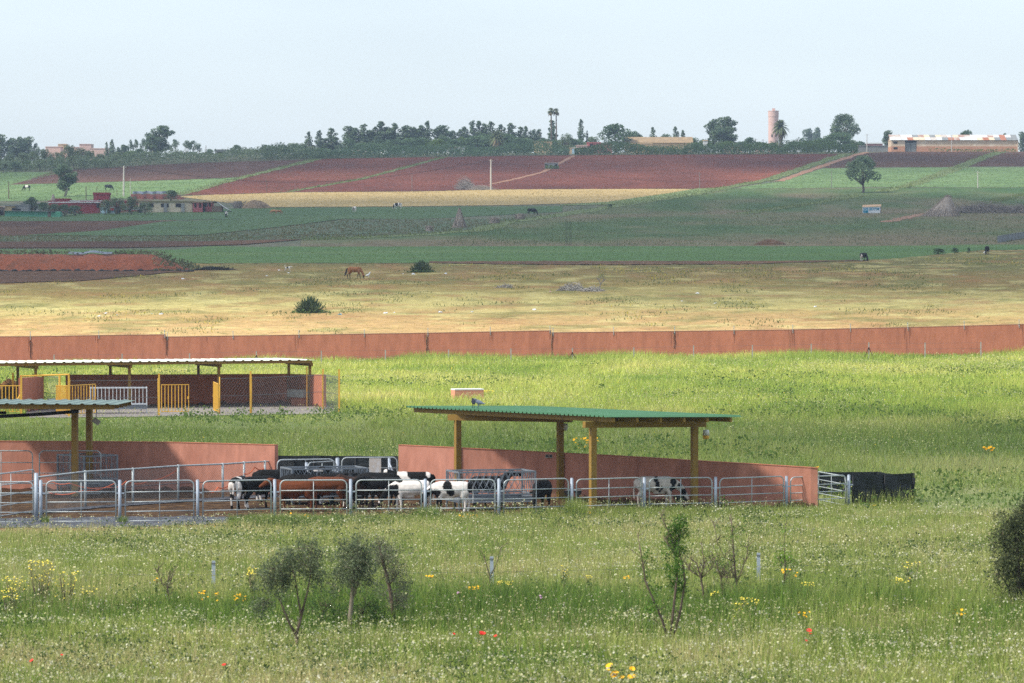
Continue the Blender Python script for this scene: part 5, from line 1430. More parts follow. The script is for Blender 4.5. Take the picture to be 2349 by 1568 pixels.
# palms
def palm(vx, vtop, D, wV, label, kind, group=None):
    p = gx(vx, D); h = at(vx, vtop, D).z - p.z; r = wV * D / FV / 2; rs = np.random.default_rng(int(vx))
    t = thing('palm_tree', label, 'palm', p, group); hc = h - r * (.9 if kind == 'fan' else .75)
    top = p + Vector((0, 0, hc))
    MB().tube([p + Vector((0, 0, -.3)), p + Vector((.15, 0, hc * .5)), top], [.30, .22, .2] if kind == 'fan' else [.75, .6, .65], 8).build('trunk', M_bark, t, smooth=True)
    V = []; F = []; Cc = []
    nf = 46 if kind == 'fan' else 95
    for i in range(nf):
        a = rs.random() * 6.28; e = rs.uniform(-.9, 1.45); d = Vector((math.cos(a) * math.cos(e), math.sin(a) * math.cos(e), math.sin(e)))
        side = d.cross(Vector((0, 0, 1))).normalized(); c = np.array(lin((112, 122, 82) if e > -.35 else (126, 112, 82))) * rs.uniform(.5, 1.0)
        pts = [top + d * (r * s) + Vector((0, 0, -.55 * r * s * s * (1 - .5 * math.sin(max(e, 0))))) for s in (.05, .35, .7, 1.05)]
        ws = [.04, .13, .11, .01] if kind != 'fan' else [.03, .06, .28, .05]
        o = len(V)
        for q, w in zip(pts, ws):
            V += [q + side * (r * w), q + Vector((0, 0, r * w * .35)), q - side * (r * w)]; Cc += [c] * 3
        for j in range(3):
            for k in range(2): F += [o + j * 3 + k, o + j * 3 + k + 1, o + j * 3 + 4 + k, o + j * 3 + 3 + k]
    V = np.array([v - p for v in V]); np_mesh('fronds', V, np.array(F), 4, M_leaf, np.array(Cc), t)
palm(1264, 246, 1530, 19, 'tall thin fan palm, left of the pair above the treetops', 'fan', 'twin tall fan palms'); palm(1275.5, 247, 1530, 18, 'tall thin fan palm, right of the pair above the treetops', 'fan', 'twin tall fan palms')
palm(1790, 274, 1500, 44, 'date palm with a full round crown in front of the water tower', 'date'); palm(1141, 298, 1490, 44, 'bushy palm half hidden in the trees left of the tall palms', 'date')

# hedges and scrub along the crest (one mass of leaves)
def hedge(name, prof, D0, depth, n, base, size=.55, kindlabel=None):
    """prof: (vx, vtop, vbase) profile"""
    pr = np.array(prof, float); rs = np.random.default_rng(int(prof[0][0] + 999))
    vx = rs.uniform(pr[0, 0], pr[-1, 0], n); vt_ = np.interp(vx, pr[:, 0], pr[:, 1]); vb = np.interp(vx, pr[:, 0], pr[:, 2])
    G = gps(vx, vb); dd = rs.random(n) * depth
    X = G[:, 0] * (G[:, 1] + dd) / G[:, 1]; Y = G[:, 1] + dd; Z = zt(X, Y)
    ht = (vb - vt_) * G[:, 1] / FV * (.1 + 1.6 * fbm(X, Y * .6, 8, 4)) + .3
    z = Z + ht * rs.random(n) ** .7
    k = (np.floor(X / 5 + fbm(X, Y, 4, 2)) + np.floor(Y / 6) * 7).astype(int) % 97
    C = np.stack([X, Y, z], 1); cols = leaf_cols(n, k, base, rs, .35)
    o = leaf_soup(name, C, size, cols, rs=rs); props(o, kind='stuff')
hedge('hedge', [(-60, 372, 394), (110, 372, 396), (250, 366, 388), (420, 352, 378), (560, 348, 372), (700, 342, 368), (760, 346, 365)], 0, 26, 15000, G4)
hedge('hedge', [(600, 340, 368), (760, 345, 366), (860, 346, 364), (940, 336, 363), (1030, 338, 361), (1110, 342, 360), (1160, 334, 359), (1250, 332, 358.5), (1306, 340, 358)], 0, 22, 17000, G2)
hedge('hedge', [(1318, 344, 357.5), (1400, 334, 357), (1500, 338, 356.5), (1600, 335, 356), (1720, 337, 356), (1820, 332, 355.5), (1900, 330, 355), (1960, 334, 353), (1968, 342, 352)], 0, 22, 17000, [(54, 76, 46), (90, 114, 66)])
hedge('field_bushes', [(2130, 343, 349), (2220, 344, 349), (2330, 343, 349)], 0, 2, 500, G3, .5)

# ============================================================ far buildings
M_pink = mat('pink_plaster', [(192, 160, 148), (202, 172, 160)], scale=.2, fine=.08, rough=.95)
M_pinkd = mat('rose_plaster', [(166, 92, 92), (176, 104, 102)], scale=.2, rough=.95)
M_tan = mat('tan_plaster', [(186, 156, 122), (204, 178, 146)], scale=.15, detail=8, fine=.08, rough=.95)
M_whi = mat('white_plaster', [(206, 206, 204), (190, 190, 188)], scale=.3, rough=.95)
M_redw = mat('red_plaster', [(124, 46, 52), (134, 54, 58)], scale=.3, fine=.06, rough=.95)
M_tile = mat('old_tiles', [(132, 112, 88), (156, 132, 100)], scale=.6, fine=.2, fscale=3, rough=.95)
M_tin = mat('patched_tin', [(206, 200, 190), (188, 180, 170), (150, 98, 76), (214, 208, 200)], scale=.16, detail=6, rough=.7, stretch=(1, 1, 1), lo=.25, hi=.75)
M_slate = mat('grey_sheet', [(116, 118, 118), (138, 140, 138)], scale=.4, rough=.9)
M_dark = mat('dark_opening', (22, 20, 22), rough=.9)
M_blue = mat('pale_blue_door', [(150, 178, 192), (168, 192, 204)], scale=1, rough=.7)

def house(vx0, vx1, vtop, D, depth, m, label, name='farmhouse', cat='building', wins=(), roofm=None, zoff=0, group=None, gable=0.0, rooft=.25, door=None, base=None):
    a, b = gx(vx0, D), gx(vx1, D); c = (a + b) / 2; L = (b.x - a.x)
    z0 = min(a.z, b.z) - .6; zt_ = at((vx0 + vx1) / 2, vtop, D).z
    t = thing(name, label, cat, (c.x, D, z0 + .6), group)
    MB().box((c.x, D + depth / 2, (z0 + zt_) / 2), (L, depth, zt_ - z0)).build('wall', m, t)
    r = MB()
    if gable:
        x0, x1 = a.x - .3, b.x + .3; y0, y1 = D - .4, D + depth + .4; ym = (y0 + y1) / 2
        r.add([(x0, y0, zt_), (x1, y0, zt_), (x1, ym, zt_ + gable), (x0, ym, zt_ + gable), (x0, y1, zt_), (x1, y1, zt_),
               (x0, y0, zt_ - .15), (x1, y0, zt_ - .15), (x0, y1, zt_ - .15), (x1, y1, zt_ - .15)],
              [(0, 1, 2, 3), (3, 2, 5, 4), (0, 6, 7, 1), (4, 5, 9, 8), (6, 8, 9, 7), (0, 3, 4, 8, 6), (1, 7, 9, 5, 2)])
    else:
        r.box((c.x, D + depth / 2, zt_ + rooft / 2 + .003), (L + .3, depth + .3, rooft))
    r.build('roof', roofm or m, t)
    for (fx, fz, w, h) in wins:                      # fractions of the facade
        x = a.x + L * fx; z = z0 + .6 + (zt_ - z0 - .6) * fz
        MB().box((x, D - .03, z), (w, .1, h)).build('window', M_dark, t)
    if door:
        fx, w, h, dm = door; x = a.x + L * fx
        MB().box((x, D - .04, z0 + .6 + h / 2), (w, .12, h)).build('door', dm, t)
    return t
VG = 'pink village on the left skyline'
house(105, 140, 338, 1750, 10, M_pink, 'low pink house at the left end of the far village', wins=[(.3, .5, 1.2, 1.2), (.7, .5, 1.2, 1.2)], group=VG); house(134, 152, 332, 1765, 8, M_tan, 'tall tan house in the middle of the far village', wins=[(.5, .6, 1.2, 1.2)], group=VG)
house(150, 178, 339, 1740, 10, M_pink, 'pink house right of the tan village house', wins=[(.25, .5, 1.2, 1.2), (.7, .5, 1.2, 1.2)], group=VG); house(183, 210, 332, 1755, 10, M_pink, 'tall pink village house with three windows', wins=[(.2, .6, 1.1, 1.6), (.5, .6, 1.1, 1.6), (.8, .6, 1.1, 1.6)], group=VG)
house(206, 249, 342, 1730, 10, M_pink, 'long low pink house at the right end of the far village', wins=[(.2, .5, 1.2, 1.2), (.8, .5, 1.2, 1.2)], group=VG)
house(493, 534, 345, 1520, 12, M_slate, 'low grey farm building on the skyline left of the conifers', roofm=M_slate, wins=[(.3, .6, 2, .8)]); house(533, 600, 346, 1530, 12, M_slate, 'long grey roof behind the small lone tree', roofm=M_slate, wins=[(.7, .6, 2, .8)])
house(756, 776, 348, 1455, 6, M_tan, 'small tan shack at the left of the shanty row', roofm=M_slate, wins=[(.5, .5, 1, .8)]); house(773, 812, 345, 1458, 7, M_slate, 'grey tin shanty with a pale roof in the hedge', roofm=M_whi, wins=[(.2, .5, 1, .8), (.7, .4, 1.2, 1)])
house(806, 838, 346.5, 1456, 6, M_tan, 'patched shanty with hanging sheets right of the grey one', roofm=M_tin, wins=[(.5, .4, 1.6, 1)]); house(838, 866, 349, 1455, 5, M_slate, 'lowest shanty at the right end of the row', roofm=M_tin, wins=[(.4, .5, 1, .7)])
heap(gx(882, 1452), 2.0, 1.5, 1.6, M_whi, 'covered_stack', 'pale covered stack beside the shanties', 'stack', 5, straw=5)
house(1024, 1045, 341, 1460, 6, M_whi, 'white house with a reddish roof edge in the hedge', roofm=M_pinkd, wins=[(.6, .5, 1.2, 1.1)]); house(1044, 1067, 338.5, 1462, 6, M_whi, 'white house gable right of the reddish roofed one', roofm=M_whi, wins=[(.3, .4, 1.2, 1.1)])
house(1225, 1266, 327, 1475, 4, M_tan, 'ruined tan wall under the two tall palms', name='ruined_wall', cat='wall', roofm=M_tile, wins=[(.6, .8, 1.4, 1)])
house(1304, 1322, 341, 1452, 3, M_tan, 'low tan gateway wall at the end of the dirt track', name='gateway_wall', cat='wall', door=(.7, 1.4, 2.2, M_blue)); house(1322, 1348, 335, 1462, 6, M_pink, 'pale pink wall of the farm right of the gateway', wins=[(.7, .6, 1, .9)]); house(1347, 1378, 328.5, 1468, 8, M_pinkd, 'rose pink farmhouse above the hedge', wins=[(.3, .75, 1.1, 1)])
house(1378, 1404, 329, 1474, 6, M_pinkd, 'rose house right of the pink farmhouse with washing on the roof', roofm=M_whi)
house(1436, 1588, 328, 1500, 12, M_tan, 'long barn with a weathered tiled roof', name='barn', cat='barn', roofm=M_tile, gable=2.2, wins=[(.9, .4, 1.2, 1)]); house(1446, 1497, 331, 1478, 5, M_tan, 'low plastered annex in front of the tiled barn', name='annex', cat='building', wins=[(.12, .5, 2, 2)])
house(1613, 1623, 324, 1490, 3, M_whi, 'tiny white kiosk among the trees', name='kiosk', cat='kiosk', roofm=M_tan); house(1662, 1702, 336, 1476, 6, M_pink, 'low pink farm wall under the twin gum trees', roofm=M_tile); house(1733, 1752, 333, 1500, 5, M_pink, 'short pink wall near the water tower foot')
house(1960, 2024, 331, 1640, 10, M_redw, 'long red building with white trim left of the barn', roofm=M_whi, rooft=.5, wins=[(.2, .5, 1, 1), (.5, .5, 1, 1), (.8, .5, 1, 1)]); house(1966, 2041, 336, 1500, .4, M_slate, 'long grey block wall left of the pale barn', name='block_wall', cat='wall')
def barn():
    D = 1482; a, b = gx(2044, D), gx(2332, D); L = b.x - a.x; z0 = min(a.z, b.z) - .4; zt_ = at(2190, 322.5, D).z; c = (a.x + b.x) / 2
    t = thing('barn', 'long pale barn with a patched tin roof at the right of the skyline', 'barn', (c, D, z0 + .4)); dp = 13
    M_b1 = mat('barn_render', [(206, 186, 162), (190, 166, 142), (212, 194, 172)], scale=.25, detail=8, fine=.06, rough=.95); M_b2 = mat('barn_dado', [(186, 138, 110), (174, 124, 98)], scale=.3, detail=8, rough=.95)
    x1 = at(2076, 330, D).x; x2 = at(2103, 330, D).x; zd = z0 + (zt_ - z0) * .52
    for x, y in ((a.x, x1), (x2, b.x)):
        MB().box(((x + y) / 2, D + dp / 2, (zd + zt_) / 2), (y - x, dp, zt_ - zd)).build('wall', M_b1, t); MB().box(((x + y) / 2, D + dp / 2 - .01, (z0 + zd) / 2), (y - x + .02, dp + .04, zd - z0)).build('dado', M_b2, t)
    MB().box(((x1 + x2) / 2, D + dp / 2 + .6, (z0 + zt_) / 2), (x2 - x1, dp - .8, zt_ - z0)).build('recess', M_dark, t)
    dr = MB().box(((x1 + x2) / 2, D + .7, z0 + (zt_ - z0) * .42), (x2 - x1 - .1, .15, (zt_ - z0) * .8)).build('door', M_slate, t)
    MB().box(((x1 + x2) / 2, D + .58, z0 + (zt_ - z0) * .42), (.12, .12, (zt_ - z0) * .8)).build('door_seam', M_dark, dr, origin=tuple(t.location))
    for fz in (.82, .38): MB().box((a.x + (x1 - a.x) * .3, D - .02, z0 + (zt_ - z0) * fz), (1.4, .12, .7)).build('window', M_dark, t)
    MB().box((b.x + .2, D + dp / 2, (z0 + zt_) / 2), (.4, dp + .3, zt_ - z0 + .1)).build('end_pier', M_b1, t)
    nsh = 22; rise = at(2190, 315, D).z - zt_ + .9; rs = np.random.default_rng(4)
    tins = [M_tin, M_whi, M_slate, mat('rusty_tin', [(150, 92, 70), (176, 120, 92)], scale=.5, rough=.8), mat('sandy_tin', [(212, 196, 170), (196, 178, 150)], scale=.3, rough=.8)]
    for k in range(nsh):
        for row in range(2):
            xa = a.x - .4 + (L + .8) * k / nsh; xb = a.x - .4 + (L + .8) * (k + 1) / nsh - .04
            y0 = D - .5 + row * 3.6; y1 = y0 + 3.75; za = zt_ + rise * (row * 3.6) / 7.2; zb = zt_ + rise * (row * 3.6 + 3.75) / 7.2; e = .04 * (1 - row) + rs.uniform(0, .05) + .02
            MB().add([(xa, y0, za + e), (xb, y0, za + e), (xb, y1, zb + e), (xa, y1, zb + e), (xa, y0, za + e - .05), (xb, y0, za + e - .05), (xb, y1, zb + e - .05), (xa, y1, zb + e - .05)],
                     [(0, 1, 2, 3), (7, 6, 5, 4), (0, 4, 5, 1), (1, 5, 6, 2), (2, 6, 7, 3), (3, 7, 4, 0)]).build('roof_sheet', tins[rs.choice(5, p=[.3, .3, .1, .12, .18])], t)
    MB().add([(a.x - .4, D + 6.9, zt_ + rise), (b.x + .4, D + 6.9, zt_ + rise), (b.x + .4, D + dp + .4, zt_), (a.x - .4, D + dp + .4, zt_)], [(0, 1, 2, 3)]).build('back_roof', M_slate, t)
    for x in (a.x + .01, b.x - .01): MB().prism([(x - .1, D), (x + .1, D), (x + .1, D + dp), (x - .1, D + dp)], zt_ - .1, zt_ + .05).add([(x, D, zt_), (x, D + 7, zt_ + rise - .1), (x, D + dp, zt_), (x + .2, D, zt_), (x + .2, D + 7, zt_ + rise - .1), (x + .2, D + dp, zt_)], [(0, 1, 2), (5, 4, 3), (0, 3, 4, 1), (1, 4, 5, 2)]).build('gable', M_b1, t)
barn()
# water tower
def tower():
    D = 1900; p = gx(1773.5, D); r = 11.6 * D / FV; z0 = p.z - 2; H = at(1773, 256, D).z
    M_tw = mat('pink_concrete', [(198, 164, 154), (206, 174, 164)], scale=.2, detail=7, fine=.05, rough=.95)
    t = thing('water_tower', 'round pink water tower behind the date palm', 'water tower', p); q = lambda z: Vector((p.x, p.y, z))
    MB().tube([q(z0), q(H - 2.4)], r, 28).build('shaft', M_tw, t, smooth=False)
    MB().tube([q(H - 2.4), q(H)], r * 1.05, 28).build('tank_rim', M_tw, t)
    MB().tube([q(H), q(H + .25)], r * 1.09, 28).build('cornice', M_tw, t)
    MB().tube([q((z0 + H) / 2 - 1.2), q((z0 + H) / 2 - .8)], r * 1.03, 28).build('band', M_tw, t)
    MB().box(q(H + .75) + Vector((.1, 0, 0)), (1.3, 1.3, 1.1)).build('hatch', M_tw, t)
    for z in (.62, .42, .24): MB().box((p.x - r * .35, p.y - r * .95, z0 + (H - z0) * z), (.6, .4, 1.0)).build('window', M_dark, t)
tower()
# red farmhouse group on the left
def farm():
    D0 = gp(230, 494).y
    m = M_redw
    house(112, 345, 463.5, D0 + 22, 8, m, 'dark red farmhouse wall with white roof edging on the left', wins=[], roofm=m, rooft=.3, name='farmhouse')
    t = house(186, 232, 464.5, D0 + 12, 8, m, 'dark red front block of the farmhouse with a pale blue gate', wins=[(.86, .78, .7, 1.4)], roofm=m, name='farmhouse')
    house(128, 159, 458.5, D0 + 26, 5, m, 'red rooftop room at the left of the farmhouse', wins=[(.6, .3, 1, 1)], name='rooftop_room', cat='room')
    house(215, 250, 447, D0 + 30, 5, m, 'red rooftop stair house highest on the farmhouse', wins=[(.4, .5, .5, 1.6)], name='rooftop_room', cat='room', rooft=.5)
    for x0, x1, y, dz in ((112, 232, 464.6, 11.9), (160, 236, 461.6, 21.9)):
        b = MB(); d = D0 + dz; a, c = at(x0, y, d), at(x1, y, d); n = 60
        for k in range(n):
            x = a.x + (c.x - a.x) * k / n; b.box((x, d - .12, a.z + random.uniform(-.05, .05)), ((c.x - a.x) / n * 1.02, .2, random.uniform(.14, .3)))
        single(b, 'roof_trim', M_whi, 'white scalloped edging along the red farmhouse ' + ('front' if dz < 15 else 'upper roof'), 'trim')
    house(231, 272, 478, D0 + 10, .3, M_blue, 'pale blue sheet gate of the red farmhouse', name='sheet_gate', cat='gate')
    M_blk = mat('rough_blocks', [(176, 164, 140), (192, 180, 156)], scale=1.2, fine=.12, rough=.95)
    t = house(318, 442, 465.5, D0 + 14, 7, M_blk, 'long farm building of bare pale blocks with dark windows', wins=[(.22, .74, 1.6, .85), (.49, .74, 1.8, .85), (.75, .74, 1.6, .85), (.08, .74, 1.4, .8)], roofm=mat('weedy_roof', [(120, 110, 84), (104, 104, 70)], scale=.5), rooft=.4, name='block_building')
    for vx in (380, 420): q = gx(vx, D0 + 14); MB().box((q.x, D0 + 13.85, (q.z + at(vx, 467, D0 + 14).z) / 2), (.75, .4, at(vx, 467, D0 + 14).z - q.z)).build('pillar', M_slate, t)
    M_rs = mat('rose_block', [(150, 78, 82), (160, 90, 92)], scale=.6, rough=.95)
    house(443, 465, 465.5, D0 + 13, 6, M_rs, 'rose painted part of the block building with two small windows', wins=[(.25, .72, .5, 1.0), (.75, .72, .5, 1.0)], name='block_building', roofm=M_tile); house(465, 487, 465, D0 + 15, 6, M_rs, 'rose painted room with a dark doorway at the right of the farm', wins=[(.4, .8, .5, .9), (.75, .8, .5, .9)], name='block_building', roofm=M_tile, door=(.12, .8, 2.2, M_dark))
    # plastic covered lean-to
    a = gx(486, D0 + 13); t = thing('covered_leanto', 'lean-to covered with white plastic at the right end of the farm', 'lean-to', a); c = gx(533, D0 + 13)
    z1 = at(497, 464, D0 + 13).z; rs = np.random.default_rng(2); pts = []
    prof = [(0, 1), (.25, 1.0), (.45, .72), (.7, .38), (1, .02)]; b = MB(); vs = []
    for s, h in prof:
        for k in range(4): vs.append((a.x + (c.x - a.x) * s, D0 + 13 + 1.5 * k, a.z + (z1 - a.z) * h + rs.uniform(-.1, .1)))
    vs += [(x, y, z - .12) for x, y, z in vs]
    fs = [(i * 4 + k, (i + 1) * 4 + k, (i + 1) * 4 + k + 1, i * 4 + k + 1) for i in range(4) for k in range(3)]; fs += [tuple(q + 20 for q in f[::-1]) for f in fs]
    b.add(vs, fs).build('plastic_cover', M_whi, t); MB().prism([(a.x, D0 + 13.2), (a.x + (c.x - a.x) * .5, D0 + 13.2), (a.x + (c.x - a.x) * .5, D0 + 17), (a.x, D0 + 17)], a.z - .3, a.z + (z1 - a.z) * .6).build('stacked_boards', M_wood, t)
    # shacks at the far left
    house(12, 34, 473, D0 + 6, 4, mat('reed_mat', [(168, 148, 110), (150, 130, 96)], scale=.8, stretch=(4, 1, .3)), 'reed walled shack with a black sheet roof at the left', roofm=M_slate, name='shack', cat='shack', wins=[(.9, .5, .8, 1.4)]); house(34, 66, 472, D0 + 8, 4, M_slate, 'grey patched shack right of the reed walled one', roofm=M_slate, name='shack', cat='shack', wins=[(.2, .4, 1.6, 1.2)]); house(-40, 12, 476, D0 + 6, 4, M_wood, 'low dark shack cut by the left edge of the photo', roofm=M_tin, name='shack', cat='shack', wins=[(.8, .4, 1.4, 1.2)])
    house(48, 106, 468, D0 + 30, 2, M_slate, 'low grey block wall behind the shacks', name='block_wall', cat='wall')
    # green netted pen
    a, c = gp(11, 497), gp(138, 499); t = thing('netted_pen', 'low pen wrapped in green netting in front of the farm hedge', 'pen', a); M_gn = mat('green_netting', [(62, 128, 104), (74, 140, 114)], scale=.5, rough=.8); h = 1.35; dp = 5
    b = MB(); d = c - a
    for s0, s1 in ((0, .78), (.84, 1)): b.beam(a + d * s0 + Vector((0, 0, h / 2)), a + d * s1 + Vector((0, 0, h / 2)), .05, h)
    b.beam(a + Vector((0, dp, h / 2)), c + Vector((0, dp, h / 2)), .05, h); b.beam(c + Vector((0, 0, h / 2)), c + Vector((0, dp, h / 2)), .05, h); b.beam(a + Vector((0, 0, h / 2)), a + Vector((0, dp, h / 2)), .05, h)
    b.build('netting', M_gn, t); MB().beam(a + d * .78 + Vector((0, 0, h / 2)), a + d * .835 + Vector((0, .15, h / 2)), .05, h).build('gate', M_wood, t)
    MB().beam(a + Vector((0, dp / 2, h + .03)), c + Vector((0, dp / 2, h + .03)), dp, .05).build('roof_sheet', M_slate, t)
    # tractor
    o = gp(262, 490.5); t = thing('tractor', 'small red tractor parked under the farm trees', 'tractor', o); M_rt = mat('tractor_red', (150, 34, 38), rough=.4)
    MB().box(o + Vector((-.7, 0, 1.05)), (1.5, .7, .65)).build('hood', M_rt, t); MB().box(o + Vector((.5, 0, 1.0)), (1.3, 1.0, .35)).build('chassis', M_rt, t)
    for dy in (-.75, .75):
        MB().tube([o + Vector((.8, dy - .18, .8)), o + Vector((.8, dy + .18, .8))], .8, 16).build('rear_wheel', M_black, t); MB().tube([o + Vector((-1.2, dy * .8 - .12, .42)), o + Vector((-1.2, dy * .8 + .12, .42))], .42, 14).build('front_wheel', M_black, t)
        MB().box(o + Vector((.8, dy, 1.68)), (1.3, .4, .08)).build('mudguard', M_rt, t)
    MB().box(o + Vector((.75, 0, 1.45)), (.5, .5, .5)).build('seat', M_black, t); MB().tube([o + Vector((.1, 0, 1.3)), o + Vector((.3, 0, 1.8))], .04, 6).build('steering_column', M_black, t); MB().tube([o + Vector((-.9, .2, 1.3)), o + Vector((-.9, .2, 2.0))], .05, 6).build('exhaust', M_black, t)
    # trailer
    o = gp(308, 489); t = thing('farm_trailer', 'grey flat trailer beside the tractor', 'trailer', o); MB().box(o + Vector((0, 0, 1.05)), (4.2, 1.8, .7)).build('bed', M_slate, t)
    for dx in (-.9, 1.5): MB().tube([o + Vector((dx, -.95, .45)), o + Vector((dx, -.65, .45))], .45, 14).build('wheel', M_black, t)
    MB().beam(o + Vector((-2.1, 0, .8)), o + Vector((-3.4, 0, .6)), .12, .12).build('drawbar', M_slate, t)
farm()
# ============================================================ things on the slope
def hut():
    a, b = gp(1978.6, 490), gp(2020.8, 490); D = a.y; L = b.x - a.x; z0 = min(a.z, b.z) - .3; H0 = at(1979, 474.4, D).z; H1 = at(2020, 473.2, D).z; dp = 2.6
    t = thing('painted_hut', 'small white hut with blue lettering and a square emblem on the right slope', 'hut', a)
    M_w = mat('white_paint', [(214, 218, 220), (196, 202, 206)], scale=.8, rough=.8); M_bl = mat('blue_paint', [(24, 112, 142), (44, 140, 164)], scale=2.5, rough=.8)
    MB().prism([(a.x, D), (b.x, D + .0), (b.x + .15, D + dp), (a.x + .3, D + dp)], z0, H0 - .1).build('wall', M_w, t)
    MB().add([(a.x - .1, D - .15, H0 - .1), (b.x + .1, D - .15, H1 - .1), (b.x + .35, D + dp, H1 + .38), (a.x + .25, D + dp, H0 + .34), (a.x - .1, D - .1, H0 - .04), (b.x + .1, D - .1, H1 - .04), (b.x + .35, D + dp, H1 + .44), (a.x + .25, D + dp, H0 + .40)],
             [(3, 2, 1, 0), (4, 5, 6, 7), (0, 1, 5, 4), (1, 2, 6, 5), (2, 3, 7, 6), (3, 0, 4, 7)]).build('roof', mat('sandy_roof', [(196, 162, 128), (180, 146, 112)], scale=1), t)
    MB().beam((b.x + .02, D - .02, z0), (b.x + .02, D - .02, H1 - .12), .10, .1).build('corner_trim', M_wood, t); MB().box((b.x + .14, D + 1.3, z0 + 1.2), (.1, .9, 1.7)).build('door', M_wood, t)
    zc = lambda vy: at(2000, vy, D).z; xc = lambda k: a.x + L * (k - 430) / 540
    xa, xb, zb_, ze = xc(452), xc(598), zc(489.0), zc(477.6)
    lg = MB().box(((xa + xb) / 2, D - .02, (zb_ + ze) / 2), (xb - xa, .04, ze - zb_)).build('emblem', M_bl, t)
    st = MB(); W = xb - xa
    for s in (.12, .36, .6, .84):
        for q in (0,): st.beam((xa + W * (s - .32), D - .055, ze - .04), (xa + W * min(1, s + .22), D - .055, zb_ + (ze - zb_) * (.30 + .25 * s)), .02, .055)
    st.build('emblem_stripes', M_w, lg, origin=tuple(t.location))
    cu = bpy.data.curves.new('lettering', 'FONT'); cu.body = 'SDTM'; cu.shear = .28; cu.offset = .045; cu.extrude = .02; cu.space_character = 1.08
    o = bpy.data.objects.new('lettering', cu); COL.objects.link(o)
    me = bpy.data.meshes.new_from_object(o.evaluated_get(bpy.context.evaluated_depsgraph_get())); bpy.data.objects.remove(o)
    v = np.array([p.co for p in me.vertices]); mn, mx = v.min(0), v.max(0); tx0, tx1, tz0, tz1 = xc(618), xc(936), zc(483.0), zc(477.0)
    for p in me.vertices:
        x = tx0 + (p.co.x - mn[0]) / (mx[0] - mn[0]) * (tx1 - tx0); z = tz0 + (p.co.y - mn[1]) / (mx[1] - mn[1]) * (tz1 - tz0); y = D - .02 - p.co.z
        p.co = Vector((x, y, z)) - Vector(t.location)
    me.update(); link('lettering', me, M_bl, t)
hut()
M_reed = mat('grey_reeds', [(126, 114, 104), (156, 144, 132), (106, 94, 84)], scale=2, rough=.95); M_twig = mat('dead_twigs', [(112, 104, 98), (156, 146, 138)], scale=1, rough=.95)
def reed_stack(vx, vb, vt, wV, label, lean=0.0, n=170, m=None, top=.05, group='reed and straw stacks on the slope'):
    p = gp(vx, vb); D = p.y; h = (vb - vt) * D / FV; r = wV * D / FV / 2; rs = np.random.default_rng(int(vx)); m = m or M_reed
    t = thing('reed_stack', label, 'reed stack', p, group)
    ap = p + Vector((lean * r, 0, h * .93))
    b = MB(); k = 16; vs = [tuple(p + Vector((r * .9 * math.cos(2 * math.pi * i / k), r * .9 * math.sin(2 * math.pi * i / k), -.1))) for i in range(k)]
    vs += [tuple(ap + Vector((r * (top + .1) * math.cos(2 * math.pi * i / k), r * (top + .1) * math.sin(2 * math.pi * i / k), 0))) for i in range(k)]
    b.add(vs, [(i, (i + 1) % k, k + (i + 1) % k, k + i) for i in range(k)] + [tuple(range(k, 2 * k))]).build('core', m, t)
    s = MB()
    for i in range(n):
        a = rs.random() * 6.28; rr = r * rs.uniform(.85, 1.08); q = p + Vector((rr * math.cos(a), rr * math.sin(a), 0)); q.z = float(zt(q.x, q.y)) - .05
        e = ap + Vector((rs.normal() * r * top * 1.4, rs.normal() * r * top * 1.4, rs.uniform(-.12, .1) * h)); s.tube([q, q.lerp(e, .5) + Vector((0, 0, -.03 * h)), e], [.05, .05, .02], 3, caps=False)
    o = s.build('reed_stems', m, t); o['kind'] = 'stuff'
reed_stack(1054, 523.5, 478, 34, 'tall pointed reed stook standing by the grassy verge'); reed_stack(985, 531, 518, 20, 'small reed stook left of the tall pointed one', n=90, top=.35); reed_stack(1134, 514, 498, 24, 'squat reed stook just right of the tall pointed one', n=100, top=.45)
reed_stack(1193, 505, 490, 22, 'squat reed stook beside the grazing black cow', n=100, top=.5); reed_stack(2158, 497, 449, 90, 'broad cone of reeds next to the dark brushwood on the right', lean=.38, n=420); reed_stack(546, 478, 461, 20, 'bundle of upright poles behind the farm lean-to', n=70, top=.8, m=M_twig)
reed_stack(122, 466, 446, 16, 'pale reed cone behind the red farmhouse', n=80, top=.1)
heap(gp(585, 478.5) , 3.6, 2.2, 1.9, mat('straw_dung', [(110, 92, 74), (134, 114, 92), (90, 76, 62)], scale=.6, fine=.3, bump=.2), 'straw_heap', 'brown straw heap right of the farm', 'heap', 6)
M_bran = mat('bleached_branches', [(150, 142, 132), (192, 184, 172)], scale=1, rough=.95)
def brush(vx, vb, rx, ry, h, label, n, m, seed, name='brushwood_pile', dirn=None, ln=1.3):
    p = gp(vx, vb); rs = np.random.default_rng(seed); t = thing(name, label, 'brushwood', p); b = MB()
    for i in range(n):
        a = rs.random() * 6.28; r = math.sqrt(rs.random()); hh = h * (1 - r * r) * rs.random() ** .5 * (1 + .3 * math.sin(a * 3 + seed))
        c = Vector((p.x + rx * r * math.cos(a), p.y + ry * r * math.sin(a), 0)); c.z = float(zt(c.x, c.y)) + max(0, hh)
        d = Vector((rs.normal(), rs.normal(), rs.normal() * .45)).normalized() if dirn is None else (Vector(dirn) + Vector((rs.normal(), rs.normal(), rs.normal())) * .22).normalized()
        l = ln * rs.uniform(.5, 1.2); b.tube([c - d * l * .5, c + Vector((0, 0, .05 * l)), c + d * l * .5], [.035, .03, .012], 3, caps=False)
    o = b.build('twigs', m, t); o['kind'] = 'stuff'; return t
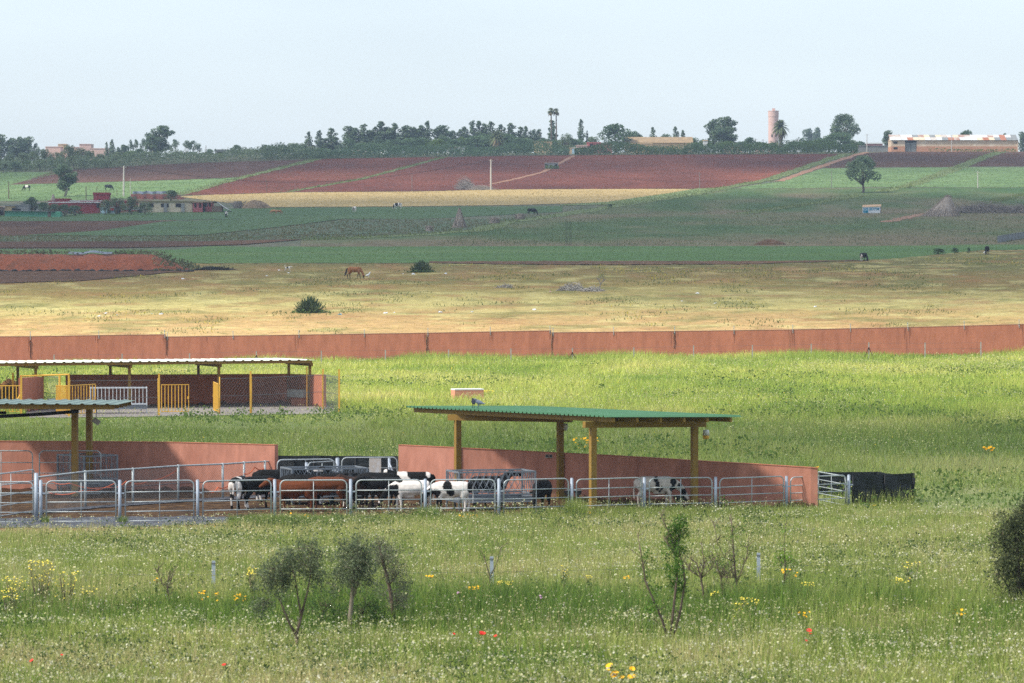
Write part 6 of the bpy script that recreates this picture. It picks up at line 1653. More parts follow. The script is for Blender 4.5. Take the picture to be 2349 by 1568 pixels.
brush(2262, 490, 7.5, 3, 2.3, 'big dark heap of brushwood right of the reed cone', 1500, M_twig, 3, ln=2.2); brush(2335, 490, 5.0, 3, 1.7, 'lower brushwood heap cut by the right edge', 800, M_twig, 4, ln=2.2); brush(2205, 488, 2.2, 2, 1.6, 'small brushwood heap touching the reed cone', 300, M_twig, 5, ln=1.8)
t = brush(1068, 436, 2.6, 2, 2.9, 'tangled reed bundle lying at the edge of the red field', 500, M_twig, 6, dirn=(-.8, 0, .55), ln=3.0); brush(1105, 436.5, 3.4, 1.4, 1.0, 'pale fallen reeds beside the tangled bundle', 300, M_reed, 7, dirn=(-.95, 0, .25), ln=2.6)
brush(1312, 668, 1.75, 1.2, .8, 'grey pile of dead branches in the middle of the dry meadow', 300, M_bran, 8, ln=.9); brush(1360, 670, 1.5, 1.0, .5, 'second pile of dead branches under the small dead tree', 200, M_bran, 9, ln=.8); brush(1158, 662, 1.1, .6, .45, 'small flat pile of dead twigs left of the bigger ones', 120, M_bran, 10, ln=.7)
# small dead tree
p = gp(1375, 664); t = thing('dead_tree', 'small twisted tree with a few green leaves above the branch piles', 'tree', p); b = MB()
for pth in ([(0, 0, 0), (.1, 0, .5), (-.05, 0, .9), (.25, 0, 1.35)], [(.08, 0, .55), (.35, 0, .75), (.4, 0, 1.2)], [(-.03, 0, .9), (-.3, 0, 1.15)], [(.3, 0, .8), (.6, .1, 1.0)]): b.tube([p + Vector(q) * 1.15 for q in pth], [.07, .06, .045, .02][:len(pth)], 5)
b.build('trunk', M_twig, t); rs = np.random.default_rng(3); C = np.array([(.25, 0, 1.5), (.45, 0, 1.35), (.1, 0, 1.4)])[rs.choice(3, 90)] * 1.15 + rs.normal(size=(90, 3)) * .18
leaf_soup('leaves', C, .12, leaf_cols(90, np.zeros(90, int), G3, rs), t, rs=rs)
# spiny bushes in the meadow
def spiny(vx, vb, vt, wV, label, n=520):
    p = gp(vx, vb); D = p.y; h = (vb - vt) * D / FV; r = wV * D / FV / 2; rs = np.random.default_rng(int(vx)); t = thing('spiny_bush', label, 'bush', p, 'round spiny bushes in the dry meadow'); b = MB(); cols = []
    for i in range(n):
        a = rs.random() * 6.28; e = rs.random() ** .8 * 1.5; d = Vector((math.cos(a) * math.cos(e), math.sin(a) * math.cos(e), math.sin(e)))
        tip = Vector((d.x * r, d.y * r, d.z * h)) * rs.uniform(.55, 1.12); st = Vector((tip.x * .6, tip.y * .6, tip.z * .35)); b.tube([st, st.lerp(tip, .55) + Vector((0, 0, -.04)), tip], [.035, .04, .03], 4)
    b.build('stems', mat('spiny_green', [(44, 60, 34), (72, 90, 50), (104, 114, 68)], scale=1.2), t, (0, 0, 0))
    C = rs.normal(size=(200, 3)) * [r * .6, r * .5, .12] + [0, -r * .3, .1]; leaf_soup('skirt_grass', C, .3, leaf_cols(200, np.zeros(200, int), G3, rs), t, rs=rs)
spiny(710, 719, 682, 76, 'larger dark spiny bush nearest the long wall'); spiny(966, 626, 600, 60, 'dark spiny bush right of the grazing horse')
for i, (vx, vb, w, h) in enumerate(((2152, 585, 34, 9), (2190, 584, 20, 6), (2222, 583, 9, 4))):
    tree('dome', vx, vb - h, 0, w, ['largest low scrub bush at the tan field edge', 'middle low scrub bush at the tan field edge', 'smallest low scrub bush at the tan field edge'][i], 'low scrub bushes on the right', 'bush', vbase=vb, name='scrub_bush')
# earth bank with a lined pond
def bank(v_out, h, name, label, mm, linr=None, seed=0, dpt=14):
    t = thing(name, label, 'earth bank', gp(v_out[0], v_out[2])); x0, x1, vb = v_out; n = 60; rs = np.random.default_rng(seed); vs = []; rows = 9
    for i in range(n + 1):
        s = i / n; g = gp(x0 + (x1 - x0) * s, vb + .4 * math.sin(i * .6)); end = min(1, (1 - s) / .18) if x1 < 1000 else 1
        for j in range(rows):
            q = j / (rows - 1); up = min(1, q / .42) if q < .6 else max(0, 1 - (q - .6) / .4) ; y = g.y + q * dpt; z = h * math.sin(up * math.pi / 2) * end * (1 + .12 * (fbm(np.array([g.x]), np.array([y]), 2.0, 3)[0] - .5) * 2)
            x = g.x + (y - g.y) * g.x / g.y; vs.append((x, y, float(zt(x, y)) + z - (.1 if j in (0, rows - 1) else 0)))
    fs = [(i * rows + j, (i + 1) * rows + j, (i + 1) * rows + j + 1, i * rows + j + 1) for i in range(n) for j in range(rows - 1)]
    MB().add(vs, fs).build('earth', mm, t, smooth=True); return t, vs, rows, n
M_bank = mat('bare_red_earth', [(116, 60, 36), (134, 72, 44), (104, 62, 40)], scale=.35, detail=9, fine=.25, fscale=3, bump=.12, bscale=1.5)
M_bank2 = mat('dark_red_earth', [(84, 46, 38), (98, 54, 44)], scale=.5, fine=.2, rough=.95)
M_sheet = mat('grey_pond_liner', [(84, 92, 104), (108, 116, 128)], scale=.5, rough=.4)
t, vs, rows, n = bank((-60, 440, 624), 1.95, 'earth_bank', 'raw red earth bank with scrub on top at the left', M_bank, seed=1)
b = MB()
for i in range(26, 38):
    q = [Vector(vs[(i + e) * rows + 4]) + Vector((0, dy, dz)) for e in (0, 1) for dy, dz in ((-.5, .15), (1.2, .42))]
    b.add(q, [(0, 2, 3, 1)])
b.build('liner_edge', M_sheet, t)
rs = np.random.default_rng(12); idx = rs.choice(len(vs), 2600); P = np.array(vs)[idx]; keep = ((idx % rows >= 4) | ((idx // rows) > n * .82)) & ~((idx // rows > 24) & (idx // rows < 39) & (rs.random(2600) < .75)); P = P[keep]; P = P + rs.normal(size=P.shape) * [.7, .5, .12] + [0, 0, .3]
P = P - np.array(t.location)
o = leaf_soup('bank_scrub', P, .42, leaf_cols(len(P), (P[:, 0] * .7).astype(int) % 40, [(78, 88, 58), (120, 122, 88)], rs), t, rs=rs); o['kind'] = 'stuff'
tarp = MB(); pts = [gp(x, 624.5 + .6 * math.sin(x * .03)) for x in range(-60, 450, 6)]
tarp.tube([p + Vector((0, -.2, .12 + .08 * math.sin(i * 1.3))) for i, p in enumerate(pts)], [.16 + .09 * math.sin(i * 2.1) for i in range(len(pts))], 6); single(tarp, 'irrigation_sheet', M_black, 'black plastic sheet rolled along the foot of the red earth bank', 'plastic sheet')
brush(490, 621, 2.8, 1.2, .45, 'tangle of black irrigation hose right of the earth bank', 300, M_black, 13, name='hose_tangle', ln=1.0)
t, vs, rows, n = bank((300, 425, 458), 1.2, 'earth_bank', 'small red earth bank with a grey liner behind the farm', M_bank2, seed=2, dpt=12)
b = MB()
for i in range(2, 40): b.add([Vector(vs[(i + e) * rows + 4]) + Vector((0, dy, dz)) for e in (0, 1) for dy, dz in ((-.4, .1), (.6, .75))], [(0, 2, 3, 1)])
b.build('liner_edge', M_sheet, t)
M_mound = mat('brown_earth', [(84, 62, 46), (112, 86, 64)], scale=.8, fine=.3, bump=.1, rough=1)
heap(gp(1767, 562.5), 2.4, 2.2, .85, M_mound, 'earth_mound', 'low brown earth mound at the edge of the bright green field', 'mound', 8)
# poles
M_pole2 = mat('grey_pole', [(116, 112, 106), (136, 132, 126)], scale=1, rough=.9)
M_pole = mat('pale_pole', [(176, 170, 160), (196, 190, 180)], scale=1, rough=.9)
PG = 'utility poles on the hillside'
def pole(vx, vb, vt, r, label, m=None, arm=True, lean=0.0, D=None):
    p = gp(vx, vb) if D is None else gx(vx, D); h = at(vx, vt, p.y).z - p.z; t = thing('utility_pole', label, 'pole', p, PG)
    top = p + Vector((lean * h, 0, h)); MB().tube([p + Vector((0, 0, -.3)), p.lerp(top, .55) + Vector((lean * .3, 0, 0)), top], [r, r * .85, r * .65], 7).build('shaft', m or M_pole, t)
    if arm: MB().beam(top + Vector((-.7, 0, -.35)), top + Vector((.7, 0, -.35)), .09, .09).build('crossarm', m or M_pole, t)
    return top - Vector((0, 0, .3))
p1 = pole(283.6, 451, 381, .26, 'tall whitish pole behind the farmhouse', lean=.01); p2 = pole(1126, 437, 366.5, .26, 'tall whitish pole at the edge of the red ploughed field'); p3 = pole(945, 439.5, 401, .09, 'thin grey pole left of the reed bundle on the red field', M_pole2, arm=False)
p4 = pole(1605, 434.5, 395, .09, 'thin grey pole at the right part of the red field', M_pole2, arm=False); p5 = pole(1907.5, 432, 393, .1, 'thin pole left of the lone round tree', M_pole2, arm=False); p6 = pole(2243, 431.5, 393, .15, 'thin pole at the right end of the pale green field'); pole(20, 457, 418, .15, 'dark thin pole at the left edge', M_wood, False)
pole(197.5, 460, 428, .13, 'thin pole rising behind the red farmhouse', M_wood, False); pole(299, 450, 410, .1, 'thin pole with a pale top right of the tall whitish pole', arm=False); pole(612, 442, 413, .12, 'thin pole at the left of the tan wheat field', M_wood, False)
pole(1988, 0, 308, .17, 'pole before the long red building', D=1470); pole(2182, 0, 310, .17, 'pole in front of the pale barn', D=1465); pole(473, 0, 334, .14, 'far pole left of the grey farm roof', M_wood, False, D=1600); pole(1619, 0, 318, .12, 'thin pole among trees right of the tiled barn', M_wood, False, D=1500)
pole(1733, 0, 318, .12, 'far thin pole left of the water tower', M_wood, D=1700); pole(1750, 0, 320, .12, 'second far pole beside the water tower', M_wood, D=1700); pole(1830, 0, 319, .14, 'far pole right of the date palm', M_wood, D=1750)
for i, (vx, vb, vt) in enumerate(((222, 452, 428), (233, 452, 440), (243, 453, 437), (250, 452, 438), (268, 451, 436), (316, 451, 441), (341, 450, 441), (366, 450, 440), (408, 449, 439), (414, 449, 439))):
    p = gp(vx, vb); h = (vb - vt) * p.y / FV; t = thing('fence_stake', f'{ORD[i]} thin stake from the left in the row behind the farm', 'stake', p, 'stakes behind the farm'); MB().tube([p, p + Vector((.05, 0, h))], .07, 5).build('shaft', M_wood, t)
w = thing('overhead_wire', 'overhead wire between the two tall whitish poles', 'wire', p1)
for dx in (-.5, .5):
    MB().tube([p1.lerp(p2, k / 16) + Vector((dx, 0, -5 * math.sin(math.pi * k / 16))) for k in range(17)], .03, 4).build('strand', M_black, w)
w = thing('overhead_wire', 'overhead wire from the tall pole on the red field towards the right', 'wire', p2)
MB().tube([p2.lerp(p5, k / 16) + Vector((0, 0, -4 * math.sin(math.pi * k / 16))) for k in range(17)], .03, 4).build('strand', M_black, w); MB().tube([p5.lerp(p6, k / 12) + Vector((0, 0, -2 * math.sin(math.pi * k / 12))) for k in range(13)], .03, 4).build('strand', M_black, w)
# lattice stubs
p = gp(1304, 564); t = thing('lattice_mast', 'dark twin lattice mast stump in the fallow field', 'mast', p); h = (564 - 508) * p.y / FV
for s, dx in enumerate((-.27, .27)):
    b = MB(); q = lambda x, y, z: p + Vector((dx * 1.15 + x, y, z))
    for x in (-.11, .11):
        for y in (-.11, .11): b.tube([q(x, y, -.2), q(x, y, h)], .022, 4)
    for k in range(12):
        z0, z1 = h * k / 12, h * (k + 1) / 12; sg = .11 if k % 2 else -.11
        b.tube([q(-sg, -.11, z0), q(sg, -.11, z1)], .018, 4); b.tube([q(-sg, .11, z0), q(sg, .11, z1)], .018, 4)
    b.build('lattice_leg', mat('dark_steel', (40, 38, 40)), t)
# concrete tank in the red field
a = gp(1265, 388); t = thing('water_tank', 'small grey tank with two dark openings in the red ploughed field', 'water tank', a); MB().box(a + Vector((0, 1, .85)), (4.2, 2.4, 1.9)).build('wall', M_slate, t); MB().box(a + Vector((0, 1, 1.85)), (4.5, 2.7, .15)).build('slab', M_conc, t)
for dx in (-1.6, 1.5): MB().box(a + Vector((dx, -.22, .8)), (.7, .1, 1.3)).build('opening', M_dark, t)
hedge('field_bushes', [(1252, 383, 389), (1268, 385, 389.5), (1282, 384, 389)], 0, 2, 260, G3, .4)
# sheet metal fence at the right edge
a, c = gp(2288, 558), gp(2360, 546); t = thing('sheet_fence', 'grey corrugated sheet fence cut by the right edge', 'fence', a); h0 = 1.0; b = MB(); n = 40
for k in range(n):
    u, v = a.lerp(c, k / n), a.lerp(c, (k + .93) / n); dz = Vector((0, .06 * (k % 2), .55)); b.beam(u + dz, v + dz, .03, 1.1)
b.build('sheet', M_slate, t); MB().tube([a + Vector((0, -.1, 1.1)), c + Vector((0, -.1, 1.1))], .05, 5).build('rail', M_slate, t)
# litter
LT = 'scraps of litter in the dry meadow'
M_lit = [mat('white_plastic', (226, 228, 230), rough=.4), mat('pale_blue_plastic', (110, 170, 200), rough=.4), mat('pink_plastic', (206, 150, 160), rough=.4)]
spots = [(243, 720, 0), (348, 720, 1), (370, 722, 0), (640, 621, 0), (662, 627, 0), (612, 634, 0), (925, 629, 0), (948, 630, 0), (1022, 629, 0), (1082, 717, 0), (1262, 670, 2), (1360, 667, 1), (1226, 712, 0), (1010, 718, 0), (1600, 674, 0), (1565, 692, 0), (1640, 697, 0), (2432, 700, 0), (420, 641, 0), (268, 724, 0), (885, 720, 0), (905, 718, 0), (780, 723, 1), (1870, 705, 0), (227, 727, 0), (2188, 632, 0)]
regs = [('at the far left of the meadow', lambda x, y: x < 450), ('around the left spiny bush', lambda x, y: abs(x - 710) < 130 and y > 700), ('near the white dog', lambda x, y: x < 760), ('around the far spiny bush', lambda x, y: y < 640 and x < 1100),
        ('between the spiny bush and the wall middle', lambda x, y: x < 1240 and y > 680), ('beside the dead branches', lambda x, y: x < 1420), ('on the right half of the meadow', lambda x, y: True)]
cnt = {}
for i, (vx, vy, k) in enumerate(sorted(spots)):
    rs = np.random.default_rng(i); p = gp(vx, vy + 1); s = rs.uniform(.10, .24); b = MB(); b.ell(p + Vector((0, 0, s * .35)), (s, s * .7, s * .5), 7, 5); b.v = [tuple(np.array(v) + rs.normal(size=3) * s * .18) for v in b.v]
    rg = next(a for a, f in regs if f(vx, vy)); key = (rg, k); cnt[key] = cnt.get(key, 0) + 1
    single(b, 'plastic_scrap', M_lit[k], f'{ORD[cnt[key] - 1]} {["white", "pale blue", "pink"][k]} plastic scrap from the left {rg}', 'litter', LT)

# ============================================================ near saplings and shrubs
M_tw = mat('brown_twig', [(80, 68, 58), (112, 96, 82)], scale=4, rough=.9)
def vpt(x, y, D, dy=0.0): p = at(x, y, D); p.y += dy; return p
M_bark_s = mat('sapling_bark', [(108, 98, 84), (134, 124, 108)], scale=4, rough=.9)
def sapling(D, stems, blobs, n, leaf, cols, label, name='olive_sapling', cat='sapling', group=None, bark=None, seed=0, twigs=40, shell=.15, loose=True, sig=.78):
    rs = np.random.default_rng(seed); b0 = vpt(*stems[0][0][:2], D); t = thing(name, label, cat, (b0.x, D, float(zt(b0.x, D))), group); b = MB()
    for st in stems:
        P = [vpt(x, y, D, (rs.random() - .5) * .12) for x, y, r in st]; b.tube(P, [r * D / FV for x, y, r in st], 6)
    for k in range(twigs):
        st = stems[rs.integers(len(stems))]; i = rs.integers(len(st) - 1); u = rs.random(); q0, q1 = st[i], st[i + 1]
        px, py, pr = [q0[j] * (1 - u) + q1[j] * u for j in range(3)]; s = vpt(px, py, D); ln = rs.uniform(.12, .42)
        d = Vector((rs.normal() * .7, rs.normal() * .6, .75 + .3 * rs.random())).normalized(); m = s + d * ln * .5 + Vector((rs.normal() * .03, 0, .02)); e = m + (d + Vector((rs.normal() * .4, 0, .2))).normalized() * ln * .55
        b.tube([s, m, e], [.009, .006, .002], 4, caps=False)
        if rs.random() < .6: b.tube([m, m + (d + Vector((rs.normal(), rs.normal(), .2))).normalized() * ln * .4], [.005, .002], 3, caps=False)
    b.build('trunk', bark or M_tw, t, smooth=True)
    if n:
        B = [(*vpt(x, y, D, rs.normal() * .15), r * D / FV, r * D / FV, r * D / FV) for x, y, r in blobs]; C, k = blob_points(B, n, rs, shell); Bn = np.array(B)[k]
        if loose:                                   # leaves gathered round twig tips
            nt_ = max(4, n // 20); C0, k0 = blob_points(B, nt_, rs, .2); B0 = np.array(B)[k0]; C0 = B0[:, :3] + rs.normal(size=(nt_, 3)) * B0[:, 3:6] * sig
            k = rs.integers(nt_, size=n); C = C0[k] + rs.normal(size=(n, 3)) * [.055, .055, .075]
            tw = MB()
            for q in range(0, nt_, 2): e = Vector(C0[q]); s0 = Vector(B0[q][:3]).lerp(e, .2); tw.tube([s0, s0.lerp(e, .55) + Vector((0, 0, .02)), e], [.006, .004, .002], 3, caps=False)
            o = tw.build('twigs', bark or M_tw, t); o['kind'] = 'stuff'; k = k % 97
        C = C - np.array(t.location); leaf_soup('leaves', C, leaf, leaf_cols(n, k, cols, rs, .4), t, aspect=.35, up=.1, rs=rs)
    return t
OL = [(62, 76, 52), (126, 136, 102)]
A = lambda z: (550.5 + z[0] * .2587, 1162.2 + z[1] * .2587)
def zb(lst): return [(*A(q), q[2] * .2587) for q in lst]
def zs(lst): return [(*A(q), q[2]) for q in lst]
sapling(86.2, [zs([(515, 1400, 5), (510, 1230, 4.5), (500, 1150, 4)]), zs([(500, 1150, 3.5), (440, 1040, 2.8), (370, 870, 2), (330, 760, 1.2)]), zs([(500, 1150, 3.5), (545, 970, 3)]), zs([(545, 970, 2.6), (520, 850, 2), (500, 700, 1.6), (470, 560, 1)]), zs([(545, 970, 2.6), (590, 790, 2), (620, 650, 1.6), (640, 450, 1)])],
        zb([(640, 360, 70), (660, 430, 85), (590, 500, 95), (500, 480, 90), (420, 540, 100), (330, 560, 95), (300, 640, 90), (235, 690, 70), (230, 850, 75), (200, 900, 50), (680, 520, 75), (620, 600, 80), (460, 610, 85), (380, 680, 70), (690, 640, 50)]), 6800, .06, OL, 'forked olive sapling nearest the camera, left of the two others', seed=1)
sapling(91, [zs([(965, 1140, 6), (975, 1000, 5.5), (1000, 720, 4.5), (1010, 540, 3)]), zs([(1010, 800, 2.2), (1060, 640, 1.6), (1090, 500, 1)])], zb([(1030, 340, 80), (960, 420, 90), (1050, 440, 100), (1110, 500, 85), (930, 540, 90), (1020, 560, 95), (1100, 600, 70), (880, 620, 70), (1000, 650, 70), (830, 690, 50)]), 6000, .06, OL, 'olive sapling with one straight pale trunk, middle of the three', bark=M_bark_s, seed=2)
sapling(92.5, [zs([(1370, 1040, 5), (1350, 860, 4.5), (1310, 640, 4), (1270, 500, 3), (1240, 360, 2)]), zs([(1320, 700, 2), (1400, 600, 1.2)])], zb([(1230, 340, 75), (1300, 350, 60), (1250, 440, 85), (1340, 440, 75), (1200, 480, 60), (1390, 540, 80), (1300, 560, 80), (1440, 680, 70), (1350, 720, 70), (1480, 800, 60), (1400, 860, 70), (1280, 820, 60)]), 3600, .055, [(82, 88, 68), (130, 134, 108)], 'thin leaning olive sapling, right of the three', seed=3)
sapling(91.6, [[(735, 1440, 2), (742, 1410, 1.5), (748, 1385, 1)], [(820, 1440, 2), (832, 1412, 1.5), (838, 1392, 1)]], [(720, 1400, 20), (745, 1388, 22), (770, 1410, 18), (815, 1402, 20), (842, 1392, 22), (865, 1410, 18)], 2600, .06, [(56, 88, 40), (104, 130, 66)], 'low fresh green growth at the feet of the two right saplings', name='low_shrub', cat='shrub', seed=14)
# dark bush on the right edge
sapling(96.5, [[(2340, 1410, 7), (2335, 1300, 5), (2330, 1200, 3)], [(2350, 1410, 6), (2365, 1280, 4), (2370, 1180, 2)]], [(2338, 1180, 34), (2312, 1210, 34), (2360, 1165, 36), (2310, 1250, 36), (2350, 1240, 50), (2385, 1220, 60), (2318, 1300, 36), (2355, 1310, 46), (2395, 1300, 50), (2326, 1230, 40), (2345, 1200, 44), (2310, 1280, 40), (2345, 1280, 50), (2325, 1380, 44), (2348, 1350, 50), (2298, 1320, 28), (2300, 1230, 26), (2330, 1350, 36), (2370, 1370, 46), (2410, 1370, 40)], 17000, .07, [(52, 62, 40), (104, 112, 74)], 'dense dark olive bush cut by the right edge', name='olive_bush', cat='bush', seed=4, sig=.5)
# thorny shrubs
Bz = lambda z: (1101 + z[0] * .2708, 1162.2 + z[1] * .2708)
def ts(lst): return [(*Bz(q), q[2]) for q in lst]
def tb(lst): return [(*Bz(q), q[2] * .2708) for q in lst]
GL = [(52, 92, 24), (96, 132, 44)]; TG = 'thorny shrubs of the foreground'
sapling(88.5, [ts([(1600, 1170, 3.5), (1550, 980, 3), (1480, 820, 2.6), (1400, 630, 2.2), (1370, 430, 1.6), (1335, 230, .8)]), ts([(1610, 1150, 3.5), (1640, 850, 3), (1668, 600, 2.6), (1660, 400, 2), (1620, 260, 1.6), (1560, 140, 1.2), (1520, 40, .7)]), ts([(1640, 1120, 3.5), (1700, 880, 2.8), (1738, 640, 2.4), (1715, 470, 2), (1670, 350, 1.5), (1700, 220, 1), (1760, 80, .6)]), ts([(1660, 420, 1.6), (1600, 330, 1.2), (1545, 250, .8)])],
        tb([(1650, 230, 55), (1720, 230, 30), (1640, 310, 40), (1690, 380, 40), (1610, 400, 45), (1660, 500, 45), (1600, 530, 40), (1680, 600, 45), (1640, 690, 40), (1610, 620, 35), (1720, 700, 30), (1430, 410, 28), (1385, 480, 22), (1410, 560, 22), (1490, 700, 22), (1450, 840, 22), (1710, 130, 25), (1750, 190, 20)]), 3000, .065, GL, 'tall thorny shrub with fresh green leaves on three stems', 'thorny_shrub', 'shrub', TG, seed=5, twigs=46)
sapling(98, [ts([(1915, 900, 2.6), (1890, 720, 2.4), (1872, 610, 2.2), (1835, 480, 1.6), (1760, 430, 1)]), ts([(1875, 610, 1.6), (1900, 470, 1.1), (1870, 290, .6)]), ts([(1875, 610, 1.4), (1960, 520, .9), (2010, 400, .5)]), ts([(1870, 600, 1.2), (1800, 560, .8), (1760, 520, .5)])], tb([(1860, 300, 60), (1780, 420, 60), (1960, 480, 60)]), 60, .05, GL, 'bare forked shrub right of the leafy thorny one', 'thorny_shrub', 'shrub', TG, seed=6, twigs=60)
sapling(99, [ts([(2170, 830, 2.8), (2172, 650, 2.4), (2155, 480, 2), (2140, 250, 1.4), (2125, 60, .7)]), ts([(2172, 640, 1.6), (2210, 560, 1.2), (2260, 430, .8), (2280, 250, .5)]), ts([(2165, 600, 1.4), (2060, 600, 1)]), ts([(2155, 470, 1.2), (2070, 430, .9), (2010, 300, .7), (1980, 130, .5)])], tb([(2140, 200, 50), (2200, 330, 60), (2080, 500, 40), (2180, 280, 40)]), 260, .055, GL, 'tallest bare shrub with a straight thin stem', 'thorny_shrub', 'shrub', TG, seed=7, twigs=70)
sapling(99.5, [ts([(2075, 830, 2.2), (2050, 680, 2), (2040, 590, 1.6), (2000, 480, 1), (1950, 410, .6)]), ts([(2045, 600, 1.2), (2100, 560, .8)])], tb([(2090, 510, 30), (2000, 480, 40)]), 160, .055, GL, 'low bare shrub between the two taller bare ones', 'thorny_shrub', 'shrub', TG, seed=8, twigs=40)
sapling(100, [[(1800, 1340, 1.6), (1801, 1300, 1.4), (1799, 1250, 1), (1803, 1200, .6)], [(1800, 1298, 1), (1788, 1286, .7)], [(1801, 1298, 1), (1820, 1285, .6)]], [(1786, 1283, 9), (1818, 1280, 9), (1802, 1285, 8), (1801, 1240, 5), (1803, 1215, 5), (1800, 1262, 5)], 420, .06, [(74, 118, 26), (120, 150, 50)], 'small shrub with a cross of bright green leaf tufts', 'thorny_shrub', 'shrub', TG, seed=9, twigs=6)
sapling(100, [[(1120, 1370, 1.8), (1124, 1325, 1.6), (1114, 1290, 1), (1110, 1272, .6)], [(1124, 1325, 1.2), (1140, 1290, .8), (1150, 1255, .5)], [(1120, 1355, 1), (1104, 1362, .6)]], [(1112, 1274, 9), (1145, 1275, 12)], 90, .05, GL, 'small bare shrub in front of the middle grey stake', 'thorny_shrub', 'shrub', TG, seed=10, twigs=14)
sapling(97, [[(390, 1400, 1.8), (384, 1350, 1.4), (388, 1316, .8)], [(384, 1360, 1.2), (368, 1330, .9), (360, 1305, .5)], [(386, 1350, 1), (396, 1318, .6)]], [(365, 1312, 12), (392, 1320, 12), (380, 1300, 12)], 30, .05, GL, 'small dry shrub left of the leftmost grey stake', 'thorny_shrub', 'shrub', TG, seed=11, twigs=26)
# stakes with a wire
st = []
for i, (vx, vt, vb) in enumerate(((490, 1287, 1358), (1128, 1277, 1357), (1740, 1269, 1338))):
    p = gp(vx, vb); h = vh(vx, vt, p.y); t = thing('metal_stake', ['left grey metal stake near the yellow flowers', 'middle grey metal stake behind a bare shrub', 'right grey metal stake among the bare shrubs'][i], 'stake', p, 'grey metal stakes of the foreground fence')
    MB().box(p + Vector((0, 0, h / 2 - .1)), (.085, .05, h + .2)).build('shaft', M_post, t); MB().box(p + Vector((0, -.03, h - .06)), (.1, .02, .03)).build('clip', M_wire, t); st.append(p + Vector((0, -.03, h * .55)))
a = st[0] + (st[0] - st[1]) * .8; c = st[2] + (st[2] - st[1]) * 1.1; a.z += .05
w = thing('stake_wire', 'thin wire strung between the three grey stakes', 'wire', st[0]); MB().tube([a] + st + [c], .004, 4).build('strand', M_wire, w)
# ============================================================ grass and flowers
M_grass = mat_attr('grass_blades', rough=.6, trans=.5, spec=.25)
M_petal = mat_attr('petals', rough=.6, trans=.3, spec=.1)
GC = np.array([lin(c) for c in ((84, 114, 42), (114, 138, 54), (144, 156, 76), (164, 168, 98), (186, 176, 124), (196, 176, 136))])

TIP = np.array(lin((186, 186, 120)))
def field_pts(n, D0, D1, pad=1.12, extra=4.0):
    w = lambda D: D * 2349 / FV / 2 * pad + extra
    D = RNG.uniform(D0, D1, int(n * 1.0)); keep = RNG.random(len(D)) < w(D) / w(D1); D = D[keep]
    X = RNG.uniform(-1, 1, len(D)) * w(D)
    return X, D

def outside(X, Y):
    return ~(inpoly(X, Y, POLY_PEN) | inpoly(X, Y, POLY_FRONT) | inpoly(X, Y, POLY_FAR))

def blades(name, X, Y, h, w, cols, seg2, lean=.35):
    n = len(X); a = RNG.uniform(0, 6.283, n); f = RNG.uniform(0, 6.283, n)
    Z = zt(X, Y) - .03; L = h * lean * RNG.random(n)
    t = np.stack([np.cos(f), np.sin(f), np.zeros(n)], 1) * (w * .5)[:, None]
    B = np.stack([X, Y, Z], 1); T = B + np.stack([np.cos(a) * L, np.sin(a) * L, h], 1)
    if seg2:
        M_ = B + np.stack([np.cos(a) * L * .3, np.sin(a) * L * .3, h * .58], 1)
        V = np.stack([B - t, B + t, M_ + t * .8, M_ - t * .8, T], 1).reshape(-1, 3)
        i = np.arange(n) * 5
        F = np.concatenate([np.stack([i, i + 1, i + 2], 1), np.stack([i, i + 2, i + 3], 1), np.stack([i + 3, i + 2, i + 4], 1)]).ravel()
        c = np.repeat(cols, 5, 0); c[4::5] = c[4::5] * .78 + TIP * .22
    else:
        V = np.stack([B - t, B + t, T], 1).reshape(-1, 3); F = np.arange(n * 3); c = np.repeat(cols, 3, 0); c[2::3] = c[2::3] * .75 + TIP * .25
    o = np_mesh(name, V, F, 3, M_grass, c); props(o, kind='stuff'); return T

def gcol(n, base, var=.32):
    c = np.empty((n, 3)); b = np.clip(base, 0, len(GC) - 1.001); i = b.astype(int); f = (b - i)[:, None]
    c = GC[i] * (1 - f) + GC[i + 1] * f
    return c * (1 + var * RNG.normal(size=(n, 1))).clip(.4, 1.8)

def heads(name, P, size, cols, up=1.2):
    o = leaf_soup(name, P, size, cols, m=M_petal, up=up, aspect=1.0); props(o, kind='stuff'); return o

# foreground, D 72..134
X, Y = field_pts(480000, 70, 136); k = outside(X, Y); X, Y = X[k], Y[k]
lush = np.exp(-((Y - 97.5 - 6 * (fbm(X, Y, 9) - .5)) / 3.6) ** 2) * np.clip(fbm(X + 60, Y * .4, 5) * 3.2 - 1.0, 0, 1.2)                 # taller dark green strip
pat = fbm(X, Y, 4.0); pat2 = fbm(X + 90, Y, 1.3); big = fbm(X + 300, Y, 14)
edge = np.clip((Y - 122) / 8, 0, 1)
h = (.30 + .34 * pat2) * (1 + .7 * lush) * (.75 + .5 * big) * np.interp(Y, [80, 96, 112, 124, 134], [.72, .9, .85, .55, .42])
cell = _lat[(np.floor(X / .45).astype(int)) % 512, (np.floor(Y / .8).astype(int)) % 512]
h = h * (.7 + .6 * cell)
dry = np.clip((pat - .52) * 4.0 + (cell - .5) * 1.1 + edge * .8 - lush * 1.2, -.8, 2.2)
col = gcol(len(X), 1.5 + .8 * np.clip((90 - Y) / 10, 0, 1) + 1.5 * dry + .75 * RNG.normal(size=len(X)) - .5 * lush)
wd = np.where(Y < 100, .016, .022) * RNG.uniform(.6, 1.5, len(X))
nr = Y < 98
T1 = blades('grass', X[nr], Y[nr], h[nr] * RNG.uniform(.5, 1.25, nr.sum()), wd[nr], col[nr], True, .55)
T2 = blades('grass', X[~nr], Y[~nr], h[~nr] * RNG.uniform(.5, 1.25, (~nr).sum()), wd[~nr], col[~nr], False, .5)
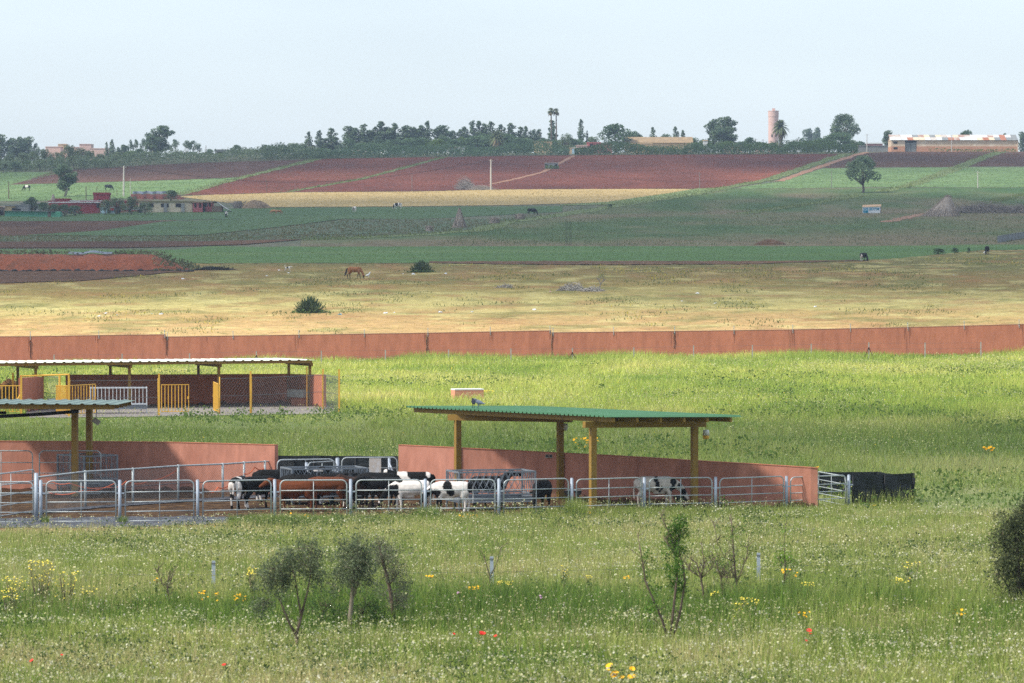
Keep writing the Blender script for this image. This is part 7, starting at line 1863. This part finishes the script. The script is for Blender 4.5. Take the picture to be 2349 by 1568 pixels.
# broad-leaved weeds in clumps
n = 5200; X = RNG.uniform(-1, 1, n); Y = RNG.uniform(72, 134, n); X = X * (Y * .132 + 2); k = outside(X, Y) & (fbm(X + 33, Y * .6, 4, 4) > .5 + .1 * RNG.random(n)); X, Y = X[k], Y[k]; n = len(X); m = 16
C = np.repeat(np.stack([X, Y, zt(X, Y)], 1), m, 0) + RNG.normal(size=(n * m, 3)) * [.11, .11, 0]; C[:, 2] += RNG.random(n * m) ** .8 * np.repeat(RNG.uniform(.18, .5, n), m)
o = leaf_soup('meadow_weeds', C, .075, leaf_cols(n * m, np.repeat(np.arange(n) % 97, m), [(52, 74, 36), (96, 116, 62)], RNG), m=M_grass); props(o, kind='stuff')
# dry stalks standing in drifts
X, Y = field_pts(120000, 72, 134); k = outside(X, Y) & (RNG.random(len(X)) < np.clip(fbm(X + 77, Y * .6, 6, 4) * 4 - 1.7 + np.clip((Y - 118) / 12, 0, .8), 0, .7)); X, Y = X[k], Y[k]; n = len(X)
T3 = blades('dry_stalks', X, Y, RNG.uniform(.25, .62, n) * np.interp(Y, [112, 128], [1, .55]), RNG.uniform(.008, .016, n), np.array(lin((190, 176, 128))) * RNG.uniform(.6, 1.1, (n, 1)), False, .5)
k = RNG.random(n) < .6; heads('seed_heads', T3[k], .03 * RNG.uniform(.6, 1.4, k.sum()), np.array(lin((198, 184, 138))) * RNG.uniform(.7, 1.1, (k.sum(), 1)), .2)
# seed heads and small cream flowers
X, Y = field_pts(210000, 70, 134); k = outside(X, Y); X, Y = X[k], Y[k]
den = np.clip((fbm(X, Y, 3.5) * .6 + fbm(X + 9, Y, .9) * .6) * 2.6 - 1.35 + .35 * np.exp(-((Y - 112) / 9) ** 2) + .75 * np.exp(-((Y - 80) / 8) ** 2), .02, 1) * (1 - .8 * np.exp(-((Y - 97.5) / 4) ** 2))
k = RNG.random(len(X)) < den; X, Y = X[k], Y[k]; n = len(X)
P = np.stack([X, Y, zt(X, Y) + .30 + .30 * fbm(X, Y, 1.3) * RNG.uniform(.6, 1.5, n)], 1)
cr = np.array([lin((196, 194, 150)), lin((176, 176, 120)), lin((210, 206, 182))])[RNG.choice(3, n, p=[.45, .35, .2])] * RNG.uniform(.7, 1.05, (n, 1))
heads('cream_wildflowers', P, .032 * RNG.uniform(.6, 1.6, n), cr)
# meadow between the pens and the long wall
X, Y = field_pts(700000, 134, 349, 1.2); k = outside(X, Y); X, Y = X[k], Y[k]
pat = fbm(X, Y * .6, 9); pat2 = fbm(X + 50, Y * .7, 3); big = fbm(X + 200, Y * .5, 26); n = len(X)
tall = np.clip((Y - 316) / 18, 0, 1) * np.clip(fbm(X + 20, Y * 0, 7) * 2.4 - .7, 0, 1.3)
h = ((.20 + .42 * pat2) * (.6 + .8 * big) + tall * .38) * np.where((X > 9.5) & (Y < 150), .42, 1) * np.where((X < -7) & (Y > 203) & (Y < 226), .45, 1)
drb = np.exp(-((Y - 152) / 7) ** 2) * .9 + np.exp(-((Y - 172) / 6) ** 2) * .8 * pat
col = gcol(n, 1.3 + 4.2 * (pat - .5) + 2.2 * (pat2 - .5) + drb * 1.6 + .6 * RNG.normal(size=n) + np.clip((Y - 215) / 60, 0, 1) * .45)
sunlit = np.clip((Y - 205) / 30, 0, 1)[:, None]; col = col * (1 + sunlit * np.array([.80, .68, .36]))  # sunlight on the farther meadow band is put into the blade colours
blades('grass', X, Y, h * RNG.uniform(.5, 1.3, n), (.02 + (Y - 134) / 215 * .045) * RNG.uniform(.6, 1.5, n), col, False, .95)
X, Y = field_pts(120000, 134, 346, 1.2); k = outside(X, Y); X, Y = X[k], Y[k]
den = np.clip(fbm(X, Y * .7, 6) * 1.6 - .5 + .5 * np.exp(-((Y - 238) / 14) ** 2), .01, .8); k = RNG.random(len(X)) < den; X, Y = X[k], Y[k]; n = len(X)
P = np.stack([X, Y, zt(X, Y) + .36 + .25 * RNG.random(n)], 1)
cr = np.array([lin((206, 204, 162)), lin((190, 188, 112)), lin((214, 190, 60))])[RNG.choice(3, n, p=[.55, .37, .08])]
heads('cream_wildflowers', P, (.03 + (Y - 134) / 215 * .04) * RNG.uniform(.7, 1.3, n), cr)
n = 9000; Y = RNG.uniform(136, 342, n); X = RNG.uniform(-1, 1, n) * (Y * .127 + 2); k = outside(X, Y) & (fbm(X + 33, Y * .5, 10, 4) > .52 + .1 * RNG.random(n)); X, Y = X[k], Y[k]; n = len(X); m = 9
C = np.repeat(np.stack([X, Y, zt(X, Y)], 1), m, 0) + RNG.normal(size=(n * m, 3)) * [.2, .3, 0]; C[:, 2] += RNG.random(n * m) ** .8 * np.repeat(RNG.uniform(.25, .6, n), m)
o = leaf_soup('meadow_weeds', C, .15, leaf_cols(n * m, np.repeat(np.arange(n) % 97, m), [(66, 92, 38), (116, 138, 66)], RNG), m=M_grass); props(o, kind='stuff')
X, Y = field_pts(150000, 136, 346, 1.2); k = outside(X, Y) & (RNG.random(len(X)) < np.clip(fbm(X + 177, Y * .5, 12, 5) * 5 - 2.4, 0, .8)); X, Y = X[k], Y[k]; n = len(X)
heads('seed_heads', np.stack([X, Y, zt(X, Y) + RNG.uniform(.3, .55, n)], 1), (.035 + (Y - 134) / 215 * .04) * RNG.uniform(.7, 1.4, n), np.array(lin((196, 194, 132))) * RNG.uniform(.75, 1.1, (n, 1)), .2)
# dense dark tufts along the pen front
def tuft_strip(v0, v1, vy, n, hh, base, spread):
    vx = RNG.uniform(v0, v1, n); G = gps(vx, vy + RNG.normal(size=n) * spread); m = fbm(G[:, 0], G[:, 1], 1.5)
    blades('grass', G[:, 0], G[:, 1], hh * (.5 + m) * RNG.uniform(.6, 1.2, n), .02 * RNG.uniform(.7, 1.3, n), gcol(n, np.full(n, base) + .5 * RNG.normal(size=n)), False, .6)
tuft_strip(525, 870, 1204, 9000, .26, .35, 3.2); tuft_strip(560, 780, 1208, 5000, .34, .2, 2.5); tuft_strip(860, 1320, 1198, 8000, .22, 1.8, 3); tuft_strip(1200, 1960, 1182, 16000, .26, 1.6, 4); tuft_strip(955, 1005, 1193, 900, .4, .4, 2); tuft_strip(1300, 1340, 1188, 700, .55, 1.4, 2)
tuft_strip(1860, 2110, 1166, 5000, .16, 2.2, 3); tuft_strip(95, 112, 1200, 160, .3, .5, 1); tuft_strip(270, 290, 1199, 150, .25, .8, 1); tuft_strip(1960, 2100, 1160, 260, .5, 1.8, 2)
# dry meadow: low tufts and flowers
X, Y = field_pts(260000, 362, 640, 1.2); vyr = 784 - FV * np.tan(np.arctan((zt(X, Y) - CAM_H) / Y) + PITCH); vxr = 1174.5 + X / Y * FV * _cp
k = vyr > 609 - np.clip((vxr - 1900) * .06, 0, 30) + np.clip((500 - vxr) * .08, 0, 40); X, Y, vyr = X[k], Y[k], vyr[k]; n = len(X)
cl = fbm(X, Y * .5, 6, 4); gr = (cl > .60) & (RNG.random(n) < .55); fl = (fbm(X + 50, Y * .4, 12, 4) > .5) & (RNG.random(n) < .3)
c = dry_fn(X, Y, None, vyr) * RNG.uniform(.62, 1.25, (n, 1)); c[gr] = np.array(lin((88, 104, 48))) * RNG.uniform(.6, 1.2, (gr.sum(), 1)); c[fl] = np.array(lin((214, 196, 70))) * RNG.uniform(.7, 1.1, (fl.sum(), 1))
blades('dry_tufts', X, Y, np.where(gr, RNG.uniform(.1, .38, n), RNG.uniform(.05, .18, n)), RNG.uniform(.06, .2, n), c, False, .9)
# weeds on the fallow and green fields
X, Y = field_pts(150000, 560, 1130, 1.2); vyr = 784 - FV * np.tan(np.arctan((zt(X, Y) - CAM_H) / Y) + PITCH); vxr = 1174.5 + X / Y * FV * _cp
bl = ((vxr > 1000 + (560 - vyr) * 3) & (vyr < 565) & (vyr > 478 - np.clip((vxr - 1300) * .13, 0, 46))); k = bl & (fbm(X, Y * .5, 22) * 1.6 - .35 > RNG.random(len(X)) * .9); X, Y = X[k], Y[k]; n = len(X)
m = fbm(X + 40, Y * .5, 34)[:, None] + .15 * RNG.normal(size=(n, 1)); c = np.array(lin((66, 84, 52))) * np.clip(1 - (m - .3) * 2, 0, 1) + np.array(lin((100, 96, 70))) * np.clip((m - .3) * 2, 0, 1)
blades('fallow_weeds', X, Y, RNG.uniform(.2, .55, n), RNG.uniform(.08, .2, n), c * RNG.uniform(.9, 1.5, (n, 1)), False, .6)
# stubble, clods and crop texture on the fields of the slope
SPEC = {'ploughed_purple': (9000, .08, .26, .25, .6, ((62, 42, 36), (122, 88, 74))), 'ploughed_red': (14000, .08, .26, .25, .6, ((72, 40, 32), (136, 84, 66))), 'ploughed_brown': (5000, .06, .2, .15, .45, ((66, 46, 36), (124, 92, 70))),
        'ripening_wheat': (16000, .2, .4, .2, .45, ((170, 146, 94), (200, 174, 116))), 'green_wheat': (3000, .3, .5, .2, .5, ((90, 112, 62), (140, 146, 96))), 'light_green_field': (9000, .15, .45, .12, .4, ((72, 98, 48), (116, 134, 72))),
        'dark_green_crop': (9000, .15, .4, .1, .3, ((52, 78, 40), (84, 104, 58))), 'row_crop': (8000, .15, .5, .15, .5, ((50, 78, 46), (112, 92, 70))), 'bright_green_field': (24000, .12, .35, .06, .18, ((62, 94, 38), (96, 118, 58)))}
for mn, (nn, h0, h1, w0, w1, cc) in SPEC.items():
    out = []
    for top, bot, nm in PATCHES:
        if nm != mn: continue
        x0 = max(top[0, 0], bot[0, 0]); x1 = min(top[-1, 0], bot[-1, 0])
        vx = RNG.uniform(x0, x1, nn); a = np.interp(vx, top[:, 0], top[:, 1]); b = np.interp(vx, bot[:, 0], bot[:, 1])
        k = RNG.random(nn) < (b - a) / max(1e-3, (b - a).max()); vx, a, b = vx[k], a[k], b[k]
        G = gps(vx + RNG.normal(size=len(vx)) * 1.5, a + (b - a) * RNG.random(len(vx)) + RNG.normal(size=len(vx)) * .35); out.append(G)
    Q = np.concatenate(out); n = len(Q); t = np.clip(fbm(Q[:, 0], Q[:, 1] * .3, 7) * .9 - .2 + RNG.random(n) * .6, 0, 1)[:, None]
    c = np.array(lin(cc[0])) * (1 - t) + np.array(lin(cc[1])) * t
    blades('clods' if mn.startswith('pl') else 'crop_stems', Q[:, 0], Q[:, 1], RNG.uniform(h0, h1, n), RNG.uniform(w0, w1, n), c, False, .8 if not mn.startswith('pl') else 1.6)
# verge tufts
pts = []
for P, w in VERGES:
    n = 1500; s = RNG.random(n) * (len(P) - 1); i = s.astype(int); q = P[i] * (1 - (s - i))[:, None] + P[np.minimum(i + 1, len(P) - 1)] * (s - i)[:, None]; pts.append(q[:, :2] + RNG.normal(size=(n, 2)) * w * .45)
Q = np.concatenate(pts); n = len(Q); blades('verge_tufts', Q[:, 0], Q[:, 1], RNG.uniform(.2, .7, n) * (.4 + fbm(Q[:, 0], Q[:, 1], 9)), RNG.uniform(.15, .4, n), np.array(lin((98, 114, 60))) * RNG.uniform(.5, 1.2, (n, 1)), False, .6)
# reed-like tall weeds in the row-crop strips
# ---- flowering plants one can count
M_stem = mat('flower_stem', [(72, 88, 44), (88, 84, 56)], scale=4)
def flower_plant(vx, vy_top, D, wV, hV, nfl, fs, col, label, cat='flowers', name='flowering_plant', group=None, woody=False, seed=0, leaves=60, flat=.35):
    rs = np.random.default_rng(seed + int(vx))
    if D < 112 and vh(vx, vy_top, D) < .46: D = (CAM_H - .50) / math.tan(math.atan((vy_top - 784) / FV) + PITCH)     # heads stand clear of the grass
    p = gx(vx, D); top = vh(vx, vy_top, D); t = thing(name, label, cat, p, group); b = MB(); w = wV * D / FV / 2; hh = hV * D / FV; H = []
    for i in range(nfl):
        e = Vector((rs.uniform(-1, 1) * w, rs.uniform(-.5, .5) * w, top - hh * rs.random() ** 1.3)); r0 = Vector((e.x * .25, e.y * .25, 0)); H.append(e)
        if i % 2 == 0: b.tube([r0, r0.lerp(e, .6) + Vector((0, 0, .03)), e], [.007 if woody else .005, .005, .003], 4, caps=False)
    b.build('stems', M_tw if woody else M_stem, t, (0, 0, 0))
    f = MB()
    for e in H:
        if fs > .056: f = MB()
        s = fs * rs.uniform(.7, 1.25); k = 7; tilt = Vector((rs.normal() * .35, -.5 + rs.normal() * .3, 1)).normalized(); u = tilt.orthogonal().normalized(); v = tilt.cross(u)
        ring = [e + u * s * math.cos(6.283 * j / k) + v * s * math.sin(6.283 * j / k) * 1.0 + tilt * s * flat for j in range(k)]
        f.add([e] + ring + [e - tilt * s * .25], [(0, 1 + j, 1 + (j + 1) % k) for j in range(k)] + [(k + 1, 1 + (j + 1) % k, 1 + j) for j in range(k)])
        if fs > .056: f.build('flower_head', col, t, (0, 0, 0))
    if fs <= .056:
        o = f.build('flower_heads', col, t, (0, 0, 0))
        if len(H) > 1: o['kind'] = 'stuff'
    if leaves:
        C = np.array([H[i % len(H)] for i in range(leaves)]) * [.8, .8, .55] + rs.normal(size=(leaves, 3)) * [w * .25, w * .25, .08]; leaf_soup('leaves', C, .07, leaf_cols(leaves, np.zeros(leaves, int), G3, rs), t, rs=rs)
    return t
M_yf = mat('lemon_petals', [(222, 206, 84), (212, 192, 70)], scale=9, rough=.7); M_of = mat('golden_petals', [(236, 184, 24), (226, 166, 20)], scale=9, rough=.7); M_pop = mat('poppy_petals', [(214, 52, 34), (196, 40, 30)], scale=9, rough=.6); M_pk = mat('mauve_petals', (196, 150, 186), rough=.7)
YG = 'yellow flowered shrubs of the foreground'
for i, (vx, vy, D, wv, hv, nf, lb) in enumerate(((30, 1322, 98, 52, 34, 40, 'yellow-flowered shrub at the left edge, leftmost of three'), (92, 1286, 98, 62, 60, 70, 'yellow-flowered shrub in the middle of the left group'), (150, 1312, 98, 54, 62, 56, 'yellow-flowered shrub on the right of the left group'),
        (20, 1350, 95, 40, 30, 30, 'low yellow-flowered plant below the leftmost yellow shrub'), (205, 1345, 99, 34, 20, 14, 'small yellow plant right of the left yellow shrubs'), (579, 1302, 99, 24, 20, 30, 'yellow flat-headed flowers left of the forked olive sapling'),
        (1158, 1334, 101, 38, 10, 30, 'yellow flat-headed flowers right of the middle stake'), (1296, 1297, 103, 20, 30, 18, 'yellow flowers on a thin stalk between the stakes'), (1352, 1321, 103, 14, 6, 10, 'small lone yellow flower head in the middle meadow'),
        (1720, 1370, 98, 44, 26, 40, 'lemon yellow flowers beside the right stake'), (1690, 1385, 97, 26, 36, 26, 'lemon yellow flowers under the bare shrubs'), (1640, 1357, 99, 20, 10, 14, 'yellow flower head left of the right stake'), (1852, 1335, 101, 32, 10, 20, 'yellow flat-headed flowers right of the leafy small shrub'),
        (2090, 1290, 104, 44, 14, 22, 'pale yellow flowers in the right meadow'), (2065, 1326, 102, 50, 12, 20, 'low pale yellow flowers below the others on the right'))):
    flower_plant(vx, vy, D, wv, hv, nf, .019, M_yf, lb, group=YG, woody=True, seed=i, leaves=40)
OG = 'golden daisies of the foreground'
for i, (vx, vy, D, wv, hv, nf, lb) in enumerate(((358, 1326, 99, 8, 10, 3, 'golden daisies on the small dry shrub'), (480, 1356, 98, 50, 22, 12, 'golden daisies below the left stake'), (548, 1364, 97, 34, 16, 12, 'golden daisies left of the forked olive sapling'), (1088, 1346, 100, 34, 18, 14, 'golden daisies left of the middle stake'), (985, 1318, 102, 20, 8, 5, 'golden daisies above the thin leaning sapling'),
        (1437, 1322, 101, 16, 6, 4, 'golden daisies left of the leafy thorny shrub'), (1815, 1306, 102, 46, 22, 9, 'golden daisies under the small leafy shrub'), (2200, 1400, 95, 40, 12, 7, 'golden daisies in front of the dark right bush'), (1838, 1404, 95, 40, 12, 6, 'golden daisies above the right poppies'),
        (1338, 1176, 134, 34, 34, 26, 'yellow plant at the foot of the pen hurdles below the near roof post'), (690, 1178, 131, 50, 18, 9, 'yellow daisies in the dark grass before the brown calves'), (1075, 1180, 131.5, 44, 10, 14, 'yellow daisies under the hurdle with the patched calf'), (487, 1208, 128, 14, 6, 6, 'yellow daisies at the end of the gravel strip'), (1800, 1168, 136, 26, 12, 7, 'yellow daisies before the right end of the pink wall'), (2010, 1158, 139, 20, 12, 6, 'yellow daisies before the black netting'), (1874, 1072, 148, 10, 6, 5, 'yellow flowers behind the right end of the pink wall'))):
    flower_plant(vx, vy, D, wv, hv, nf, .03 if D < 110 else .035, M_of, lb, group=OG, seed=50 + i, leaves=24)
flower_plant(1422, 1528, 80.5, 70, 30, 9, .062, M_of, 'cluster of big golden daisies at the bottom edge', name='flowering_plant', seed=90, leaves=50)
for i, (vx, vy, D) in enumerate(((1108, 1453, 90), (1041, 1454, 90), (1136, 1458, 90), (1855, 1447, 91), (1861, 1453, 90.5), (1850, 1467, 89), (70, 1514, 86), (140, 1500, 87), (515, 1524, 85))):
    flower_plant(vx, vy, D, 8 if i == 0 else 4, 4, 3 if i == 0 else 1, .05 if i in (0, 3, 4) else .038, M_pop, ['brightest red poppy, middle of the foreground', 'red poppy left of the brightest one', 'small faint poppy right of the brightest one', 'upper red poppy of the right group', 'middle red poppy of the right group', 'lowest red poppy of the right group', 'dark red poppy at the lower left', 'faint poppy at the lower left', 'faint red poppy below the forked sapling'][i], 'poppy', 'poppy', 'red poppies of the foreground', seed=120 + i, leaves=0)
for i, (vx, vy, D) in enumerate(((1053, 1360, 98), (1240, 1368, 97.5), (1602, 1214, 125))): flower_plant(vx, vy, D, 5, 5, 3, .03, M_pk, ['mauve flower left of the middle stake', 'mauve flower in the middle meadow', 'mauve flower before the pen hurdles'][i], 'flowers', 'flowering_plant', 'mauve flowers', seed=140 + i, leaves=0)
flower_plant(1120, 897, 260, 24, 14, 40, .06, M_yf, 'yellow flowers right of the pink well cover', seed=160, leaves=60)
flower_plant(1345, 1006, 182, 60, 22, 30, .05, M_of, 'yellow flowers seen under the green roof', seed=161, leaves=40); flower_plant(2268, 1026, 176, 28, 10, 24, .05, M_of, 'yellow flowers in the right meadow above the dark bush', seed=162, leaves=20)
